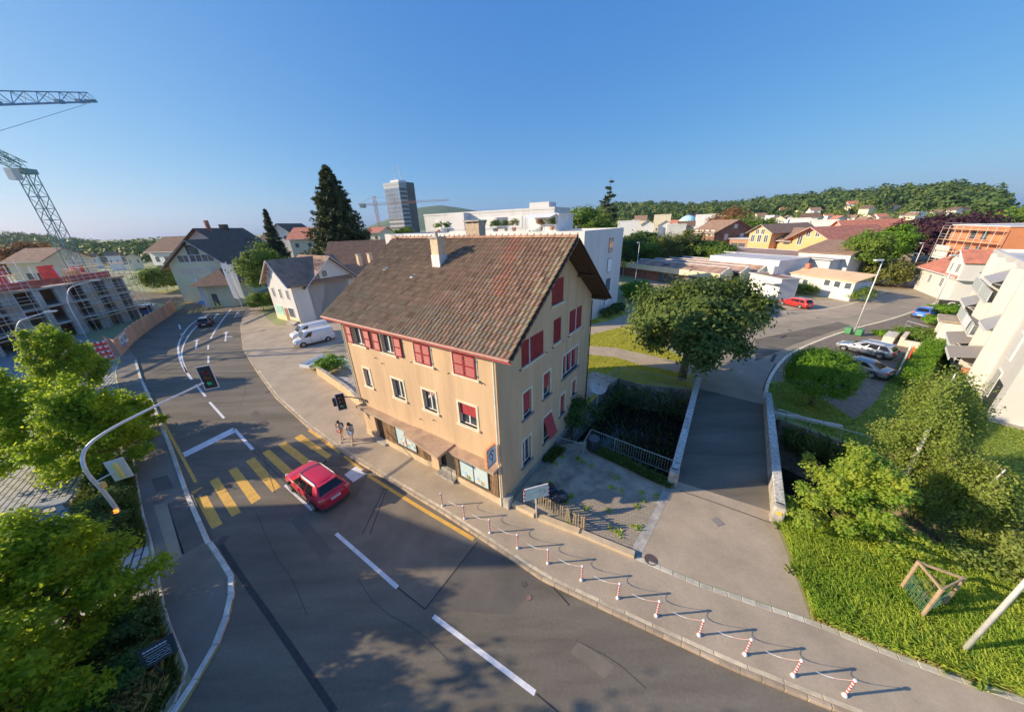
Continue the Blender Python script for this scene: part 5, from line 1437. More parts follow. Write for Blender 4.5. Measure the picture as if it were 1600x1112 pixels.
BANK = [(13.2, 11.6), (12.95, 11.0), (11.85, 8.7), (11.1, 7.1), (12.9, 6.15), (14.4, 5.45), (22, 2.2), (28, -.5), (28, 1), (22, 6.5), (18, 9.3), (15.4, 10.2)]
bank = S(sheet('grass_bank', BANK, .01, soil))
P = scatter(BANK, 80000, 5); blades('long_grass', P, .27, gr_long, 6, .014, .75)
cc = scatter(BANK, 90, 73); P = np.repeat(cc, 40, 0) + RNG.normal(size=(3600, 3)) * np.array([.16, .16, 0]); blades('bank_herbs', P, .3, lf_mid, 74, .04, 1.0)
P = scatter([(11.0, 7.05), (11.9, 8.8), (12.9, 11.0), (13.2, 11.0), (12.2, 8.6), (11.4, 7.2)], 700, 8)
P = np.concatenate([scatter([(11.1, 7.05), (12.9, 6.1), (14.4, 5.4), (22, 2.1), (22, 2.6), (14.5, 5.9), (13, 6.6), (11.4, 7.4)], 3500, 9), P]); blades('dry_grass', P, .16, gr_dry, 10, .016, .6)
LAWN_P = [(20.6, 20.2), (21.6, 22.9), (23.2, 25), (24.6, 19.6), (27.8, 19.8), (34.8, 25.0), (40.9, 29.6), (44, 24), (46, 10), (40, 5), (34, 6.5), (26.6, 10.4), (24.1, 13.4), (22.6, 16.6)]
LAWN_P = [(20.5, 20.3), (21.6, 23.0), (23.4, 25.4), (34, 26.5), (41, 30.2), (46.5, 33.6), (49, 32), (46, 10), (40, 5), (34, 6.5), (26.6, 10.4), (24.1, 13.4), (22.6, 16.6)]
P = scatter(LAWN_P, 60000, 11); P = P[~in_poly(P, [tuple(at(x, y)) for x, y in ((1200, 595), (1216, 571), (1241, 548), (1321, 517), (1400, 498), (1470, 476), (1487, 505), (1425, 535), (1395, 580), (1370, 625), (1335, 655), (1290, 626), (1232, 596))])]; blades('short_grass', P, .09, leafmat('green_grass', (.05, .085, .01), (.14, .15, .022), .3, .02, .5), 12, .03, .7)
P = scatter([(6, 23), (10.3, 27.9), (12, 26.6), (16, 25.4), (18.6, 31.6), (16.8, 40), (12, 50), (6, 44)], 26000, 13); 
def not_in(P, polys):
    k = np.ones(len(P), bool)
    for q in polys: k &= ~in_poly(P, [tuple(p) for p in q])
    return P[k]
P = not_in(P, [[at(x, y) for x, y in px] for px in ([(912, 553), (960, 558), (1010, 572), (1080, 585), (1090, 572), (1020, 556), (960, 543), (912, 540)], [(918, 508), (955, 500), (985, 488), (992, 470), (1010, 470), (1008, 495), (975, 510), (918, 524)])])
blades('short_grass', P, .09, gr_short, 14, .035, .7)
# planting beds on the plaza along the left pavement
BED = [(-11.75, 5.9), (-14.3, 7.7), (-15.6, 8.7), (-17.6, 7.8), (-17.2, 4.0), (-12, 2.0)]
S(sheet('planting_bed', BED, .03, soil)); BED2 = [(-18.6, 11.2), (-21.1, 13.2), (-26.3, 17.5), (-28, 17.0), (-25, 13.6), (-20.4, 10.6)]
S(sheet('planting_bed', BED2, .03, soil))
lf_bed = leafmat('bed_plants', (.022, .05, .012), (.075, .09, .02), .3, .02, 1.4)
for q, sd2, n in ((BED, 15, 15000), (BED2, 17, 15000)):
    P = scatter(q, n, sd2); blades('ground_cover', P, .38, lf_bed, sd2 + 1, .035, .8)
P = scatter([(-11.9, 5.6), (-13.6, 6.9), (-13.9, 5.6), (-12.3, 3.4)], 900, 19); blades('dry_grass', P, .5, gr_dry, 20, .02, .6)
for i, (x, y, r_, h_) in enumerate(((-13.5, 6.2, .8, 1.1), (-14.9, 7.4, .9, 1.3), (-20.8, 11.8, .9, 1.4), (-22.6, 13.3, 1.0, 1.5), (-24.6, 15.2, 1.1, 1.5), (-13.0, 4.2, .9, 1.2))):
    shrub('dark green shrub in the plaza bed, %s from the bottom of the picture' % ORD[(1, 2, 3, 4, 5, 0)[i]], 0, 0, r_, h_, lf_dark, 110 + i, 50, 50, .13, 'shrubs in the plaza beds', loc=(x, y, 0))
# weeds in the yard cracks and along the railing
P = np.concatenate([scatter([(5.2, 17.7), (9.0, 14.0), (8.7, 13.6), (5.0, 17.0)], 1500, 31), scatter([(1.6, 16.4), (2.6, 17.6), (3.4, 17.2), (2.2, 15.9)], 350, 32)])
blades('weeds', P, .34, lf_bed, 33, .04, .9)
rng = np.random.default_rng(34); cc = scatter([(.4, 12.9), (5.2, 10.2), (8.4, 13.6), (5, 17), (3, 17)], 26, 35)
P = np.repeat(cc, 22, 0) + rng.normal(size=(26 * 22, 3)) * np.array([.09, .09, 0]); blades('weeds', P, .13, gr_long, 36, .03, .9)
# ------------------------------------------------------------------ the creek
water_m = mat('creek_water', (.012, .011, .009), .08, .4, 1.5, .25, 6, spec=.6)
S(sheet('creek_water', [(0, 14), (8, 8), (16, 6), (30, -6), (48, -6), (48, 4), (28, 12), (24, 20), (18, 28), (10, 30), (2, 24)], -2.6, water_m))
stone_d = mat('creek_stone', (.13, .12, .105), .95, .6, 1.6, .8, 10)
cw = thing('creek_wall', 'old stone bank walls lining the creek beside the house and bridge', 'wall')
def wallseg(a, b, z0, z1, m, name='wall_face', th=.35, inner=1):
    a, b = Vector((*a, 0)), Vector((*b, 0)); d = (b - a).normalized(); n = Vector((-d.y, d.x, 0)) * inner
    q = MB(m); q.prism([tuple(p)[:2] for p in (a, b, b + n * th, a + n * th)] if inner > 0 else [tuple(p)[:2] for p in (b, a, a + n * th, b + n * th)], z0, z1)
    return q.build(name, cw, fix=True)
ups = [CREEK[i] for i in (18, 0, 1, 2)]
for a, b in zip(ups[:-1], ups[1:]): wallseg(a, b, -3, -.02, stone_d, inner=-1)
for a, b in ((CREEK[15], CREEK[16]), (CREEK[16], CREEK[17]), (CREEK[17], CREEK[18])): wallseg(a, b, -3, -.02, stone_d, inner=-1)
# rubble stones showing in the far bank wall
rng = random.Random(9)
b = MB(mat('bank_stones', (.16, .145, .125), .95, .5, 3, .8, 14, island=.5))
for (a, c) in ((CREEK[15], CREEK[16]), (CREEK[16], CREEK[17])):
    a, c = Vector((*a, 0)), Vector((*c, 0)); d = (c - a); ln = d.length; d.normalize(); n = Vector((-d.y, d.x, 0))
    z = -2.7
    while z < -.15:
        h_ = rng.uniform(.2, .36); x = 0
        while x < ln:
            w_ = rng.uniform(.3, .75)
            p = a + d * (x + w_ / 2) - n * -(.0) ; e = rng.uniform(.03, .12)
            P8 = [p + d * (sx * (w_ / 2 - .02) * rng.uniform(.8, 1)) + n * (o_) + Vector((0, 0, z + (h_ * .5) + sz * (h_ / 2 - .015) * rng.uniform(.75, 1))) for o_ in (-.1, e) for sx, sz in ((-1, -1), (1, -1), (1, 1), (-1, 1))]
            b.add(P8, [(3, 2, 1, 0), (4, 5, 6, 7), (0, 1, 5, 4), (1, 2, 6, 5), (2, 3, 7, 6), (3, 0, 4, 7)])
            x += w_
        z += h_
o = b.build('stones', cw, fix=True); o['kind'] = 'stuff'
for i, (z, e) in enumerate(((-1.8, .6), (-2.3, 1.1))):
    pass
# earth banks downstream
def bank_strip(name, top, bot, m):
    n = len(top); q = MB(m); q.add([(*p, .0) for p in top] + [(*p, -2.7) for p in bot], [[i, i + 1, n + i + 1, n + i] for i in range(n - 1)])
    return S(q.build(name, fix=True))
earth = mat('bank_earth', (.09, .07, .048), .98, .5, 1.8, .9, 9)
bank_strip('creek_bank', [(13.2, 11.9), (15.4, 10.2), (18, 9.3), (22, 6.5), (28, 1), (42, -6)], [(14.4, 13.4), (16.6, 12.2), (19.4, 11.0), (23.2, 8.2), (29, 2.6), (43, -4)], earth)
bank_strip('creek_bank', [(20.2, 21.3), (20.0, 19.9), (22.3, 16.5), (23.9, 13.1), (26.5, 10), (34, 6), (46, 0)], [(18.6, 19.4), (18.8, 18.2), (20.6, 15.2), (22.2, 12.2), (25.6, 9.0), (33, 4.6), (45, -2)], earth)
q0 = np.array([(13.6, 12.2), (16.2, 11.0), (18.6, 10.0), (22.4, 7.1)]); 
P = scatter([(20.2, 19.6), (22.2, 16.2), (23.6, 13.0), (22.4, 12.4), (20.8, 15.2), (19.2, 18.0)], 2600, 51); P[:, 2] = -.9 + RNG.normal(size=len(P)) * .3; blades('bank_weeds', P, .5, lf_bed, 52, .05, .9)
P = scatter([(13.4, 11.8), (15.6, 10.3), (18, 9.4), (22, 6.6), (22.6, 7.2), (18.6, 10.1), (16, 11), (13.9, 12.4)], 3600, 53); P[:, 2] = -.5 + RNG.normal(size=len(P)) * .2; blades('bank_weeds', P, .55, gr_long, 54, .03, .8)
P = scatter([(6.2, 22.6), (10.3, 27.2), (12, 25.8), (15.4, 24.2), (14.6, 23.0), (9.6, 25.2), (6.6, 21.6)], 600, 61); P[:, 2] = -2.5 + RNG.random(len(P)) * 2.2; blades('wall_ferns', P, .5, lf_dark, 62, .05, 1.0)
P = scatter([(3.5, 18.6), (9.4, 15.4), (14, 22.6), (9, 26), (6, 22)], 420, 63); P[:, 2] = -2.55; blades('creek_weeds', P, .4, lf_dark, 64, .05, .9)
S(sheet('bridge_abutment', [(9.2, 14.25), (13.2, 11.85), (13.5, 12.3), (9.5, 14.7)], -.05, conc_old, depth=3)); S(sheet('bridge_abutment', [(16.4, 24.7), (20.1, 21.5), (20.5, 22.0), (16.8, 25.2)], -.05, conc_old, depth=3))
# ------------------------------------------------------------------ vehicles
tyre_m = mat('tyre_rubber', (.02, .02, .02), .85, .2, 8)
rim_m = mat('alloy', (.42, .43, .45), .35, .1, 5, metal=.6)
lampred = mat('tail_lamp', (.40, .06, .05), .2, 0, spec=.8)
lampwh = mat('head_lamp', (.55, .57, .6), .15, 0, spec=.9)
plate_m = mat('number_plate', (.62, .62, .58), .5, .05, 5)
black_pl = mat('black_plastic', (.022, .022, .024), .6, .2, 6)
auto_gl = mat('car_glass', (.008, .009, .011), .06, 0, spec=.45)
def text_mesh(s, size, m, mtx, parent, name='lettering'):
    cu = bpy.data.curves.new(name, 'FONT'); cu.body = s; cu.size = size; cu.align_x = 'CENTER'; cu.align_y = 'CENTER'; cu.offset = .012 * size
    tmp = bpy.data.objects.new('tmp', cu); col.objects.link(tmp)
    dg = bpy.context.evaluated_depsgraph_get(); me = bpy.data.meshes.new_from_object(tmp.evaluated_get(dg)); bpy.data.objects.remove(tmp)
    me.materials.clear(); me.materials.append(m); o = link(name, me, parent); o.matrix_local = mtx
    if len(s) > 1: o['kind'] = 'stuff'
    return o
def paint(name, c, metal=0.0):
    return mat(name, c, .28, .03, .5, coat=.7, metal=metal)
def car(name, label, cat, loc, rz, pm, P, group=None, roofm=None, text=None):
    Lc, Wc, Hc = P['L'], P['W'], P['H']
    t = thing(name, label, cat, loc, rz, group)
    h = Lc / 2
    st = P['st']                                           # (x as a share of half length, half-width share, bottom, top)
    b = MB(pm)
    rows = []
    for x, wf, zb, zt_ in st:
        w_ = Wc / 2 * wf
        half = [(.72, zb), (.93, zb + .04), (1.0, zb + (zt_ - zb) * .45), (.985, zb + (zt_ - zb) * .72), (.945, zt_ - .05), (.84, zt_), (.45, zt_ + .022), (0, zt_ + .03)]
        ring = [(x * h, w_ * y, z) for y, z in half] + [(x * h, -w_ * y, z) for y, z in half[-2::-1]]
        rows.append(ring)
    n = len(rows[0])
    V = [p for r in rows for p in r]
    F = [[i * n + j, i * n + j + 1, (i + 1) * n + j + 1, (i + 1) * n + j] for i in range(len(rows) - 1) for j in range(n - 1)]
    F += [[i * n, (i + 1) * n, (i + 1) * n + n - 1, i * n + n - 1] for i in range(len(rows) - 1)]
    F += [list(range(n))[::-1], [(len(rows) - 1) * n + j for j in range(n)]]
    b.add(V, F)
    body = b.build('body', t, smooth=True, fix=True); subsurf(body, 2)
    # cabin
    xr0, xr1, xf1, xf0 = P['cab']                          # rear base, rear roof, front roof, front base
    zb, zr, wb, wr = P['belt'], Hc, Wc / 2 * P.get('wb', .93), Wc / 2 * P.get('wr', .70)
    us = [0, .08, .3, .55, .8, .94, 1]
    def side(u, v, sgn=1, off=0.0):
        xb, xt = lerp(xr0, xf0, u), lerp(xr1, xf1, u)
        tp = 1 - .06 * (2 * u - 1) ** 4 - (.05 if u > .9 else 0)
        y = lerp(wb * tp, wr * tp, v ** 1.15) + off
        return (lerp(xb, xt, v), sgn * y, lerp(zb - .04, zr - .05, v))
    b = MB(pm)
    if roofm: bevel(MB(roofm).box(xr1 + .02, xf1 - .02, -wr * .9, wr * .9, zr, zr + .04).build('roof', t), .02, 2)
    rows = []
    for u in us:
        hp = [side(u, v) for v in (0, .5, 1)]
        x1, y1, z1 = hp[-1]
        e = .02 if 0 < u < 1 else -.01
        hp += [(x1, y1 * .86, zr - .012 + e * .6), (x1, y1 * .45, zr + e + .008), (x1, 0, zr + e + .016)]
        rows.append(hp + [(p[0], -p[1], p[2]) for p in hp[-2::-1]])
    n = len(rows[0]); V = [p for r in rows for p in r]
    F = [[i * n + j, i * n + j + 1, (i + 1) * n + j + 1, (i + 1) * n + j] for i in range(len(rows) - 1) for j in range(n - 1)]
    F += [list(range(n)), [(len(rows) - 1) * n + j for j in range(n)]]
    b.add(V, F); cb = b.build('cabin', t, smooth=True, fix=True)
    m_ = cb.modifiers.new('sm', 'EDGE_SPLIT'); m_.split_angle = R(62)
    if P.get('rails'): bevel(MB(pm).box(xr1 - .16, xr1 + .1, -wr * .84, wr * .84, zr - .05, zr + .004).build('roof_spoiler', t), .02, 2)
    def panel(nm, pts, m=auto_gl, th=.0):
        q = MB(m); q.add(pts, [list(range(len(pts)))]); return q.build(nm, t, fix=False)
    o_ = .018
    fx = lambda v, y: (lerp(xf0, xf1, v) + o_ * 1.2, y, lerp(zb - .04, zr - .05, v) + o_)
    panel('windscreen', [fx(.1, -wb * .80), fx(.1, wb * .80), fx(.5, lerp(wb, wr, .5) * .84), fx(.97, wr * .80), fx(.97, -wr * .80), fx(.5, -lerp(wb, wr, .5) * .84)])
    if P.get('rear', True):
        rx = lambda v, y: (lerp(xr0, xr1, v) - o_ * 1.2, y, lerp(zb - .04, zr - .05, v) + o_)
        panel('rear_window', [rx(.22, lerp(wb, wr, .22) * .82), rx(.22, -lerp(wb, wr, .22) * .82), rx(.93, -wr * .80), rx(.93, wr * .80)])
    for sgn in (1, -1):
        for u0, u1, s0, s1 in P['wins']:
            pts = [side(u0, .14, sgn, o_), side(u1, .14, sgn, o_), side(u1 - s1, .9, sgn, o_), side(u0 + s0, .9, sgn, o_)]
            mid = [side(u0 + s0 * .5, .5, sgn, o_ + .006), side(u1 - s1 * .5, .5, sgn, o_ + .006)]
            pts = [pts[0], pts[1], mid[1], pts[2], pts[3], mid[0]]
            panel('side_window', pts if sgn > 0 else pts[::-1])
        q = MB(P.get('mirror', pm)); xm = lerp(xr0, xf0, .88)
        q.cbox((xm, sgn * (Wc / 2 + .10), zb + .06), (.12, .2, .14)); mo = q.build('mirror', t); bevel(mo, .03, 2)
        for xw, in ((P['wh'][0],), (P['wh'][1],)):
            rw = P.get('rw', .33)
            wv = thing('wheel', None, None); wv.parent = t; wv.location = (xw, sgn * (Wc / 2 - .1), rw)
            q = MB(tyre_m); prof = [(rw * .62, -.1), (rw * .95, -.1), (rw, -.06), (rw, .06), (rw * .95, .105), (rw * .66, .115)]
            for k in range(len(prof)): pass
            nseg = 20; V = [(r_ * math.cos(2 * PI * j / nseg), sgn * y_, r_ * math.sin(2 * PI * j / nseg)) for r_, y_ in prof for j in range(nseg)]
            q.add(V, [[i * nseg + j, i * nseg + (j + 1) % nseg, (i + 1) * nseg + (j + 1) % nseg, (i + 1) * nseg + j] for i in range(len(prof) - 1) for j in range(nseg)])
            q.build('tyre', wv, smooth=True, fix=True)
            q = MB(rim_m)
            for k in range(7):
                a = 2 * PI * k / 7
                q.add([(math.cos(a + e) * r_, sgn * .112, math.sin(a + e) * r_) for r_, e in ((.05, -.6), (rw * .64, -.13), (rw * .64, .13), (.05, .6))], [(0, 1, 2, 3)])
            q.use(black_pl).add([(math.cos(2 * PI * j / 16) * rw * .66, sgn * .095, math.sin(2 * PI * j / 16) * rw * .66) for j in range(16)], [list(range(16))])
            q.build('rim', wv)
            q = MB(black_pl)
            q.add([(xw + math.cos(PI * j / 10 - .15 + .03 * j) * (rw + .07), sgn * (Wc / 2 * .99 + .006), rw + math.sin(PI * j / 10 - .15 + .03 * j) * (rw + .07)) for j in range(11)], [list(range(11))]); q.build('wheel_arch', t)
        zt_ = P['tail']; q = MB(lampred); q.cbox((-h * .975, sgn * Wc / 2 * .76, zt_ - .02), (.16, Wc * .17, P.get('tlh', .16)), sgn * .5 * -1); bevel(q.build('tail_light', t), .03, 2)
        q = MB(lampwh); q.cbox((h * .90, sgn * Wc / 2 * .70, P['head'] - .03), (.2, Wc * .15, .11), sgn * -.6); bevel(q.build('head_light', t), .04, 2)
        q = MB(black_pl); q.box(P['wh'][1] + .4, P['wh'][0] - .4, min(sgn * Wc * .485, sgn * Wc * .499), max(sgn * Wc * .485, sgn * Wc * .499), .2, .32); q.build('sill_trim', t)
        for xd in P.get('seams', (.05, -.75)):
            q = MB(black_pl); q.box(xd - .006, xd + .006, min(sgn * Wc * .48, sgn * Wc * .5005), max(sgn * Wc * .48, sgn * Wc * .5005), .38, zb - .08); q.build('door_gap', t)
        if P.get('rails'):
            q = MB(rim_m); q.tube([(lerp(xr1, xf1, .06), sgn * wr * .93, zr - .03), (lerp(xr1, xf1, .12), sgn * wr * .93, zr + .035), (lerp(xr1, xf1, .88), sgn * wr * .93, zr + .035), (lerp(xr1, xf1, .94), sgn * wr * .93, zr - .03)], .022, 6); q.build('roof_rail', t)
    q = MB(black_pl); q.box(-h * 1.0, -h * .9, -Wc * .40, Wc * .40, .24, .42); bevel(q.build('rear_bumper_trim', t), .05, 2)
    q = MB(black_pl); q.box(h * .9, h * 1.0, -Wc * .36, Wc * .36, .26, .46); bevel(q.build('front_grille', t), .05, 2)
    q = MB(plate_m); q.box(-h * 1.015, -h * .98, -.26, .26, P.get('pl', .62), P.get('pl', .62) + .12); pl_ = q.build('number_plate', t)
    if text:
        text_mesh(text, .11, black_pl, Matrix(((0, 0, -1, -h * 1.017), (-1, 0, 0, 0), (0, 1, 0, P.get('pl', .62) + .06), (0, 0, 0, 1))), pl_, 'plate_text')
    return t
SUV = dict(L=4.36, W=1.84, H=1.60, belt=1.02, cab=(-2.0, -1.58, .42, 1.16), wins=((.17, .43, .03, 0), (.46, .70, 0, .0), (.73, .93, 0, .10)), wh=(1.32, -1.30), tail=.98, tlh=.2, head=.80, rails=True, pl=.72, rw=.345, wr=.64, wb=.95, mirror=black_pl,
   st=[(-1.0, .62, .42, .78), (-.985, .80, .36, .94), (-.93, .93, .28, 1.02), (-.7, 1.0, .24, 1.02), (-.3, .99, .22, 1.0), (.1, .99, .22, 1.0), (.5, 1.0, .22, .99), (.72, .985, .24, .95), (.88, .94, .26, .88), (.97, .84, .30, .76), (1.0, .72, .36, .62)])
EST = dict(L=4.5, W=1.83, H=1.46, belt=.92, cab=(-2.2, -1.75, .30, 1.20), wins=((.06, .32, .06, 0), (.35, .62, 0, 0), (.65, .92, 0, .13)), wh=(1.42, -1.38), tail=.85, tlh=.26, head=.68, rails=True, pl=.6, rw=.325, wr=.70,
   st=[(-1.0, .82, .38, .74), (-.985, .91, .32, .88), (-.92, .97, .26, .93), (-.6, 1.0, .2, .92), (-.2, 1.0, .19, .91), (.2, 1.0, .19, .90), (.5, .99, .2, .89), (.72, .97, .22, .84), (.88, .92, .24, .76), (.97, .82, .28, .66), (1.0, .70, .34, .54)])
SED = dict(EST, L=4.65, H=1.40, cab=(-1.85, -.95, .25, 1.15), wins=((.14, .48, .12, 0), (.51, .92, 0, .16)), rails=False, tail=.80, tlh=.17,
   st=[(-1.0, .82, .38, .72), (-.985, .90, .32, .86), (-.90, .96, .26, .92), (-.6, 1.0, .2, .92), (-.2, 1.0, .19, .90), (.2, 1.0, .19, .89), (.5, .99, .2, .88), (.72, .97, .22, .83), (.88, .92, .24, .75), (.97, .82, .28, .65), (1.0, .70, .34, .54)])
HAT = dict(SUV, L=4.0, W=1.75, H=1.48, belt=.94, cab=(-1.85, -1.45, .30, 1.0), rails=False, wh=(1.2, -1.2), rw=.31, tail=.88, head=.7, pl=.5,
   st=[(a, b, max(.2, c - .05), d - .08) for a, b, c, d in SUV['st']])
VAN = dict(L=4.9, W=1.9, H=1.92, belt=1.12, cab=(-2.4, -2.34, 1.05, 1.66), wins=((.72, .93, 0, .075),), wh=(1.55, -1.45), tail=1.1, tlh=.4, head=.86, rw=.33, wr=.86, wb=.97, rear=False, pl=.6, seams=(.55, -.6),
   st=[(-1.0, .95, .36, 1.10), (-.985, .98, .3, 1.14), (-.9, 1.0, .26, 1.14), (-.5, 1.0, .22, 1.14), (0, 1.0, .22, 1.14), (.4, 1.0, .22, 1.13), (.62, .99, .24, 1.10), (.8, .97, .26, 1.02), (.92, .92, .28, .90), (.98, .84, .32, .74), (1.0, .74, .38, .60)])
def heading(a, b):
    d = Vector(b) - Vector(a); return math.atan2(d.y, d.x)
hd = math.atan2(.56, -.83)
rear_ = at(529, 790, -.12)
c_ = rear_ + Vector((math.cos(hd), math.sin(hd), 0)) * 2.1
car('suv', 'red suv with roof rails driving over the yellow zebra crossing', 'car', (c_.x, c_.y, -.12), hd, paint('red_paint', (.27, .008, .022)), SUV, text='ZH 54271')
hb = heading(at(322, 510, -.12), at(331, 496, -.12))
c_ = at(323, 508, -.12)
car('small_car', 'black small car with a white roof driving away on the curving road', 'car', (c_.x, c_.y, -.12), hb, paint('black_paint', (.012, .012, .014)), HAT, roofm=paint('white_roof_paint', (.6, .6, .6)))
v0, v1 = at(460, 543), at(527, 527)
hv = heading(v1, v0)
c_ = v0 + (v1 - v0).normalized() * 2.5
car('van', 'white delivery van parked nearer the yellow house', 'van', (c_.x, c_.y, 0), hv, paint('white_paint', (.37, .37, .38)), VAN, 'white vans by the gabled house')
c_ = c_ + Vector((-2.3, 3.0, 0))
car('van', 'white delivery van parked behind its twin against the gabled house', 'van', (c_.x, c_.y, 0), hv + .06, paint('white_paint', (1, 1, 1)), VAN, 'white vans by the gabled house')
a_, b_ = at(1226, 475), at(1258, 482)
car('estate_car', 'bright red estate car parked alone in the yard by the shed', 'car', (a_ + b_) / 2, heading(b_, a_), paint('bright_red_paint', (.55, .018, .014)), EST)
a_, b_ = at(1324, 546), at(1376, 558)
car('estate_car', 'silver estate car parked on red paving beside the garden hedge', 'car', (a_ + b_) / 2, heading(b_, a_), paint('silver_paint', (.20, .21, .225), .5), EST)
a_, b_ = at(1308, 571), at(1367, 588)
car('coupe_car', 'silver beige two door car parked behind the round clipped tree', 'car', (a_ + b_) / 2, heading(b_, a_), paint('champagne_paint', (.19, .18, .165), .5), SED)
a_, b_ = at(1430, 500), at(1455, 490)
car('small_car', 'blue hatchback parked by the bushes at the street bend', 'car', (a_ + b_) / 2, heading(a_, b_), paint('blue_paint', (.03, .10, .34), .2), HAT)
a_ = at(1461, 432)
car('small_car', 'dark blue grey car parked on the verge by the red roofed house', 'car', a_, heading(at(1470, 425), a_), paint('slate_paint', (.06, .11, .13), .3), HAT)
a_ = at(1429, 392)
car('small_car', 'pale blue car far up the straight street', 'car', (a_.x * .9, a_.y * .9, 0), heading((a_.x, a_.y, 0), (0, 0, 0)), paint('pale_blue_paint', (.25, .32, .40), .3), HAT)
a_ = at(1500, 522)
car('small_car', 'dark car half hidden under the brown entrance roof of the white flats', 'car', a_, heading(at(1478, 512), a_), paint('black_paint', (1, 1, 1)), HAT)
a_ = at(1146, 466)
car('van', 'white box van parked at the end of the saw-tooth hall', 'van', a_, heading(at(1120, 470), a_), paint('white_paint', (1, 1, 1)), VAN)
# ------------------------------------------------------------------ people
skin_m = mat('skin', (.42, .24, .16), .6, .08, 10)
hair_m = mat('dark_hair', (.025, .016, .012), .6, .3, 20)
def skinned(name, joints, edges, radii, m, parent, lv=2, root=0):
    me = bpy.data.meshes.new(name); me.from_pydata([tuple(j) for j in joints], edges, []); me.materials.append(m)
    o = link(name, me, parent)
    o.modifiers.new('skin', 'SKIN').use_smooth_shade = True
    if not me.skin_vertices: 
        me.attributes.new
    sv_ = me.skin_vertices
    if len(sv_) == 0:
        bm = bmesh.new(); bm.from_mesh(me); bm.verts.layers.skin.verify(); bm.to_mesh(me); bm.free(); sv_ = me.skin_vertices
    for i, r_ in enumerate(radii):
        sv_[0].data[i].radius = (r_, r_) if not isinstance(r_, tuple) else r_
        sv_[0].data[i].use_root = (i == root)
    subsurf(o, lv)
    return o
def person(label, loc, rz, top, bottom, shoes, stride=.16, hair='short', bag=None, H=1.70, legs_skin=True, arm_up=False):
    t = thing('person', label, 'person', loc, rz, None)
    k = H / 1.70
    s = stride
    J = dict(pel=(0, 0, .93), spine=(0, .0, 1.12), chest=(.01, 0, 1.32), neck=(.0, 0, 1.46), head=(.02, 0, 1.55), crown=(.015, 0, 1.66),
             hl=(0, .10, .90), kl=(s * .6 + .03, .10, .50), al=(s, .10, .09), tl=(s + .17, .11, .035), hr=(0, -.10, .90), kr=(-s * .3 + .04, -.10, .50), ar=(-s, -.10, .10), tr=(-s + .16, -.11, .035),
             sl=(0, .18, 1.39), el=(-.06, .25, 1.13), wl=(.06, .25, .90), sr=(0, -.18, 1.39), er=(-.03, -.25, 1.13), wr=(.10, -.22, .91))
    if arm_up: J['er'] = (.10, -.24, 1.18); J['wr'] = (.20, -.10, 1.42)
    rad = dict(pel=(.13, .10), spine=(.12, .09), chest=(.145, .10), neck=.055, head=(.085, .09), crown=(.06, .07), hl=.085, kl=.058, al=.04, tl=.035, hr=.085, kr=.058, ar=.04, tr=.035, sl=.058, el=.042, wl=.03, sr=.058, er=.042, wr=.03)
    E_ = [('pel', 'spine'), ('spine', 'chest'), ('chest', 'neck'), ('neck', 'head'), ('head', 'crown'), ('pel', 'hl'), ('hl', 'kl'), ('kl', 'al'), ('al', 'tl'), ('pel', 'hr'), ('hr', 'kr'), ('kr', 'ar'), ('ar', 'tr'), ('chest', 'sl'), ('sl', 'el'), ('el', 'wl'), ('chest', 'sr'), ('sr', 'er'), ('er', 'wr')]
    # hands: palm, four fingers, thumb
    for sd_, w_ in (('l', 'wl'), ('r', 'wr')):
        e_ = Vector(J['e' + sd_]); w0 = Vector(J[w_]); d = (w0 - e_).normalized()
        p = w0 + d * .07; J['p' + sd_] = tuple(p); rad['p' + sd_] = (.03, .018); E_.append((w_, 'p' + sd_))
    def mk(names, name, m, grow=0.0, edges=None, over=None):
        ix = {n_: i for i, n_ in enumerate(names)}
        ed = [(ix[a], ix[b]) for a, b in (edges or E_) if a in ix and b in ix]
        rr = []
        for n_ in names:
            r_ = (over or {}).get(n_, rad[n_]); rr.append(tuple(q * k + grow for q in r_) if isinstance(r_, tuple) else r_ * k + grow)
        return skinned(name, [tuple(Vector(J[n_]) * k) for n_ in names], ed, rr, m, t)
    body = mk(list(J), 'body', skin_m)
    for sd_, sg_ in (('l', 1), ('r', -1)):
        w0, p = Vector(J['w' + sd_]), Vector(J['p' + sd_]); d = (p - w0).normalized(); x = Vector((1, 0, 0)); x = (x - d * x.dot(d)).normalized()
        q = MB(skin_m)
        for i, ln in enumerate((.065, .075, .07, .055)):
            a = p + x * (.027 - .018 * i); m_ = a + d * ln * .55; q.tube([a * k, m_ * k, (m_ + d * ln * .45 + Vector((0, -sg_ * .018, 0))) * k], [.008, .0075, .005], 5)
        a = w0 + d * .03 + x * .02; q.tube([a * k, (a + d * .03 + x * .025) * k, (a + d * .06 + x * .03) * k], [.01, .009, .006], 5)
        q.build('fingers', body, smooth=True)['kind'] = 'stuff'
    J['el2'] = tuple(Vector(J['sl']).lerp(Vector(J['el']), .72)); J['er2'] = tuple(Vector(J['sr']).lerp(Vector(J['er']), .72)); rad['el2'] = rad['er2'] = .055
    J['hem'] = (0, 0, .90); rad['hem'] = (.15, .12)
    mk(['hem', 'spine', 'chest', 'sl', 'el2', 'sr', 'er2'], 'shirt', top, .018, [('hem', 'spine'), ('spine', 'chest'), ('chest', 'sl'), ('sl', 'el2'), ('chest', 'sr'), ('sr', 'er2')])
    fl_ = .75 if legs_skin else 1.75
    for sd_ in 'lr':
        hq, kq, aq = (Vector(J[x + sd_]) for x in 'hka')
        J['m' + sd_] = tuple(hq.lerp(kq, .62) if legs_skin else kq); rad['m' + sd_] = .085 if legs_skin else .062
        J['n' + sd_] = tuple(aq + Vector((0, 0, .03))); rad['n' + sd_] = .05
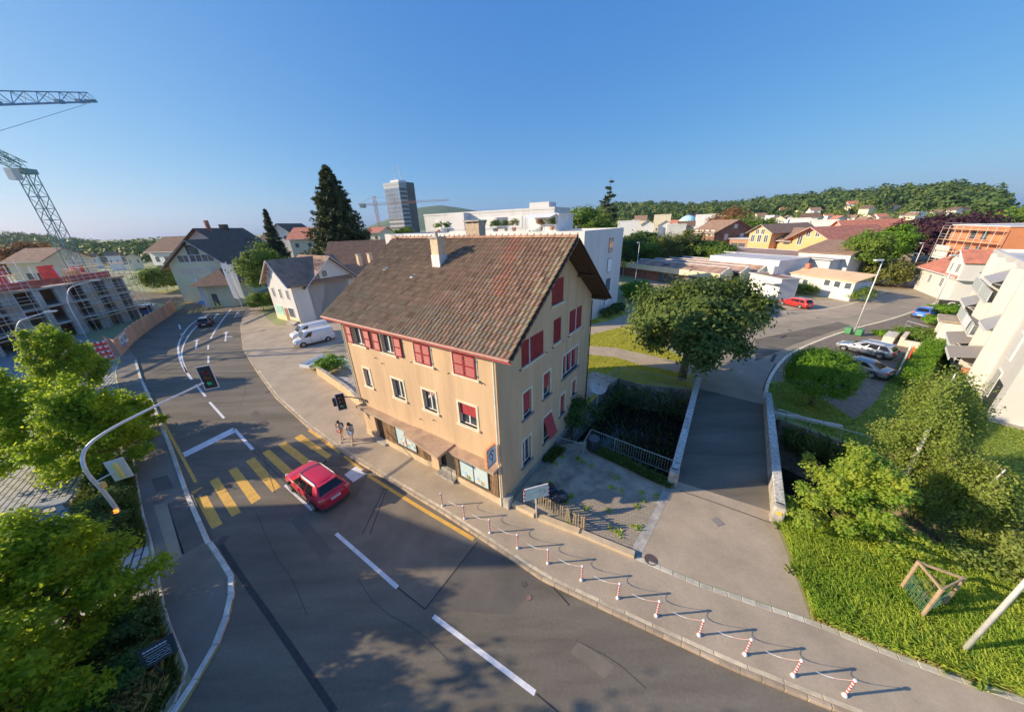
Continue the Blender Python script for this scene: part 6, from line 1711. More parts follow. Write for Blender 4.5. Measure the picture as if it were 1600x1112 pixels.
    if legs_skin: mk(['pel', 'hl', 'ml', 'hr', 'mr'], 'shorts', bottom, .016, [('pel', 'hl'), ('hl', 'ml'), ('pel', 'hr'), ('hr', 'mr')])
    else: mk(['pel', 'hl', 'ml', 'nl', 'hr', 'mr', 'nr'], 'trousers', bottom, .014, [('pel', 'hl'), ('hl', 'ml'), ('ml', 'nl'), ('pel', 'hr'), ('hr', 'mr'), ('mr', 'nr')])
    for sd_ in 'lr':
        a, b = Vector(J['a' + sd_]), Vector(J['t' + sd_])
        J['q'] = tuple(a + Vector((-.03, 0, -.035))); rad['q'] = .045; J['q2'] = tuple(b + Vector((.03, 0, .01))); rad['q2'] = .04
        mk(['q', 'q2'], 'shoe', shoes, .008, [('q', 'q2')])
    hq = MB(hair_m)
    hq.lathe([(.001, .12), (.06, .11), (.095, .06), (.103, 0), (.098, -.05), (.09, -.07)], 12, ((.0) * k, 0, 1.60 * k))
    if hair == 'long': hq.tube([(-.06 * k, 0, 1.62 * k), (-.11 * k, 0, 1.48 * k), (-.13 * k, .0, 1.30 * k)], [.08, .085, .04], 8)
    if hair == 'bun': hq.lathe([(.001, .05), (.045, .03), (.045, -.02), (.001, -.045)], 8, (-.06 * k, 0, 1.73 * k))
    hq.build('hair', t, smooth=True)
    fc = MB(mat('eye', (.03, .02, .02), .4, 0))
    for y in (.033, -.033): fc.lathe([(.001, .012), (.012, 0), (.001, -.012)], 6, (.105 * k, y * k, 1.575 * k))
    fc.build('eyes', t)['kind'] = 'stuff'
    MB(skin_m).tube([(.10 * k, 0, 1.575 * k), (.128 * k, 0, 1.54 * k), (.105 * k, 0, 1.53 * k)], [.01, .015, .008], 6).build('nose', body, smooth=True)
    MB(mat('lips', (.30, .12, .10), .5, 0)).tube([(.103 * k, .025 * k, 1.505 * k), (.111 * k, 0, 1.503 * k), (.103 * k, -.025 * k, 1.505 * k)], .007, 5).build('mouth', body)
    if bag:
        q = MB(bag); q.cbox((-.20 * k, 0, 1.22 * k), (.16, .28, .40)); bo = q.build('backpack', t); bevel(bo, .05, 2)
        for y in (.12, -.12): MB(bag).tube([(-.12, y, 1.42 * k), (.03, y, 1.47 * k), (.145, y * .95, 1.36 * k), (.12, y * 1.1, 1.12 * k), (-.1, y * 1.1, 1.04 * k)], .02, 5).build('strap', bo)
    return t
wh_sh = mat('white_cotton', (.62, .61, .60), .9, .06, 12)
denim = mat('pale_denim', (.22, .27, .34), .9, .15, 14)
sho = mat('white_shoes', (.55, .54, .52), .7, .1, 10)
bagm = mat('dark_backpack', (.02, .025, .035), .8, .2, 8)
p_ = at(536, 688, .0); hp = heading((0, 0, 0), (-.35, -.9, 0))
person('person in white shirt and orange brown shorts with a dark backpack, on the road side', p_, hp, wh_sh, mat('rust_shorts', (.34, .14, .08), .9, .1, 9), sho, .18, 'short', bagm)
p_ = at(552, 691, .0)
person('person with long dark hair in white shirt and pale denim shorts, nearer the shop', p_, hp + .3, wh_sh, denim, mat('beige_shoes', (.40, .33, .24), .8, .1, 9), .20, 'long', bagm, 1.68, True, True)
p_ = at(183, 655, .0)
person('person in pale lilac top and dark trousers walking on the left pavement by the trees', p_, heading((0, 0, 0), (.75, -.66, 0)), mat('lilac_top', (.42, .40, .52), .9, .08, 9), mat('dark_trousers', (.03, .035, .06), .9, .15, 9), sho, .2, 'short', None, 1.72, False)
# ------------------------------------------------------------------ bollards and ropes along the right pavement
bw, br_ = mat('bollard_white', (.58, .56, .53), .5, .08, 8), mat('bollard_red', (.30, .035, .03), .5, .1, 8)
BP = [(691.5, 789.7), (726, 809.8), (765.6, 832), (809, 856), (856, 879.7), (908.4, 906), (965, 934), (1025.3, 961.7), (1092, 991.8), (1163.8, 1022), (1239, 1054.8), (1319.6, 1085.8)]
bol = thing('bollard', 'red and white striped bollard, first of the row at the shop end', 'bollard', at(*BP[0], .004), 0, 'striped bollards along the kerb')
MB(bw).lathe([(.075, 0), (.07, .04), (.05, .08), (.036, .10)], 14).build('base', bol)
MB(bw).lathe([(.033, .09), (.033, .86)], 12).build('post', bol, smooth=False)
rb_ = None
for z in (.16, .31, .46, .61, .76):
    if rb_ is None: o = MB(br_).lathe([(.0355, 0), (.0355, .075)], 12).build('stripe', bol); rb_ = o.data
    else: o = link('stripe', rb_, bol)
    o.location = (0, 0, z)
cp = MB(bw); cp.lathe([(.04, 0), (.05, .02), (.05, .06), (.025, .085)], 12, (0, 0, .86)); cp.build('cap', bol)
for i, p in enumerate(BP[1:]):
    c = copy_tree(bol); c.location = at(*p, .004)
    c['label'] = 'red and white striped bollard, %s of the row counted from the shop end' % ORD[i + 1] if i < 10 else 'red and white striped bollard, last of the row at the bottom right'
rope_w, rope_r = mat('rope_white', (.58, .57, .55), .7, .05, 9), mat('rope_pale_red', (.42, .22, .19), .7, .1, 9)
for i in range(len(BP) - 1):
    a, b_ = at(*BP[i], .004) + Vector((0, 0, .91)), at(*BP[i + 1], .004) + Vector((0, 0, .91))
    t = thing('barrier_rope', 'sagging red and white rope of the bollard row, %s from the shop end' % ORD[i], 'rope', a, 0, 'ropes between the striped bollards')
    d = b_ - a; pts = [d * s + Vector((0, 0, -.30 * 4 * s * (1 - s))) for s in np.linspace(.02, .98, 13)]
    MB(rope_r).tube(pts[:5], .008, 6).build('red_length', t); MB(rope_w).tube(pts[4:9], .012, 6).build('white_length', t); MB(rope_r).tube(pts[8:], .008, 6).build('red_length', t)
# ------------------------------------------------------------------ yard: sign, picket fence, bags, railings, bin, dish
sp = at(838, 808)
t = thing('road_mirror', 'grey back of a rectangular traffic mirror with red and white edge on a post', 'traffic mirror', sp, .28)
MB(galv).tube([(0, 0, 0), (0, 0, 2.1)], .04, 10).build('post', t)
bd = MB(mat('mirror_back', (.28, .33, .28), .7, .15, 3)).box(-.62, .62, -.05, -.02, 1.35, 2.1).build('board', t); bevel(bd, .01, 1)
for s_ in (-1, 1):
    for i in range(6): MB(br_ if i % 2 else bw).box(s_ * .64 - .03, s_ * .64 + .03, -.06, .0, 1.37 + i * .12, 1.37 + (i + 1) * .12 - .002).build('edge_stripe', t)
MB(bw).box(-.62, .62, -.06, .0, 2.102, 2.15).build('edge_bar', t)
ring = MB(iron_d); ring.tube([(.3 + .17 * math.cos(a), -.052, 1.74 + .15 * math.sin(a)) for a in np.linspace(0, 2 * PI, 20)], .008, 5); ring.build('back_ring', t)
MB(galv).box(-.3, .3, -.075, -.05, 1.7, 1.74).build('bracket', t)
f0, f1 = at(832, 786), at(908, 828)
fwall = thing('low_wall', 'low beige kerb wall along the pavement in front of the yard', 'wall')
a_, b_, c_ = at(802, 789), at(905, 833), at(991, 868)
for q0, q1, h_ in ((a_, at(836, 806), .28), (at(843, 810), b_, .22), (b_ + (c_ - b_) * .004, c_, .16)):
    MB(beige).beam(q0 + Vector((0, 0, h_ / 2 - .05)), q1 + Vector((0, 0, h_ / 2 - .05)), .3, h_ + .1).build('wall_stretch', fwall)
pk = thing('picket_fence', 'weathered wooden picket fence in front of the rubbish bags', 'fence', f0)
wood_w = mat('weathered_wood', (.13, .105, .07), .9, .35, 5, .4, 30)
d = f1 - f0; LN = d.length; dn = d.normalized(); pm_ = None
rzp = math.atan2(dn.y, dn.x)
for z in (.42, .85):
    MB(wood_w).beam(Vector((0, 0, z)), d + Vector((0, 0, z)), .04, .07).build('rail', pk)
n = 21
for i in range(n):
    q = MB(wood_w)
    if pm_ is None:
        q.box(-.035, .035, -.05, -.02, .18, 1.0); q.add([(-.035, -.05, 1.0), (.035, -.05, 1.0), (0, -.05, 1.06), (-.035, -.02, 1.0), (.035, -.02, 1.0), (0, -.02, 1.06)], [(0, 1, 2), (5, 4, 3), (0, 2, 5, 3), (1, 4, 5, 2)])
        o = q.build('picket', pk); pm_ = o.data
    else: o = link('picket', pm_, pk)
    o.location = d * (i / (n - 1)); o.rotation_euler = (random.gauss(0, .03), random.gauss(0, .035), rzp); o.scale = (1, 1, random.uniform(.95, 1.05))
MB(mat('orange_post', (.50, .22, .10), .7, .2, 5)).cbox(d + dn * .12 + Vector((0, 0, .5)), (.06, .06, .95)).build('end_post', pk)
bagp = mat('black_bag', (.016, .018, .024), .22, .3, 6, .6, 14, spec=.7)
for i, (x, y, r_) in enumerate(((846, 768, .34), (853, 781, .36), (862, 771, .32), (868, 783, .34), (877, 780, .36), (858, 766, .3))):
    rng_ = np.random.default_rng(200 + i); b = MB(bagp); nn_, mm = 10, 14
    V = []
    for a in range(nn_ + 1):
        th = PI * a / nn_
        for k in range(mm):
            ph = 2 * PI * k / mm; rr = r_ * (1 + .10 * math.sin(3 * ph + i) * math.sin(th) + rng_.normal() * .035)
            z = -math.cos(th) * rr * .9; x_ = math.sin(th) * (1 - .35 * max(0, -math.cos(th) * -1) ** 2) * rr
            V.append((x_ * math.cos(ph), x_ * math.sin(ph), max(z, -r_ * .62) + r_ * .62))
    b.add(V, [[a * mm + k, a * mm + (k + 1) % mm, (a + 1) * mm + (k + 1) % mm, (a + 1) * mm + k] for a in range(nn_) for k in range(mm)])
    o = thing('rubbish_bag', 'filled black rubbish bag behind the picket fence, %s in the heap from the house' % ORD[(0, 2, 3, 4, 5, 1)[i]], 'rubbish bag', at(x, y) , i * 1.1, 'rubbish bags behind the picket fence')
    b.build('sack', o, smooth=True); q = MB(bagp); q.lathe([(.05, r_ * 1.46), (.03, r_ * 1.56), (.09, r_ * 1.7)], 8); q.build('knot', o)
rail_m = mat('green_grey_rail', (.17, .20, .185), .5, .2, 5, metal=.2)
def railing(name, label, pts, h=1.0, sp=.14, m=rail_m, z=.0, bars=True, post=2.2, mid=False):
    t = thing(name, label, 'railing', pts[0])
    o0 = Vector(pts[0]); bm_ = None
    for a, b in zip(pts[:-1], pts[1:]):
        a, b = Vector(a) - o0, Vector(b) - o0
        MB(m).tube([a + Vector((0, 0, h)), b + Vector((0, 0, h))], .025, 8).build('top_rail', t)
        if bars or mid: MB(m).tube([a + Vector((0, 0, .12 if bars else h * .5)), b + Vector((0, 0, .12 if bars else h * .5))], .018, 6).build('bottom_rail', t)
        ln = (b - a).length; npst = max(1, round(ln / post))
        for i in range(npst + 1): MB(m).tube([a.lerp(b, i / npst) + Vector((0, 0, -.1)), a.lerp(b, i / npst) + Vector((0, 0, h))], .028, 8).build('post', t)
        if bars:
            k = int(ln / sp)
            for i in range(1, k):
                if bm_ is None: o = MB(m).box(-.007, .007, -.007, .007, .12, h).build('bar', t); bm_ = o.data
                else: o = link('bar', bm_, t)
                o.location = a.lerp(b, i / k)
    return t
railing('railing', 'short metal railing between the house gable and the black bin', [at(861, 699), at(911, 713)], 1.0, .13)
railing('railing', 'metal railing above the creek from the bin to the bridge parapet', [at(912, 708), at(922, 690), at(1000, 722), at(1058, 745)], 1.05, .15)
bn = thing('waste_bin', 'black wheeled bin in the corner of the creek railing', 'bin', at(926, 703), .3)
bb_ = MB(black_pl); bb_.prism([(-.32, -.3), (.32, -.3), (.32, .3), (-.32, .3)], .05, .95); bevel(bb_.build('tub', bn), .04, 2)
bb_ = MB(mat('bin_lid', (.05, .055, .06), .5, .2, 4)); bb_.lathe([(.4, 0), (.38, .06), (.2, .1)], 14, (0, 0, .96)); bb_.build('lid', bn)
ds = thing('satellite_dish', 'large pale satellite dish on a pole behind the house corner', 'satellite dish', at(933, 630), -1.9)
MB(galv).tube([(0, 0, 0), (0, 0, 1.5)], .045, 8).build('pole', ds)
q = MB(mat('dish_grey', (.36, .37, .38), .5, .1, 3)); nr = 8
V = [(.0 + .28 * (r_ / nr) ** 2 - .12, math.cos(2 * PI * k / 24) * .72 * r_ / nr, 1.75 + math.sin(2 * PI * k / 24) * .8 * r_ / nr) for r_ in range(1, nr + 1) for k in range(24)]
q.add([(-.12, 0, 1.75)] + V, [[0, 1 + k, 1 + (k + 1) % 24] for k in range(24)] + [[1 + r_ * 24 + k, 1 + r_ * 24 + (k + 1) % 24, 1 + (r_ + 1) * 24 + (k + 1) % 24, 1 + (r_ + 1) * 24 + k] for r_ in range(nr - 1) for k in range(24)])
q.build('dish', ds, smooth=True); MB(galv).tube([(-.1, 0, 1.1), (.55, 0, 1.6)], .02, 6).build('feed_arm', ds)
slab_ = thing('creek_slab', 'concrete slab with a railing spanning the creek behind the house', 'slab')
q = MB(conc_old); sl0, sl1 = at(884, 646), at(965, 592); n_ = Vector((-(sl1 - sl0).y, (sl1 - sl0).x, 0)).normalized() * 2.6
q.prism([tuple(p)[:2] for p in (sl0, sl1, sl1 + n_, sl0 + n_)], -.5, .05); q.build('deck', slab_, fix=True)
railing('railing', 'pale green railing on the slab beside the satellite dish', [at(886, 641), at(964, 589)], 1.0, .14)
railing('railing', 'wire railing on the far creek bank under the big tree', [at(968, 588), at(1085, 612)], 1.0, .14)
for nm, lb, a, b, off_ in (('parapet', 'left concrete bridge parapet next to the creek railing', (9.05, 14.05), (16.7, 25.3), -.35), ('parapet', 'right concrete bridge parapet beside the bright shrub', (13.0, 11.45), (20.6, 22.2), .35)):
    t = thing(nm, lb, 'parapet')
    a, b = Vector((*a, 0)), Vector((*b, 0)); d = (b - a).normalized(); n_ = Vector((-d.y, d.x, 0))
    q = MB(conc_old); q.beam(a + Vector((0, 0, .42)), b + Vector((0, 0, .42)), .34, .95); bevel(q.build('wall', t), .05, 2)
    nst = int((b - a).length / 1.5)
    for i in range(nst):
        s0, s1 = a.lerp(b, i / nst) + d * .006, a.lerp(b, (i + 1) / nst) - d * .006
        cm = mat('coping_stone', (.27, .26, .235), .95, .55, 7, .6, 22, objcol=True)
        q = MB(cm); q.beam(s0 + Vector((0, 0, .95)), s1 + Vector((0, 0, .95)), .42, .12); o = bevel(q.build('coping_stone', t), .03, 2); tn = random.uniform(.85, 1.15); o.color = (tn, tn, tn, 1)
    q = MB(conc_old); q.cbox(a + Vector((0, 0, .5)) - d * .05, (.5, .5, 1.02), math.atan2(d.y, d.x)); bevel(q.build('end_pillar', t), .08, 2)
    if off_ > 0:
        q = MB(mat('orange_spot', (.75, .25, .03), .7, .1, 9)); c = a - d * .32 + Vector((0, 0, .7)); q.cbox(c, (.03, .2, .16), math.atan2(d.y, d.x)); q.build('survey_mark', t)
railing('garden_railing', 'two bar pipe railing along the lawn edge above the creek', [at(1211, 657), at(1262, 674), at(1310, 690), at(1352, 702)], 1.0, bars=False, post=3, m=galv)
kb = thing('kerb_blocks', 'pale concrete blocks at the lawn corner behind the right parapet', 'kerb block', at(1208, 648))
for i in range(4): MB(concrete).cbox((.9 * i + .3, -.55 * i, .08), (1.0, .35, .25), -.55).build('block', kb)
# tree guard
g0_, g1_, g2_b = at(1405, 922), at(1437, 966), at(1470, 948)
tg_ = thing('tree_guard', 'three legged wooden tree guard with wire mesh on the grass bank', 'tree guard', g0_)
stake = mat('stake_wood', (.19, .14, .09), .9, .25, 5, .3, 30)
pp = [Vector((0, 0, 0)), g1_ - g0_, g2_b - g0_]
for p in pp: MB(stake).tube([p + Vector((0, 0, -.2)), p + Vector((0, 0, 1.75))], .06, 8).build('stake', tg_)
for a, b in ((0, 1), (1, 2), (2, 0)):
    MB(stake).beam(pp[a] + Vector((0, 0, 1.7)), pp[b] + Vector((0, 0, 1.7)), .05, .09).build('cross_bar', tg_)
    q = MB(mat('green_wire', (.05, .12, .09), .6, .1, 9))
    for i in range(1, 9): q.beam(pp[a] + Vector((0, 0, .1 + .11 * i)), pp[b] + Vector((0, 0, .1 + .11 * i)), .008, .008)
    for i in range(1, 9): q.beam(pp[a].lerp(pp[b], i / 9) + Vector((0, 0, .1)), pp[a].lerp(pp[b], i / 9) + Vector((0, 0, 1.05)), .008, .008)
    q.build('mesh', tg_)['kind'] = 'stuff'
tree('young_tree', 'thin young tree inside the wooden tree guard', (g0_ + g1_ + g2_b) / 3, 2.0, 'branch', lf_will, 240, None, R_=.5, nb=8, sub=3, nl=14, size=.12, trunk_r=.03)
# lamp posts
lamp_m = mat('lamp_post_paint', (.42, .44, .44), .5, .1, 4, metal=.2)
def lamp(label, base, top, H, arm=None, head=(.7, .25, .12), rz=0.0):
    t = thing('street_lamp', label, 'street lamp', base, rz)
    if arm:
        a0, a1 = arm
        pts = [(0, 0, 0), (0, 0, H * .55)] + [(a1 * .5 * (1 - math.cos(s)) , 0, H * .55 + (H * .4) * math.sin(s)) for s in np.linspace(.25, PI / 2, 7)] + [(a1, 0, H)]
        MB(lamp_m).tube(pts, [.08] * 2 + [.06] * 7 + [.05], 8).build('pole', t, smooth=True); e = Vector((a1, 0, H))
    else:
        MB(lamp_m).tube([(0, 0, 0), (0, 0, H)], [.075, .05], 8).build('pole', t, smooth=True); e = Vector((0, 0, H))
    q = MB(mat('lamp_head', (.50, .51, .50), .4, .05, 4)); q.cbox(e + Vector((head[0] * .5, 0, .02)), head); bevel(q.build('lamp_head', t), .05, 2)
    q = MB(mat('lamp_glass', (.5, .5, .46), .3, 0)); q.cbox(e + Vector((head[0] * .55, 0, -head[2] * .5)), (head[0] * .6, head[1] * .7, .04)); q.build('diffuser', t)
    return t
def hgt(px, py, base): return zat(px, py, math.hypot(base.x, base.y))
b_ = at(1335, 518); lamp('tall slim street lamp beside the silver estate car', b_, 0, hgt(1368, 406, b_), None, (1.0, .35, .16), PI)
b_ = at(1459, 479); lamp('street lamp before the white flats with its head to the left', b_, 0, hgt(1489, 399, b_), None, (1.0, .35, .16), PI * .9)
b_ = at(991, 452); lamp('small lamp post beside the round bush by the tan hall', b_, 0, hgt(999, 379, b_), None, (.5, .3, .14), PI)
b_ = at(1347, 426); b_ = b_ * .93; b_.z = 0; lamp('distant lamp pole behind the long low building', b_, 0, hgt(1360, 381, b_), None, (.4, .3, .14), PI)
b_ = far(1457, 112); lamp('far lamp post beside the copper beech', b_, 0, hgt(1466, 380, b_), None, (.8, .35, .14), PI)
b_ = at(1503, 1018); lamp('pale lamp post standing in the grass at the right edge', b_, 0, 8.0, None, (.8, .3, .14), PI)
b_ = at(66, 588); lamp('curved street lamp nearer the camera beside the plaza trees', b_, 0, hgt(100, 480, b_) - .3, (0, 2.6), (.9, .3, .14), R(62))
b_ = at(142, 538); lamp('curved street lamp farther along before the building site', b_, 0, hgt(135, 437, b_) - .2, (0, 3.0), (.9, .3, .14), R(58))
# curved signal mast over the road
tm_ = thing('signal_mast', 'curved grey mast arm carrying the traffic lights over the road', 'traffic light', at(196, 815))
o0 = at(196, 815)
ap = smooth_line([Vector((0, 0, 0)), Vector((0, 0, 2.2)), at(133, 738, 3.7) - o0, at(126, 706, 4.6) - o0, at(160, 676, 5.1) - o0, at(235, 638, 5.4) - o0, at(318, 598, 5.7) - o0], 3)
MB(lamp_m).tube(ap, [.10 - .05 * i / (len(ap) - 1) for i in range(len(ap))], 10).build('pole', tm_, smooth=True)
def signal_head(t, c, rz, lit, s=1.0, back=True, tilt=0.0):
    e = bpy.data.objects.new('signal_head', None); col.objects.link(e); e.parent = t; e.location = c; e.rotation_euler = (tilt, 0, rz)
    bb = MB(black_pl).box(-.16 * s, .16 * s, -.02, .16, -.5 * s, .5 * s).build('housing', e); bevel(bb, .02, 1)
    if back:
        MB(black_pl).box(-.27 * s, .27 * s, .05, .075, -.66 * s, .66 * s).build('back_board', e)
        for q in ((-.31, -.27, -.70, .70), (.27, .31, -.70, .70), (-.27, .27, -.70, -.66), (.27 * -1, .27, .66, .70)):
            MB(bw).box(q[0] * s, q[1] * s, .04, .085, q[2] * s, q[3] * s).build('white_border', e)
    for i, (cc, nm) in enumerate((((.10, .01, .01), 'red_lens'), ((.10, .045, .01), 'amber_lens'), ((.0, .10, .07), 'green_lens'))):
        on = lit == i
        m = mat(nm + ('_lit' if on else ''), cc, .25, 0, emit=((.02, .75, .5), .07) if on and i == 2 else (((1, .3, .02), .8) if on else None))
        z = (.32 - .32 * i) * s
        q = MB(m); q.add([(math.cos(2 * PI * k / 18) * .11 * s, -.026, z + math.sin(2 * PI * k / 18) * .11 * s) for k in range(18)], [list(range(18))]); q.build('lens', e, fix=False)
        q = MB(black_pl); n_ = 10
        V = [(math.cos(PI * k / (n_ - 1)) * .125 * s, y_, z + math.sin(PI * k / (n_ - 1)) * .125 * s - .01) for y_ in (-.02, -.2) for k in range(n_)]
        q.add(V, [[k, k + 1, n_ + k + 1, n_ + k] for k in range(n_ - 1)]); q.build('visor', e)
    return e
tip = ap[-1]
hc = at(324, 590, 5.75) - o0
signal_head(tm_, hc, math.atan2(-(o0 + hc).x, (o0 + hc).y) * .72, 2, 1.15)
sb = at(186, 733, 3.3) - o0
MB(lamp_m).tube([at(150, 752, 3.2) - o0, sb], .03, 6).build('side_arm', tm_)
e = bpy.data.objects.new('signal_head', None); col.objects.link(e); e.parent = tm_; e.location = sb; e.rotation_euler = (0, 0, R(35))
MB(mat('board_back', (.30, .33, .31), .6, .1, 4)).box(-.3, .3, -.03, .0, -.55, .55).build('back_board', e)
MB(mat('yellow_housing', (.48, .32, .10), .6, .1, 4)).box(-.07, .07, -.2, -.03, -.45, .45).build('housing', e)
MB(lamp_m).box(-.34, .34, .0, .02, -.6, .6).build('border', e)
mb_ = MB(mat('amber_box', (.35, .25, .10), .6, .1, 4)).cbox(Vector((.12, .0, 2.6)), (.2, .2, .3)).build('signal_box', tm_)
q = MB(mat('amber_lit', (.6, .2, .02), .3, 0, emit=((1, .32, .04), .9))); q.lathe([(.01, -.1), (.1, -.08), (.1, .08), (.01, .1)], 10, at(181, 798, .9) - o0); q.build('amber_light', tm_)
# right hand signal on its bracket off the house front
ts = thing('signal_bracket', 'traffic light hung on a pipe bracket from the yellow house front', 'traffic light', at(533, 628, 3.0))
so = at(533, 628, 3.0)
wl_ = Vector(house.location) + Matrix.Rotation(math.atan2(.824, .566), 3, 'Z') @ Vector((-.02, 11.6, 2.95))
br2 = smooth_line([Vector((.1, .1, .1)), Vector((.15, .1, .38)), (wl_ - so) * .5 + Vector((0, 0, .42)), wl_ - so + Vector((0, 0, .2)), wl_ - so], 2)
MB(iron_d).tube(br2, .04, 7).build('bracket', ts)
signal_head(ts, Vector((0, 0, 0)), math.atan2(-so.x, so.y) * .8, 2, .95)
for z in (.12, -.2): MB(black_pl).cbox((-.52, .1, z), (.22, .22, .26), .5).build('pedestrian_signal', ts)
# notice board in the plaza bed (its square code is left out)
nb_ = thing('notice_board', 'black notice board with white handwriting in the planting bed', 'notice board', at(262, 1062), R(38))
MB(black_pl).tube([(.0, .02, 0), (.0, .02, 1.0)], .03, 6).build('post', nb_)
bo = MB(mat('chalkboard', (.012, .014, .016), .4, .1, 4)).box(-.4, .4, -.02, .02, .75, 1.35).build('board', nb_); bo.rotation_euler = (-.5, 0, 0)
for q in ((-.43, -.40, .72, 1.38), (.40, .43, .72, 1.38), (-.40, .40, .72, .75), (-.40, .40, 1.35, 1.38)):
    MB(black_pl).box(q[0], q[1], -.03, .03, q[2], q[3]).build('frame', bo)
def script(pts, wd):
    p = smooth_line([Vector((x, z, 0)) for x, z in pts], 2); l, r = ribbon(p, wd); n = len(p)
    q = MB(mat('chalk', (.55, .57, .58), .8, .05, 9)); q.add([(v.x, -.0215, v.y) for v in l] + [(v.x, -.0215, v.y) for v in r], [[n + i, n + i + 1, i + 1, i] for i in range(n - 1)]); return q.build('handwriting', bo)
script([(-.33 + .02 * i, 1.22 + (.05 if i % 2 else -.01) + .02 * math.sin(i * 1.9)) for i in range(30)], .016); script([(-.33, 1.14), (.25, 1.15)], .012)
for r_ in range(4):
    rr = random.Random(r_); script([(-.3 + .035 * i, 1.05 - r_ * .075 + rr.uniform(-.02, .025)) for i in range(18)], .010)
bx = MB(mat('grey_stone', (.12, .10, .09), .9, .3, 4)).box(-.3, .3, -.55, -.15, 0, .18).build('foot_block', nb_)
bch = thing('plaza_bench', 'low grey concrete bench on the pale plaza paving', 'bench', at(72, 800), .5)
for x in (-.7, .7): MB(concrete).box(x - .15, x + .15, -.25, .25, 0, .38).build('foot', bch)
bevel(MB(mat('bench_slab', (.16, .17, .18), .8, .2, 3)).box(-1.1, 1.1, -.32, .32, .38, .5).build('seat', bch), .03, 2)
# terrace wall and green railing left of the house
tw_ = thing('terrace_wall', 'beige terrace wall with a stair ramp beside the yellow house', 'wall')
cpts = [at(581, 652), at(545, 618), at(520, 600), at(498, 585)]
for a, b in zip(cpts[:-1], cpts[1:]):
    MB(yel).beam(a + Vector((0, 0, .45)), b + Vector((0, 0, .45)), .2, 1.0).build('wall_stretch', tw_); MB(conc_old).beam(a + Vector((0, 0, .98)), b + Vector((0, 0, .98)), .28, .07).build('coping', tw_)
hb_ = Vector(house.location) + Matrix.Rotation(math.atan2(.824, .566), 3, 'Z') @ Vector((4.5, 12.75, 0))
q = MB(conc_old); q.prism([(p.x, p.y) for p in (cpts[0] + Vector((.4, .3, 0)), hb_, hb_ + Vector((-6, 4.2, 0)), cpts[2] + Vector((.3, .3, 0)))], 0, .72); q.build('terrace', tw_, fix=True)
railing('railing', 'green railing on the terrace in front of the yellow green bush', [cpts[3] + Vector((.8, .8, .3)), at(541, 573, .5), hb_ + Vector((-1.6, .3, .7))], 1.0, .13, mat('green_rail', (.22, .36, .28), .5, .1, 4))
tr_ = thing('flatbed_trailer', 'low white flatbed trailer parked against the terrace wall', 'trailer', at(497, 572), heading(at(480, 560), at(515, 545)))
MB(white_f).box(-1.5, 1.6, -.75, .75, .45, .55).build('bed', tr_)
for q in ((-1.5, 1.6, -.78, -.75, .5, .85), (-1.5, 1.6, .75, .78, .5, .85), (-1.53, -1.5, -.75, .75, .5, .85)): MB(white_f).box(*q).build('side_board', tr_)
for y in (-.8, .8): MB(tyre_m).tube([(.1, y - .1, .28), (.1, y + .1, .28)], .28, 14).build('wheel', tr_)
# ------------------------------------------------------------------ unseen block added to shade the road, beside out-of-view trees inferred from their shadows
ob = bld('shade_block', 'unseen pent roofed block added beside the plaza to shade the road', 'house', (-34, 12.0), (-50, 12.0), 3.9, 10.2, cream_w, ('shed', 'x', 4.2, .3), brownroof, [('l', .3, .7, 2, 1.2, 1.0, 1.6, 'm', 3)])
tree('tall_tree', 'tall street tree just outside the lower left corner', (-17.5, 1.2, 0), 10.5, 'cluster', lf_mid, 301, R_=3.4, rz_=4.0, cz=.6, ncl=90, nlf=60, size=.32, clr=.26)
tree('tall_tree', 'second tall street tree just outside the lower left corner', (-13.5, -3.2, 0), 9.5, 'cluster', lf_mid, 302, R_=3.2, rz_=3.8, cz=.6, ncl=80, nlf=60, size=.32, clr=.26)
# ------------------------------------------------------------------ building site on the left
site = thing('building_shell', 'raw concrete building shell under construction with red formwork on top', 'building site', (0, 0, 0))
B1 = at(222, 496); B0 = at(10, 556); db = (B1 - B0).normalized(); nb2 = Vector((-db.y, db.x, 0)); nb2 = nb2 if nb2.dot(B0) > 0 else -nb2
B0 = B0 - db * 22; LB = (B1 - B0).length
site.location = B0; site.rotation_euler = (0, 0, math.atan2(db.y, db.x))
sgn_ = 1 if Vector((-db.y, db.x, 0)).dot(nb2) > 0 else -1
SF = wframe((0, 0, 0), (1, 0, 0), (0, -sgn_, 0))
rawc = mat('raw_concrete', (.22, .215, .205), .9, .25, .6, .3, 10)
for z in (2.55, 5.2, 7.8):
    WB(SF, rawc).box(-.2, LB + .2, -16, .25, z - .28, z).build('floor_slab', site)
x = 0; i = 0
rr = random.Random(4)
cols = []
while x < LB:
    w_ = rr.choice((.5, .9, 1.6, 2.6)) if x < LB - 6 else 1.4
    for k, z in enumerate((0, 2.55, 5.2)):
        if rr.random() < .93: WB(SF, rawc).box(x, min(LB, x + w_), -.35, 0, z, z + 2.27).build('wall_pier', site)
    x += w_ + rr.uniform(1.6, 2.8)
WB(SF, rawc).box(LB - .3, LB, -16, 0, 0, 7.5).build('end_wall', site)
inn = mat('site_reddish_brown', (.13, .068, .047), .9, .3, .8)  # mottled reddish brown, the inner wall's own colour
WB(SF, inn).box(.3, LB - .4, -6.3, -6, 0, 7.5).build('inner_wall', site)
formw = mat('red_formwork', (.36, .05, .04), .7, .25, 1.2); brickst = mat('orange_bricks', (.45, .21, .11), .9, .2, 2, .3, 9); plank_m = mat('scaffold_plank', (.36, .25, .15), .9, .25, 3)
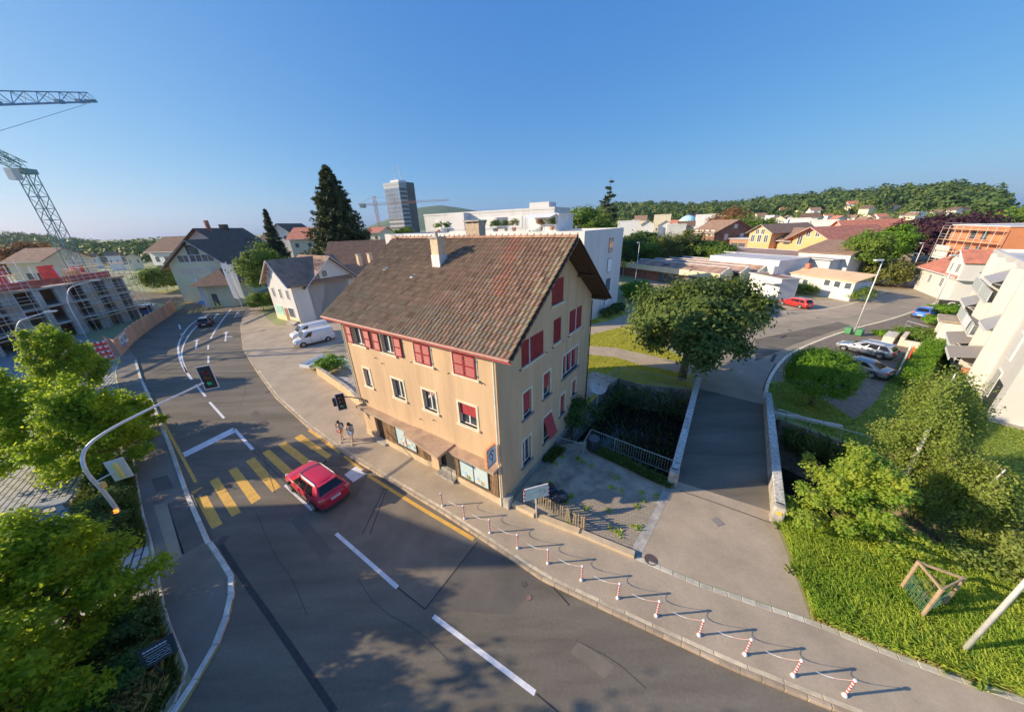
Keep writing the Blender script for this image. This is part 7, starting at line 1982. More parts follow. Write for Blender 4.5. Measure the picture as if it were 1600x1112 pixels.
for j in range(13):
    x = LB * (.02 + .073 * j)
    if j % 3 != 1: WB(SF, formw).box(x, x + LB * .05, -3.2 - (j % 2), -3.0 - (j % 2), 7.82, 10.0 + .5 * (j % 2)).build('formwork_panel', site)
    WB(SF, galv).beam((x, -1.5, 7.8), (x + 1.0, -3.0, 10.2), .08, .08).build('prop', site)
for j in range(int(LB / 2.2)):
    WB(SF, mat('edge_guard_red', (.24, .06, .045), .75, .25, 1.5)).box(j * 2.2, j * 2.2 + 2.12, .12, .16, 7.95, 8.9).build('edge_guard', site)
    WB(SF, galv).tube([(j * 2.2 + .6, -1.5 - j % 4, 7.8), (j * 2.2 + .6, -1.5 - j % 4, 10.6 + j % 3 * .5)], .05, 5).build('prop', site)
bs_ = None
for j, (f, h_) in enumerate(((.42, 1.1), (.47, 1.2), (.52, 1.0), (.70, 1.1), (.84, 1.8), (.87, 1.2))):
    b = WB(SF, brickst); x = LB * f
    for k in range(4): b.box(x, x + 1.15, -1.7, -.5, 7.82 + k * h_ / 4, 7.82 + (k + 1) * h_ / 4 - .03)
    o = b.build('brick_pallet'); o.matrix_world = site.matrix_basis; T(o, 'stack of orange bricks on the concrete shell, %s from the left' % ORD[j], 'brick stack', 'brick stacks on the building shell'); o['kind'] = 'thing'
    o.matrix_world = Matrix.Translation(B0) @ Matrix.Rotation(math.atan2(db.y, db.x), 4, 'Z')
for j in range(10):
    x = LB * (.05 + .09 * j); WB(SF, plank_m).box(x, x + 2.6, .1, .5, 7.95 + .15 * (j % 3), 8.0 + .15 * (j % 3)).build('edge_plank', site)
def scaffold(label, o0, dx, nx, nz, bay=2.0, lift=2.0, dep=.9, dy=None, mesh=False):
    t = thing('scaffolding', label, 'scaffolding', o0, math.atan2(dx.y, dx.x))
    pl_ = bd_ = rl_ = None
    for i in range(nx + 1):
        for y in (0, -dep):
            if pl_ is None: o = MB(galv).tube([(0, 0, 0), (0, 0, nz * lift + .4)], .03, 5).build('standard', t); pl_ = o.data
            else: o = link('standard', pl_, t)
            o.location = (i * bay, y, 0)
    for k in range(1, nz + 1):
        for i in range(nx):
            if bd_ is None: o = MB(plank_m).box(.05, bay - .05, -dep + .05, -.05, -.05, 0).build('deck_board', t); bd_ = o.data
            else: o = link('deck_board', bd_, t)
            o.location = (i * bay, 0, k * lift)
            for h_ in (.5, 1.0):
                if rl_ is None: o = MB(galv).tube([(0, 0, 0), (bay, 0, 0)], .025, 5).build('guard_rail', t); rl_ = o.data
                else: o = link('guard_rail', rl_, t)
                o.location = (i * bay, -dep, k * lift + h_)
    return t
scaffold('grey tube scaffolding at the street end of the concrete shell', B1 - db * 9 - nb2 * .3, db, 5, 5, 1.9, 2.0)
scaffold('grey tube scaffolding round the end wall of the concrete shell', B1 + db * 1.2 - nb2 * .6, nb2, 5, 5, 1.9, 2.0)
scaffold('scaffolding along the left half of the concrete shell at the picture edge', B0 + db * 12 - nb2 * .3, db, 7, 5, 2.2, 2.0)
# site hoarding: boarded panels round the corner, posters, a string of lights
hp_ = resample(smooth_line([at(190, 556), at(203, 541), at(215, 528), at(243.5, 508), at(262, 496), at(271, 489), at(275, 481)], 2), 1.9)
ho = thing('site_hoarding', 'curved brown timber hoarding round the building site with two posters', 'hoarding', hp_[0])
ply = mat('brown_ply', (.29, .165, .105), .85, .15, 1.2, .2, 20, objcol=True)
for i in range(len(hp_) - 1):
    a, b = hp_[i] - hp_[0], hp_[i + 1] - hp_[0]
    o = MB(ply).beam(a + Vector((0, 0, 1.1)) + (b - a) * .006, b + Vector((0, 0, 1.1)) - (b - a) * .006, .05, 2.2).build('hoarding_panel', ho); t_ = rr.uniform(.88, 1.1); o.color = (t_, t_, t_, 1)
    MB(mat('hoarding_light', (.6, .58, .5), .5, 0)).cbox(a.lerp(b, .5) + Vector((0, 0, 2.2)) - Vector((a.lerp(b, .5) + hp_[0]).normalized()) * .05, (.14, .14, .10)).build('light', ho) if i > 2 else None
a = hp_[0]; MB(ply).beam(Vector((0, 0, 1.1)), at(172, 548) - a + Vector((0, 0, 1.1)), .05, 2.2).build('hoarding_panel', ho)
def poster(i, bg_, txt, tc, sz):
    a, b = hp_[i] - hp_[0], hp_[i + 1] - hp_[0]; d = (b - a).normalized(); n = Vector((d.y, -d.x, 0)); n = n if n.dot(-(hp_[0])) > 0 else -n
    ctr = a.lerp(b, .5) + n * .04
    q = MB(bg_); P_ = [ctr + d * s * .85 + Vector((0, 0, z)) for s, z in ((-1, .75), (1, .75), (1, 2.05), (-1, 2.05))]; q.add(P_, [(0, 1, 2, 3)]); po = q.build('poster', ho)
    xd = d if (Vector((0, 0, 1)).cross(n)).dot(d) > 0 else -d
    q = MB(tc)
    return po, ctr + n * .012, xd, n
po, c_, xd, n_ = poster(1, mat('poster_white', (.5, .51, .52), .6, .05, 3), '', None, 1)
q = MB(mat('poster_grey', (.14, .16, .19), .6, .1, 3))
for s, h_ in ((-.5, .55), (-.22, .5), (.05, .58), (.32, .52)): q.add([c_ + xd * (s + e) + Vector((0, 0, z)) for e, z in ((0, 1.15), (.2, 1.15), (.2, 1.15 + h_), (0, 1.15 + h_))], [(0, 1, 2, 3)])
o_ = q.build('print', po); o_['kind'] = 'stuff'
q = MB(mat('poster_blue', (.05, .12, .30), .6, .1, 3)); q.add([c_ + xd * s + Vector((0, 0, z)) - Vector((0, 0, .0)) for s, z in ((-.85, .76), (.85, .76), (.85, 1.0), (-.85, 1.0))], [(0, 1, 2, 3)]); q.build('print', po)
po, c_, xd, n_ = poster(2, mat('poster_white', (1, 1, 1)), '', None, 1)
M4 = lambda x, y, z, o: Matrix(((x.x, y.x, z.x, o.x), (x.y, y.y, z.y, o.y), (x.z, y.z, z.z, o.z), (0, 0, 0, 1)))
text_mesh('S&B', .85, mat('poster_ink', (.03, .035, .05), .6, 0), M4(xd, Vector((0, 0, 1)), n_, c_ + Vector((0, 0, 1.42))), po)
wb_ = thing('warning_boards', 'red and white warning boards at the end of the site hoarding', 'warning sign', at(184, 562), 0)
d = Vector((-.6, -.8, 0)); n_ = Vector((d.y, -d.x, 0))
for k in range(4):
    z = .25 + k * .62
    MB(mat('board_red', (.42, .03, .03), .5, .1, 3)).beam(Vector((0, 0, z + .25)), d * 1.5 + Vector((0, 0, z + .25)), .05, .5).build('board', wb_)
    for j in range(3):
        MB(bw).beam(d * (.2 + .45 * j) + Vector((0, 0, z + .42)), d * (.42 + .45 * j) + Vector((0, 0, z + .42)), .07, .26).build('white_bar', wb_)
for s in (.1, 1.4): MB(galv).tube([d * s - n_ * .05, d * s - n_ * .05 + Vector((0, 0, 2.8))], .03, 6).build('post', wb_)
# cranes
crane_m = mat('crane_green', (.10, .17, .16), .6, .2, 2); crane_b = mat('crane_blue', (.10, .15, .20), .6, .2, 2); crane_r = mat('crane_red', (.24, .11, .075), .6, .2, .5)
def lattice(b, p0, p1, w0, w1, step, r, nside=4, upv=Vector((0, 0, 1))):
    p0, p1 = Vector(p0), Vector(p1); d = (p1 - p0); ln = d.length; d.normalize()
    x = d.cross(upv)
    if x.length < .05: x = Vector((1, 0, 0))
    x.normalize(); y = x.cross(d)
    n = max(2, int(ln / step))
    cor = ((-.5, -.5), (.5, -.5), (.5, .5), (-.5, .5)) if nside == 4 else ((-.5, -.5), (.5, -.5), (0, .5))
    def c(i, k):
        t = i / n; w_ = lerp(w0, w1, t); q = cor[k % len(cor)]; return p0 + d * ln * t + x * q[0] * w_ + y * q[1] * w_
    for k in range(len(cor)): b.tube([c(0, k), c(n, k)], r * 1.5, 4, False)
    for i in range(n):
        for k in range(len(cor)):
            b.tube([c(i, k), c(i + 1, k + 1)] if i % 2 else [c(i, k + 1), c(i + 1, k)], r, 3, False)
            b.tube([c(i + 1, k), c(i + 1, k + 1)], r * .8, 3, False)
cb = at(165, 500); HC = 24.2
cr = thing('tower_crane', 'green lattice tower crane with a raised jib over the concrete shell', 'crane', cb)
q = MB(crane_m); lattice(q, (0, 0, 0), (0, 0, HC), 1.5, 1.4, 1.7, .055); q.build('mast', cr)
j1 = far(-70, 82); j1.z = zat(-70, 172, 82); q = MB(crane_m); lattice(q, Vector((0, 0, HC + .8)), j1 - cb, 1.3, 1.1, 1.5, .05); q.build('jib', cr)
MB(crane_m).box(-.9, .9, -.9, .9, HC - .2, HC + .5).build('slewing_ring', cr)
MB(mat('crane_cab', (.30, .32, .32), .5, .1, 1)).box(-.6, .5, -1.9, -.95, HC - 1.2, HC + .4).build('cab', cr)
at1, at2 = far(38, 92), far(25, 90); at1.z = zat(38, 224, 92); at2.z = zat(26, 224, 90)
q = MB(crane_m); q.tube([(0, 0, HC + 1), at1 - cb], .12, 5); q.tube([j1.lerp(cb + Vector((0, 0, HC)), .78) - cb, at2 - cb], .1, 5); q.tube([at1 - cb, at2 - cb], .08, 4); q.tube([(0, 0, HC + 1), at2 - cb], .06, 4)
e_ = far(-80, 84); e_.z = zat(-80, 224, 84); q.tube([at2 - cb, e_ - cb], .05, 4); q.build('tie_frame', cr)
MB(concrete).box(-2.2, 2.2, -2.2, 2.2, -.1, .9).build('ballast', cr)
ct = far(228, 112); ct.z = zat(228, 165, 112); cm_ = far(-260, 78); cm_.z = zat(-90, 172, 70)
cr2 = thing('tower_crane', 'blue horizontal crane jib entering at the left edge, its mast outside the picture', 'crane', (cm_.x, cm_.y, 0))
b0 = Vector((cm_.x, cm_.y, 0))
q = MB(crane_b); lattice(q, Vector((0, 0, cm_.z)), ct - b0, 1.9, 1.4, 2.3, .06, 3); q.build('jib', cr2)
q = MB(crane_b); lattice(q, (0, 0, 0), (0, 0, cm_.z + 4), 2.2, 2.2, 2.4, .08); q.build('mast', cr2)
dj = (ct - cm_).normalized(); tq = ct - b0
MB(crane_b).beam(tq - dj * 1.2 + Vector((0, 0, -.6)), tq + dj * .6 + Vector((0, 0, -.6)), .9, .5).build('jib_end', cr2)
for f in (.55, .82, .93): MB(crane_b).cbox((cm_ - b0).lerp(tq, f) + Vector((0, 0, -.6)), (.9, .9, .5)).build('jib_joint', cr2)
MB(crane_b).tube([(cm_ - b0).lerp(tq, .2) + Vector((0, 0, -6)), tq + Vector((0, 0, -.8))], .03, 4).build('cable', cr2)
cf = far(592, 260); zf_ = zat(588, 307, 260)
cr3 = thing('tower_crane', 'distant red and white tower crane left of the office tower', 'crane', cf)
q = MB(crane_r); lattice(q, (0, 0, 0), (0, 0, zf_), 1.6, 1.6, 3, .07); q.build('mast', cr3)
jr, jl = far(705, 255), far(566, 262); zj = zat(590, 319, 260); jr.z = zat(705, 312, 255) ; jl.z = zj
q = MB(crane_r); lattice(q, Vector((0, 0, zj)), jr - cf, 1.3, .8, 3, .05, 3); q.build('jib', cr3)
q = MB(crane_r); lattice(q, Vector((0, 0, zj)), jl - cf, 1.3, 1.0, 3, .06, 3); q.build('counter_jib', cr3)
MB(rawc).cbox((jl - cf) * .75 + Vector((0, 0, zj * .25 - 1)), (4, 2, 2.4), .3).build('counterweight', cr3)
q = MB(crane_r); q.tube([(0, 0, zf_), (jr - cf).lerp(Vector((0, 0, zj)), .5)], .06, 3); q.tube([(0, 0, zf_), jl - cf], .06, 3); q.build('tie', cr3)
tk = thing('site_truck', 'dark blue truck parked inside the site behind the hoarding', 'truck', at(234, 493), math.atan2(.8, -.6)); tk.scale = (.75, .75, .75)
MB(paint('truck_blue', (.03, .06, .16))).box(-1.2, 1.2, -1.1, 1.1, .6, 2.9).build('cab', tk); MB(black_pl).box(-1.22, -1.0, -.95, .95, 1.7, 2.6).build('windscreen', tk); MB(galv).box(1.3, 5.5, -1.1, 1.1, .9, 2.2).build('tipper', tk)
for x in (-.3, 2.6, 4.2):
    for y in (-1, 1): MB(tyre_m).tube([(x, y - .15, .5), (x, y + .15, .5)], .5, 14).build('wheel', tk)
# ------------------------------------------------------------------ junction furniture
t = thing('direction_sign', 'blue direction sign on the traffic island before the far zebra crossing', 'road sign', at(321, 486))
MB(galv).tube([(0, 0, 0), (0, 0, 2.0)], .04, 6).build('post', t); MB(mat('sign_blue', (.03, .16, .50), .4, .05, 3)).tube([(0, -.03, 1.75), (.01, -.06, 1.75)], .42, 20).build('sign_face', t)
q = MB(bw); q.beam((-.15, -.07, 1.92), (.18, -.07, 1.6), .09, .02); q.build('arrow', t)
t = thing('island_bollard', 'yellow traffic island bollard with a black cap', 'bollard', at(342, 480)); MB(mat('bollard_yellow', (.6, .33, .05), .5, .1, 3)).lathe([(.16, 0), (.16, .9)], 10).build('post', t); MB(black_pl).lathe([(.2, .9), (.22, 1.1), (.1, 1.3)], 10).build('cap', t)
t = thing('signal_post', 'grey signal post with signs at the junction before the guesthouse', 'signal post', at(322, 470)); hs_ = hgt(297, 385, at(322, 470))
MB(galv).tube([(0, 0, 0), (0, 0, hs_)], .1, 8).build('post', t); MB(black_pl).box(-.25, .25, -.2, .1, 2.6, 4.0).build('signal_head', t); MB(white_f).box(-1.4, .2, -.15, -.1, 4.4, 5.2).build('sign_board', t)
for i, px in enumerate((331, 341)):
    fb = far(px, 84); t = thing('flag_pole', 'tall white banner flag before the guesthouse, %s one' % ('left', 'right')[i], 'flag', fb, 0, 'white banner flags')
    zf2 = zat(px - 4, 413 + 2 * i, 84); MB(galv).tube([(0, 0, 0), (0, 0, zf2 + .3)], .05, 6).build('pole', t)
    MB(mat('banner_white', (.52, .52, .52), .8, .05, 4)).add([(-.05, 0, zf2), (-1.2, .05, zf2), (-1.25, .2, zf2 * .55), (-1.1, .12, zf2 * .25), (-.05, 0, zf2 * .22)] + [(-.05, .03, zf2), (-1.2, .08, zf2), (-1.25, .23, zf2 * .55), (-1.1, .15, zf2 * .25), (-.05, .03, zf2 * .22)], [(0, 1, 2, 3, 4), (9, 8, 7, 6, 5)]).build('banner', t)
t = thing('totem_sign', 'white sign stele beside the round bush at the junction', 'sign', far(273, 92), .2); MB(white_f).box(-.5, .5, -.12, .12, 0, zat(270, 444, 92)).build('panel', t)
for i, (px, d, cc) in enumerate(((203, 100, (.5, .5, .5)), )):
    pass
# orange boards with black print
for px, py, w_, h_, lb in ((1132, 466, 1.5, 2.9, 'tall orange board with black emblem at the end of the tan hall'), (973, 432, 1.3, 1.3, 'small orange board with black emblem under the hall canopy')):
    p = at(px, py); t = thing('orange_sign', lb, 'sign', p, math.atan2(-p.x, p.y) * .9)
    z0_ = .5 if h_ > 2 else 2.6
    MB(mat('sign_orange', (.62, .25, .02), .5, .08, 3)).box(-w_ / 2, w_ / 2, -.08, .08, z0_, z0_ + h_).build('board', t)
    q = MB(iron_d); n = 16
    for zc, rr_ in (((z0_ + h_ * .72, .42), (z0_ + h_ * .3, .36)) if h_ > 2 else ((z0_ + h_ * .5, .4),)):
        q2 = MB(iron_d); q2.tube([(math.cos(a) * rr_, -.09, zc + math.sin(a) * rr_) for a in np.linspace(.4, 2 * PI - .4, 14)], .12, 5); q2.build('emblem', t)
    MB(galv).tube([(0, .12, 0), (0, .12, z0_ + h_)], .06, 6).build('post', t)
# ------------------------------------------------------------------ roof terrace: pots, planters, parasol frame
zt0 = zf - .1
tp_rng = random.Random(5)
tl_ = [(684, 74, 'w'), (698, 73, 'd'), (738, 68, 'o'), (752, 67, 'o'), (775, 66, 'o'), (790, 65, 'd'), (803, 64, 'p'), (845, 62, 'r'), (862, 61, 'd'), (772, 64, 'd')]
for i, (px, d, kd) in enumerate(tl_):
    p = far(px, d); t = thing('potted_plant', 'potted %s on the roof terrace, %s from its left end' % ({'w': 'shrub', 'd': 'evergreen', 'o': 'ochre shrub', 'p': 'palm', 'r': 'red leaved shrub'}[kd], ORD[i]), 'plant pot', (p.x, p.y, zt0), 0, 'pots on the roof terrace')
    MB(conc_old if i % 2 else mat('terracotta', (.32, .14, .08), .8, .1, 3)).lathe([(.32, 0), (.42, .6), (.44, .62), (.38, .62)], 12).build('pot', t)
    rng = np.random.default_rng(400 + i); V, P_ = cluster_crown((0, 0, 1.35), (1.0, 1.0, .85), 26, 40, .17, rng, clr=.35, shell=.2)
    leaf_mesh('foliage', V, {'w': lf_mid, 'd': lf_dark, 'o': lf_olive, 'p': lf_olive, 'r': lf_red}[kd], t)
railing('railing', 'thin railing along the roof terrace edge', [far(672, 66) + Vector((0, 0, zt0)), far(770, 58) + Vector((0, 0, zt0)), far(868, 54) + Vector((0, 0, zt0))], .9, .6, galv, post=3)
# ------------------------------------------------------------------ white flats at the right edge
N_, F_ = at(1545, 655), at(1490, 515)
fr = bld('balcony_flats', 'white block of flats with balconies and grey awnings at the right edge', 'flats', F_, N_, 12, 9.3, mat('warm_white_render', (.29, .283, .268), .9, .06, .5), ('flat', 'x', .45, .1), greyroof)
WR = fr['W']; RF = FACES['f'](WR, 12); bm_w = mat('warm_white_render', (1, 1, 1))
def rwin(x, z, w_, h_, m=pane_m, nm='window'):
    b = WB(RF, frame_w).box(x, x + w_, -.02, .06, z, z + h_).build(nm, fr)
    WB(RF, m).box(x + .1, x + w_ - .1, 0, .08, z + .1, z + h_ - .1).build('pane', b)
for x in (2.2, 7.2, 12.3, 17.6, 22.6): WB(RF, bm_w).box(x, x + .22, .0, .9 if x > 5 else .4, .0, 9.4).build('fin_wall', fr)
blg = mat('pale_blind', (.30, .30, .29), .8, .1, 5)
for k, z in enumerate((.4, 3.4, 6.4)):
    for x in (.7, 4.2, 9.6, 14.6, 20.0, 24.6): rwin(x, z + .3, 1.3 if x not in (9.6, 14.6) else 2.0, 2.1, blg if (k + int(x)) % 2 else pane_m)
    for x0, x1 in ((7.45, 12.25), (12.55, 17.55)):
        b = WB(RF, bm_w).box(x0, x1, .05, 1.2, z - .15, z + .02).build('balcony', fr)
        WB(RF, mat('balcony_glass', (.28, .31, .31), .3, .1, 3)).box(x0 + .05, x1 - .05, 1.14, 1.2, z + .1, z + .95).build('balustrade', b)
        WB(RF, galv).box(x0, x1, 1.12, 1.22, z + .97, z + 1.02).build('handrail', b)
awm = mat('grey_awning', (.17, .17, .175), .8, .08, 6)
def awning(x0, x1, z, out, m, drop=.7):
    q = WB(RF, m); q.add([(x0, .06, z), (x1, .06, z), (x1, out, z - drop), (x0, out, z - drop), (x0, .06, z - .05), (x1, .06, z - .05), (x1, out, z - drop - .05), (x0, out, z - drop - .05)], [(0, 1, 2, 3), (7, 6, 5, 4), (0, 4, 5, 1), (3, 2, 6, 7), (0, 3, 7, 4), (1, 5, 6, 2)])
    o = q.build('awning', fr); WB(RF, white_f).box(x0, x1, out - .02, out + .02, z - drop - .3, z - drop - .06).build('valance', o)
    for x in (x0 + .2, x1 - .2): WB(RF, white_f).tube([(x, .1, z - 1.1), (x, out, z - drop - .06)], .025, 5).build('awning_arm', o)
awning(7.6, 12.1, 5.9, 1.5, awm, .8); awning(12.7, 17.4, 8.9, 1.4, awm, .8); awning(12.7, 17.4, 2.9, 1.9, mat('taupe_awning', (.155, .14, .125), .8, .08, 6), .5); awning(18.2, 22.0, 2.8, 2.1, mat('taupe_awning', (1, 1, 1)), .5); awning(18.2, 22.0, 5.8, 1.1, awm, .8)
WB(RF, mat('lilac_cloth', (.42, .36, .48), .9, .1, 4)).add([(12.8, 1.27, 4.5), (16.4, 1.27, 4.6), (16.0, 1.3, 3.5), (13.2, 1.33, 3.6)], [(0, 1, 2, 3)]).build('lilac_cloth', fr)
WB(RF, mat('blue_screen', (.16, .24, .36), .7, .1, 4)).box(10.9, 12.2, 1.23, 1.27, .0, 1.5).build('balcony_screen', fr)
EF = FACES['r'](WR, 12)
WB(EF, pipe_m).tube([(3.2, .08, 9), (3.2, .08, 0)], .06, 6).build('downpipe', fr)
WB(EF, conc_old).box(-.1, 12, .0, .5, -.1, .06).build('splash_strip', fr)
WB(RF, mat('dark_opening', (.02, .02, .022), .7, 0)).box(WR - 3.6, WR - 1.2, -.05, .03, .1, 2.3).build('garden_door', fr)
pc_ = thing('entrance_roof', 'flat brown entrance roof on white walls before the white flats', 'porch', Vector((*at(1505, 500, 2.8)[:2], 0)), math.atan2(N_.y - F_.y, N_.x - F_.x))
MB(mat('porch_roof', (.20, .165, .13), .9, .3, .8)).box(-1.7, 1.9, -1.7, 1.7, 2.7, 2.9).build('roof', pc_); MB(white_w).box(-1.6, 1.8, -1.65, -1.5, 2.4, 2.699).build('fascia', pc_)
for q in ((-1.5, -1.3, -1.4, 1.5), (1.5, 1.7, -1.4, 1.5)): MB(white_w).box(*q, 0, 2.69).build('wall', pc_)
sg2 = thing('company_sign', 'black company sign with white lettering beside the low bushes', 'sign', at(1487, 493), 0)
sg2.rotation_euler = (0, 0, math.atan2(-sg2.location.x, sg2.location.y) * .9)
MB(black_pl).box(-1.7, 1.7, -.08, .08, .9, 2.1).build('board', sg2)
text_mesh('Com', .95, bw, M4(Vector((1, 0, 0)), Vector((0, 0, 1)), Vector((0, -1, 0)), Vector((.1, -.09, 1.5))), sg2); MB(galv).tube([(0, .12, 0), (0, .12, 1.5)], .06, 6).build('post', sg2)
# garden details
gw = thing('garden_wall', 'short pink rendered garden wall with grey stone steps', 'wall', at(1405, 540))
pk_m = mat('pink_wall', (.42, .29, .24), .9, .15, 2)
gd = (at(1422, 520) - at(1405, 540)).normalized(); gn = Vector((-gd.y, gd.x, 0))
MB(pk_m).beam(Vector((0, 0, .5)), gd * 3.2 + Vector((0, 0, .5)), .35, 1.0).build('wall_stretch', gw); MB(pk_m).beam(gd * .2 + Vector((0, 0, .35)), gd * .2 - gn * 2.4 + Vector((0, 0, .35)), .35, .7).build('wall_stretch', gw)
MB(concrete).beam(gn * 1.0 + Vector((0, 0, .4)), gn * 1.0 + gd * 3 + Vector((0, 0, .4)), .9, .8).build('step_block', gw)
railing('garden_fence', 'thin wire garden fence above the clipped hedge', [at(1412, 514), at(1470, 532), at(1512, 552)], 1.1, bars=False, post=3, m=galv, mid=True)
sl_ = thing('slide', 'orange playground slide beside a blue play mat', 'slide', at(1456, 571), R(120))
MB(mat('slide_orange', (.62, .16, .05), .4, .05, 3)).add([(0, -.25, .1), (0, .25, .1), (1.6, .25, 1.2), (1.6, -.25, 1.2), (0, -.25, .04), (0, .25, .04), (1.6, .25, 1.14), (1.6, -.25, 1.14)], [(0, 1, 2, 3), (7, 6, 5, 4), (0, 3, 7, 4), (1, 5, 6, 2), (0, 4, 5, 1)]).build('chute', sl_)
for y in (-.25, .25): MB(mat('slide_red', (.5, .06, .04), .4, .05, 3)).tube([(1.6, y, 0), (1.6, y, 1.5)], .04, 6).build('ladder_rail', sl_); MB(mat('slide_orange', (1, 1, 1))).tube([(0, y, .18), (1.6, y, 1.32)], .04, 6).build('side_rail', sl_)
t = thing('play_mat', 'blue play mat on the grass below the orange slide', 'play mat', at(1447, 577), .4); MB(mat('mat_blue', (.03, .14, .26), .7, .2, 3)).box(-1.6, 1.0, -.5, .6, .01, .14).build('mat', t)
t = thing('paddling_pool', 'round blue paddling pool by the ground floor awning', 'pool', at(1507, 575)); MB(mat('pool_blue', (.03, .12, .45), .4, .1, 3)).lathe([(.7, 0), (.75, .3), (.66, .36), (.6, .1)], 18).build('pool', t)
for i, (x, y, m) in enumerate(((1518, 578, white_f), (1524, 584, mat('sand_bag', (.42, .36, .28), .9, .2, 4)), (1508, 584, mat('terracotta', (1, 1, 1))))):
    t = thing('garden_pot', 'garden pot beside the paddling pool, %s' % ('white one', 'sand coloured one', 'terracotta one')[i], 'pot', at(x, y)); MB(m).lathe([(.28, 0), (.38, .5), (.33, .52)], 12).build('pot', t)
t = thing('washing_post', 'pale wooden post on the lawn between the coupe and the hedge', 'post', at(1402, 585)); MB(mat('pale_post', (.42, .40, .34), .8, .15, 5)).tube([(0, 0, 0), (0, 0, 3.2)], .07, 8).build('pole', t); MB(galv).tube([(0, -.3, 3.1), (0, .3, 3.1)], .025, 6).build('crossbar', t)
for i, (x, y) in enumerate(((1324, 521), (1341, 524))):
    t = thing('garden_bin', 'green waste container beside the tall street lamp, %s one' % ('left', 'right')[i], 'bin', at(x, y), .5); bevel(MB(mat('bin_green', (.04, .14, .06), .5, .1, 3)).box(-.35, .35, -.3, .3, .05, .75).build('tub', t), .05, 2); bevel(MB(mat('bin_green', (1, 1, 1))).box(-.37, .37, -.32, .32, .75, .82).build('lid', t), .04, 2)
# red roofed house and scaffolded block beyond it
d0 = 100
rh = bld('red_roof_house', 'white house with a dark red roof and dormer before the scaffolded block', 'house', far(1472, d0), far(1540, d0 - 12), 10, zat(1505, 424, d0 - 6), white_w, ('gable', 'x', zat(1505, 391, d0) - zat(1505, 424, d0 - 6), .6), redroof, [('f', .35, .68, 2, 1.8, 1.1, 1.6, 'm')])
rh_ = bld('roof_dormer', 'white gabled dormer house at the right end of the dark red roof', 'house', far(1514, d0 - 9), far(1540, d0 - 13), 5, 2.6, white_w, ('gable', 'y', 1.5, .35), redroof, [('f', .3, .7, 2, .7, 1.0, 1.5, 'm')], z0=zat(1505, 424, d0 - 6) - .4)
d1 = 116
e0, e1 = far(1492, d1), far(1582, d1 - 14)
og = bld('insulated_block', 'block of flats clad in orange insulation boards under scaffolding', 'building site', e0, e1, 12, zat(1535, 353, d1 - 7), mat('orange_insulation', (.31, .125, .06), .85, .1, .8), ('flat', 'x', 0, .2), greyroof)
hg2 = zat(1535, 353, d1 - 7); wg2 = og['W']
for k in range(5):
    z = hg2 - 2.5 - k * 2.7
    for j in range(6):
        o = WB(FACES['f'](wg2, 12), mat('insulation_board', (.33, .135, .065), .85, .12, 2)).box(wg2 * (.02 + .16 * j), wg2 * (.17 + .16 * j), .0, .04, z + .05, z + 1.2).build('insulation_board', og)
    for x in (.42, .62): WB(FACES['f'](wg2, 12), pane_m).box(wg2 * x, wg2 * x + 1.6, .0, .06, z + .2, z + 1.7).build('window', og) if k < 3 else None
WB(FACES['f'](wg2, 12), mat('grey_tarp', (.40, .40, .41), .7, .1, 1)).box(0, wg2 * .32, 1.2, 1.25, hg2 * .42, hg2 * .66).build('tarpaulin', og)
scaffold('scaffolding in front of the orange insulated block', e0 + (e1 - e0).normalized() * -1 - Vector((e0.x, e0.y, 0)).normalized() * 1.6, (e1 - e0).normalized(), int(wg2 / 2.2) + 1, int(hg2 / 2.1), 2.2, 2.1, 1.0)
# ------------------------------------------------------------------ far town and hills
hr = random.Random(12)
wm_ = [white_w, cream_w, mat('pale_render', (.46, .43, .38), .9, .05, .5), tan_w]; rm_ = [brownroof, redroof, darkroof, greyroof]
def farhouse(px, py0, d, wpx, kind, nm, lab, hgt_=None, grp=None):
    a, b = far(px - wpx / 2, d), far(px + wpx / 2, d + hr.uniform(-.1, .1) * d * .05)
    z = zat(px, py0, d)
    h_ = max(3, z * .62) if hgt_ is None else hgt_
    W_ = (b - a).length; D_ = min(W_ * .8, 14)
    if kind == 'flat': r_ = ('flat', 'x', .4, .1)
    elif kind == 'gy': r_ = ('gable', 'y', W_ * .32, .5)
    else: r_ = ('gable', 'x', min(D_ * .38, 4.5), .5)
    return bld(nm, lab, 'house', a, b, D_, max(2.5, z - (r_[2] if kind != 'flat' else 0)), hr.choice(wm_[:3]) if kind != 'gy' else hr.choice(wm_), r_, hr.choice(rm_[:3]) if kind != 'flat' else greyroof, [('f', .22, .78, 2 if W_ < 16 else 5, max(1, z * .45), min(1.4, W_ * .1), 1.4, 'd')], group=grp)
row1 = [(982, 346, 185, 34, 'flat'), (1012, 344, 165, 20, 'gy'), (1040, 345, 170, 22, 'gy'), (1072, 346, 168, 24, 'gx'), (1058, 352, 160, 30, 'flat'), (1100, 336, 230, 30, 'flat'), (1034, 336, 240, 26, 'flat'), (1000, 337, 260, 18, 'gx'), (1128, 338, 240, 20, 'flat')]
for i, (px, py, d, wpx, kd) in enumerate(row1):
    farhouse(px, py, d, wpx, kd, 'town_house', 'town house in the row beyond the bushes right of the flats, %s listed by distance' % ORD[i] if False else ('long flat grey hall just right of the white flats', 'steep gabled house, first of three beyond the bushes', 'steep gabled house, second of three beyond the bushes', 'steep roofed house, third of three beyond the bushes', 'low flat building before the three gabled houses', 'cream flat block left above the chalet', 'pale flat block under the glass dome', 'small roofed house above the grey hall', 'pale flat block right above the chalet')[i])
gd_ = thing('glass_dome', 'pale green glass dome among the far roofs', 'dome', far(1074, 300))
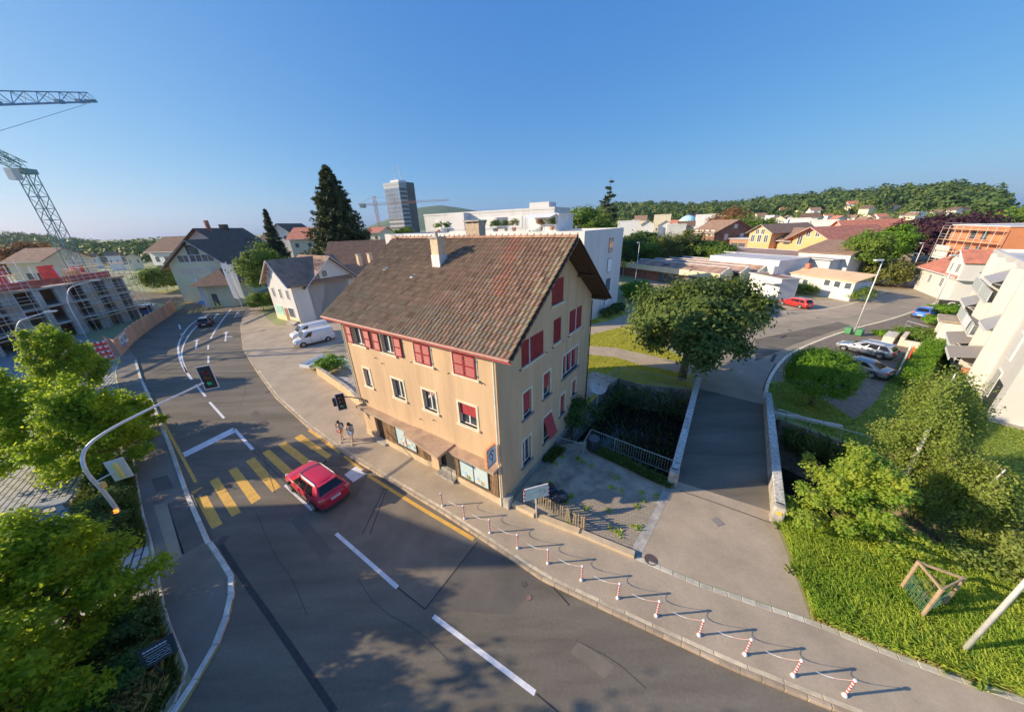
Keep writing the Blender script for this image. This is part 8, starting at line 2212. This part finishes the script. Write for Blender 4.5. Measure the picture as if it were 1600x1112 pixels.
dm = MB(mat('dome_glass', (.22, .36, .36), .2, .2, .2)); R2 = 7; dm.lathe([(R2 * math.cos(a), R2 * math.sin(a)) for a in np.linspace(0, PI / 2 - .05, 8)], 18, (0, 0, zat(1074, 347, 300) - 2)); dm.build('shell', gd_)
MB(white_w).lathe([(R2 + .5, 0), (R2 + .5, zat(1074, 344, 300) - 2)], 18).build('drum', gd_)
row2 = [(1215, 345, 210, 30, 'flat'), (1248, 342, 230, 34, 'flat'), (1290, 345, 215, 40, 'flat'), (1325, 347, 205, 36, 'flat'), (1262, 333, 290, 26, 'gx'), (1215, 337, 280, 22, 'gy'), (1348, 352, 190, 24, 'gy'), (1380, 352, 210, 20, 'gx'), (1432, 358, 170, 22, 'gx'), (1448, 352, 185, 28, 'flat'), (1418, 350, 220, 20, 'gx')]
names2 = ['cream flat block left of the three behind the apricot houses', 'long white flat block in the middle behind the apricot houses', 'wide white flat block behind the pink house', 'white flat block right behind the pink house', 'gabled house above the middle white block', 'small gabled house above the rusty tree', 'cream gabled house behind the lighter street tree', 'roofed house just left of the round street tree', 'yellow white house at the end of the straight street', 'white flat roofed house beside the copper beech', 'roofed house above the round street tree']
for (px, py, d, wpx, kd), lb in zip(row2, names2): farhouse(px, py, d, wpx, kd, 'town_house', lb)
# hill relief seen between sight lines: (px, py of the crest) at a distance
def hill(name, prof, d0, d1, m, z_lift=0, nd=10, back=1.6):
    pxs = np.linspace(prof[0][0], prof[-1][0], 60); ys = np.interp(pxs, [p[0] for p in prof], [p[1] for p in prof])
    q = MB(m); V = []
    for px, py in zip(pxs, ys):
        zt2 = zat(px, py, d1) + z_lift
        for k in range(nd + 4):
            t = k / nd; d = lerp(d0, d1, t)
            s = t * t * (3 - 2 * t) if t <= 1 else 1 - (t - 1) * .8
            p = far(px, d); V.append((p.x, p.y, max(-1, zt2 * s) - (.5 if k == 0 else 0)))
    n = nd + 4
    q.add(V, [[i * n + k, (i + 1) * n + k, (i + 1) * n + k + 1, i * n + k + 1] for i in range(len(pxs) - 1) for k in range(n - 1)])
    o = q.build(name, smooth=True, fix=False); S(o)
    def zf3(px, d):
        t = (d - d0) / (d1 - d0); s = max(0, min(1, t)); s = s * s * (3 - 2 * s)
        return (zat(px, float(np.interp(px, pxs, ys)), d1) + z_lift) * s
    return zf3
meadow = mat('meadow', (.16, .19, .05), .95, .4, .01, c2=(.30, .27, .10))
HP = [(930, 336), (960, 330), (1050, 332), (1100, 332), (1150, 330), (1200, 325), (1250, 320), (1300, 316), (1350, 314), (1400, 314), (1450, 309), (1500, 312), (1540, 323), (1565, 329), (1640, 328), (1800, 322)]
zh = hill('hill', HP, 300, 760, meadow)
lf_for = leafmat('forest_leaves', (.022, .045, .014), (.075, .10, .024), .15, .01, .02)
lf_for2 = leafmat('village_tree_leaves', (.035, .065, .016), (.12, .135, .03), .2, .01, .03)
def woods(name, pts, lm, seed, rad=(4, 8), n=34, size=2.6):
    rng = np.random.default_rng(seed); Ls, Ns, Ss = [], [], []
    for p in pts:
        r_ = rng.uniform(*rad); hh = r_ * rng.uniform(.9, 1.5)
        d = rdirs(n, rng); d[:, 2] = np.abs(d[:, 2]) * rng.uniform(.9, 1.1)
        Ls.append(np.array([p[0], p[1], p[2] + hh * .3]) + d * np.array([r_, r_, hh]) * (.75 + .35 * rng.random((n, 1)))); Ns.append(d + rng.normal(size=(n, 3)) * .35); Ss.append(np.full(n, size * r_ / 6) * rng.uniform(.7, 1.4, n))
    o = leaf_mesh(name, leaf_arrays(np.concatenate(Ls), np.concatenate(Ns), np.concatenate(Ss), rng, asp=.9, fold=.2), lm); o['kind'] = 'stuff'; return o
rng = np.random.default_rng(77)
pts = []
for _ in range(2300):
    px = rng.uniform(935, 1552); d = lerp(470, 800, rng.random() ** .8)
    if px > 1535 and d > 640: continue
    p = far(px, d); pts.append((p.x, p.y, zh(px, d)))
woods('forest', pts[:1500], lf_for, 78, (4, 11), 130, 1.7); woods('forest', pts[1500:], leafmat('mixed_forest_leaves', (.03, .055, .012), (.10, .115, .025), .15, .01, .03), 178, (3.5, 9.5), 120, 1.6)
pts = []
for _ in range(330):
    px = rng.uniform(960, 1620); d = rng.uniform(230, 470)
    p = far(px, d); pts.append((p.x, p.y, zh(px, d)))
woods('village_trees', pts, lf_for2, 79, (3.2, 6.5), 80, 1.5)
k = 0
spots = []
for _ in range(400):
    px = hr.uniform(985, 1500); d = hr.uniform(320, 520)
    if all(abs(px - a) > 9 or abs(d - c) > 60 for a, c in spots): spots.append((px, d))
    if len(spots) >= 58: break
spots.sort()
for i, (px, d) in enumerate(spots):
    a, b = far(px - 6 - hr.random() * 4, d), far(px + 6, d + hr.uniform(-6, 6))
    W_ = (b - a).length; z0 = zh(px, d)
    kd = hr.choice(('gx', 'gx', 'gy', 'flat'))
    r_ = ('flat', 'x', .4, .1) if kd == 'flat' else ('gable', kd[1], W_ * .28, .6)
    bld('hillside_house', '%s %s on the far right hillside, %s from the left' % (hr.choice(('small pale',)), 'flat roofed house' if kd == 'flat' else 'gabled house', ordinal(i)), 'house', a, b, W_ * .8, hr.uniform(6.5, 10), hr.choice(wm_[:3]), r_, hr.choice(rm_[:3]) if kd != 'flat' else greyroof, [('f', .3, .7, 2, 2.6, 1.2, 1.3, 'd')], z0=z0 + .4, group='houses on the far hillside')
# far blue hills and the wooded rise on the left
far_wood = mat('far_woodland', (.05, .075, .035), .95, .4, .01, .8, .05)
hill('far_hills', [(300, 372), (480, 372), (540, 366), (580, 352), (612, 341), (648, 326), (690, 321), (715, 324), (760, 332), (860, 338), (1000, 340)], 1500, 2600, far_wood)
zl = hill('left_hills', [(-300, 372), (-80, 370), (0, 374), (40, 375), (90, 380), (140, 388), (240, 390), (330, 388), (480, 380)], 520, 1100, far_wood)
pts = []
for _ in range(500):
    px = rng.uniform(-60, 470); d = rng.uniform(300, 560); p = far(px, d); pts.append((p.x, p.y, zl(px, d) - 2))
for _ in range(700):
    px = rng.uniform(-60, 470); d = rng.uniform(560, 1100); p = far(px, d); pts.append((p.x, p.y, zl(px, d)))
woods('left_wood', pts, lf_for, 81, (3.5, 8), 80, 1.9)
for i, (px, py, d, w_) in enumerate(((30, 392, 260, 24), (58, 396, 250, 18), (112, 398, 270, 22), (150, 396, 240, 20), (182, 398, 230, 24), (10, 388, 330, 16), (80, 388, 360, 16), (130, 392, 380, 14))):
    farhouse(px, py, d, w_, ('gx', 'gy', 'gx', 'gx', 'gy', 'gx', 'gx', 'gx')[i], 'town_house', 'hazy house beyond the building site, %s listed' % ORD[i] if False else ('brown roofed house behind the red formwork, %s from the left' % ORD[(1, 2, 4, 6, 7, 0, 3, 5)[i]]))
oh = bld('old_house', 'old gabled house with red roof behind the scaffolding at the left edge', 'house', far(-30, 112), far(30, 108), 9, zat(10, 410, 110), tan_w, ('gable', 'x', 2.0, .5), brownroof, [('f', .5, .8, 2, 7, 1.2, 1.5, 'd')])
hz = MB(mat('haze_surface_none', (1, 1, 1), 1, 0))
hz.box(-3000, 3000, -300, 3200, -4.5, 210)
ho_ = hz.build('haze'); ho_['kind'] = 'stuff'
hm = bpy.data.materials.new('haze_air'); hm.use_nodes = True
n, l = hm.node_tree.nodes, hm.node_tree.links
n.remove(n['Principled BSDF']); pv = n.new('ShaderNodeVolumePrincipled')
pv.inputs['Color'].default_value = (.62, .78, 1.0, 1); pv.inputs['Density'].default_value = .00009; pv.inputs["Anisotropy"].default_value = .4
l.new(pv.outputs[0], n['Material Output'].inputs['Volume'])
ho_.data.materials.clear(); ho_.data.materials.append(hm)
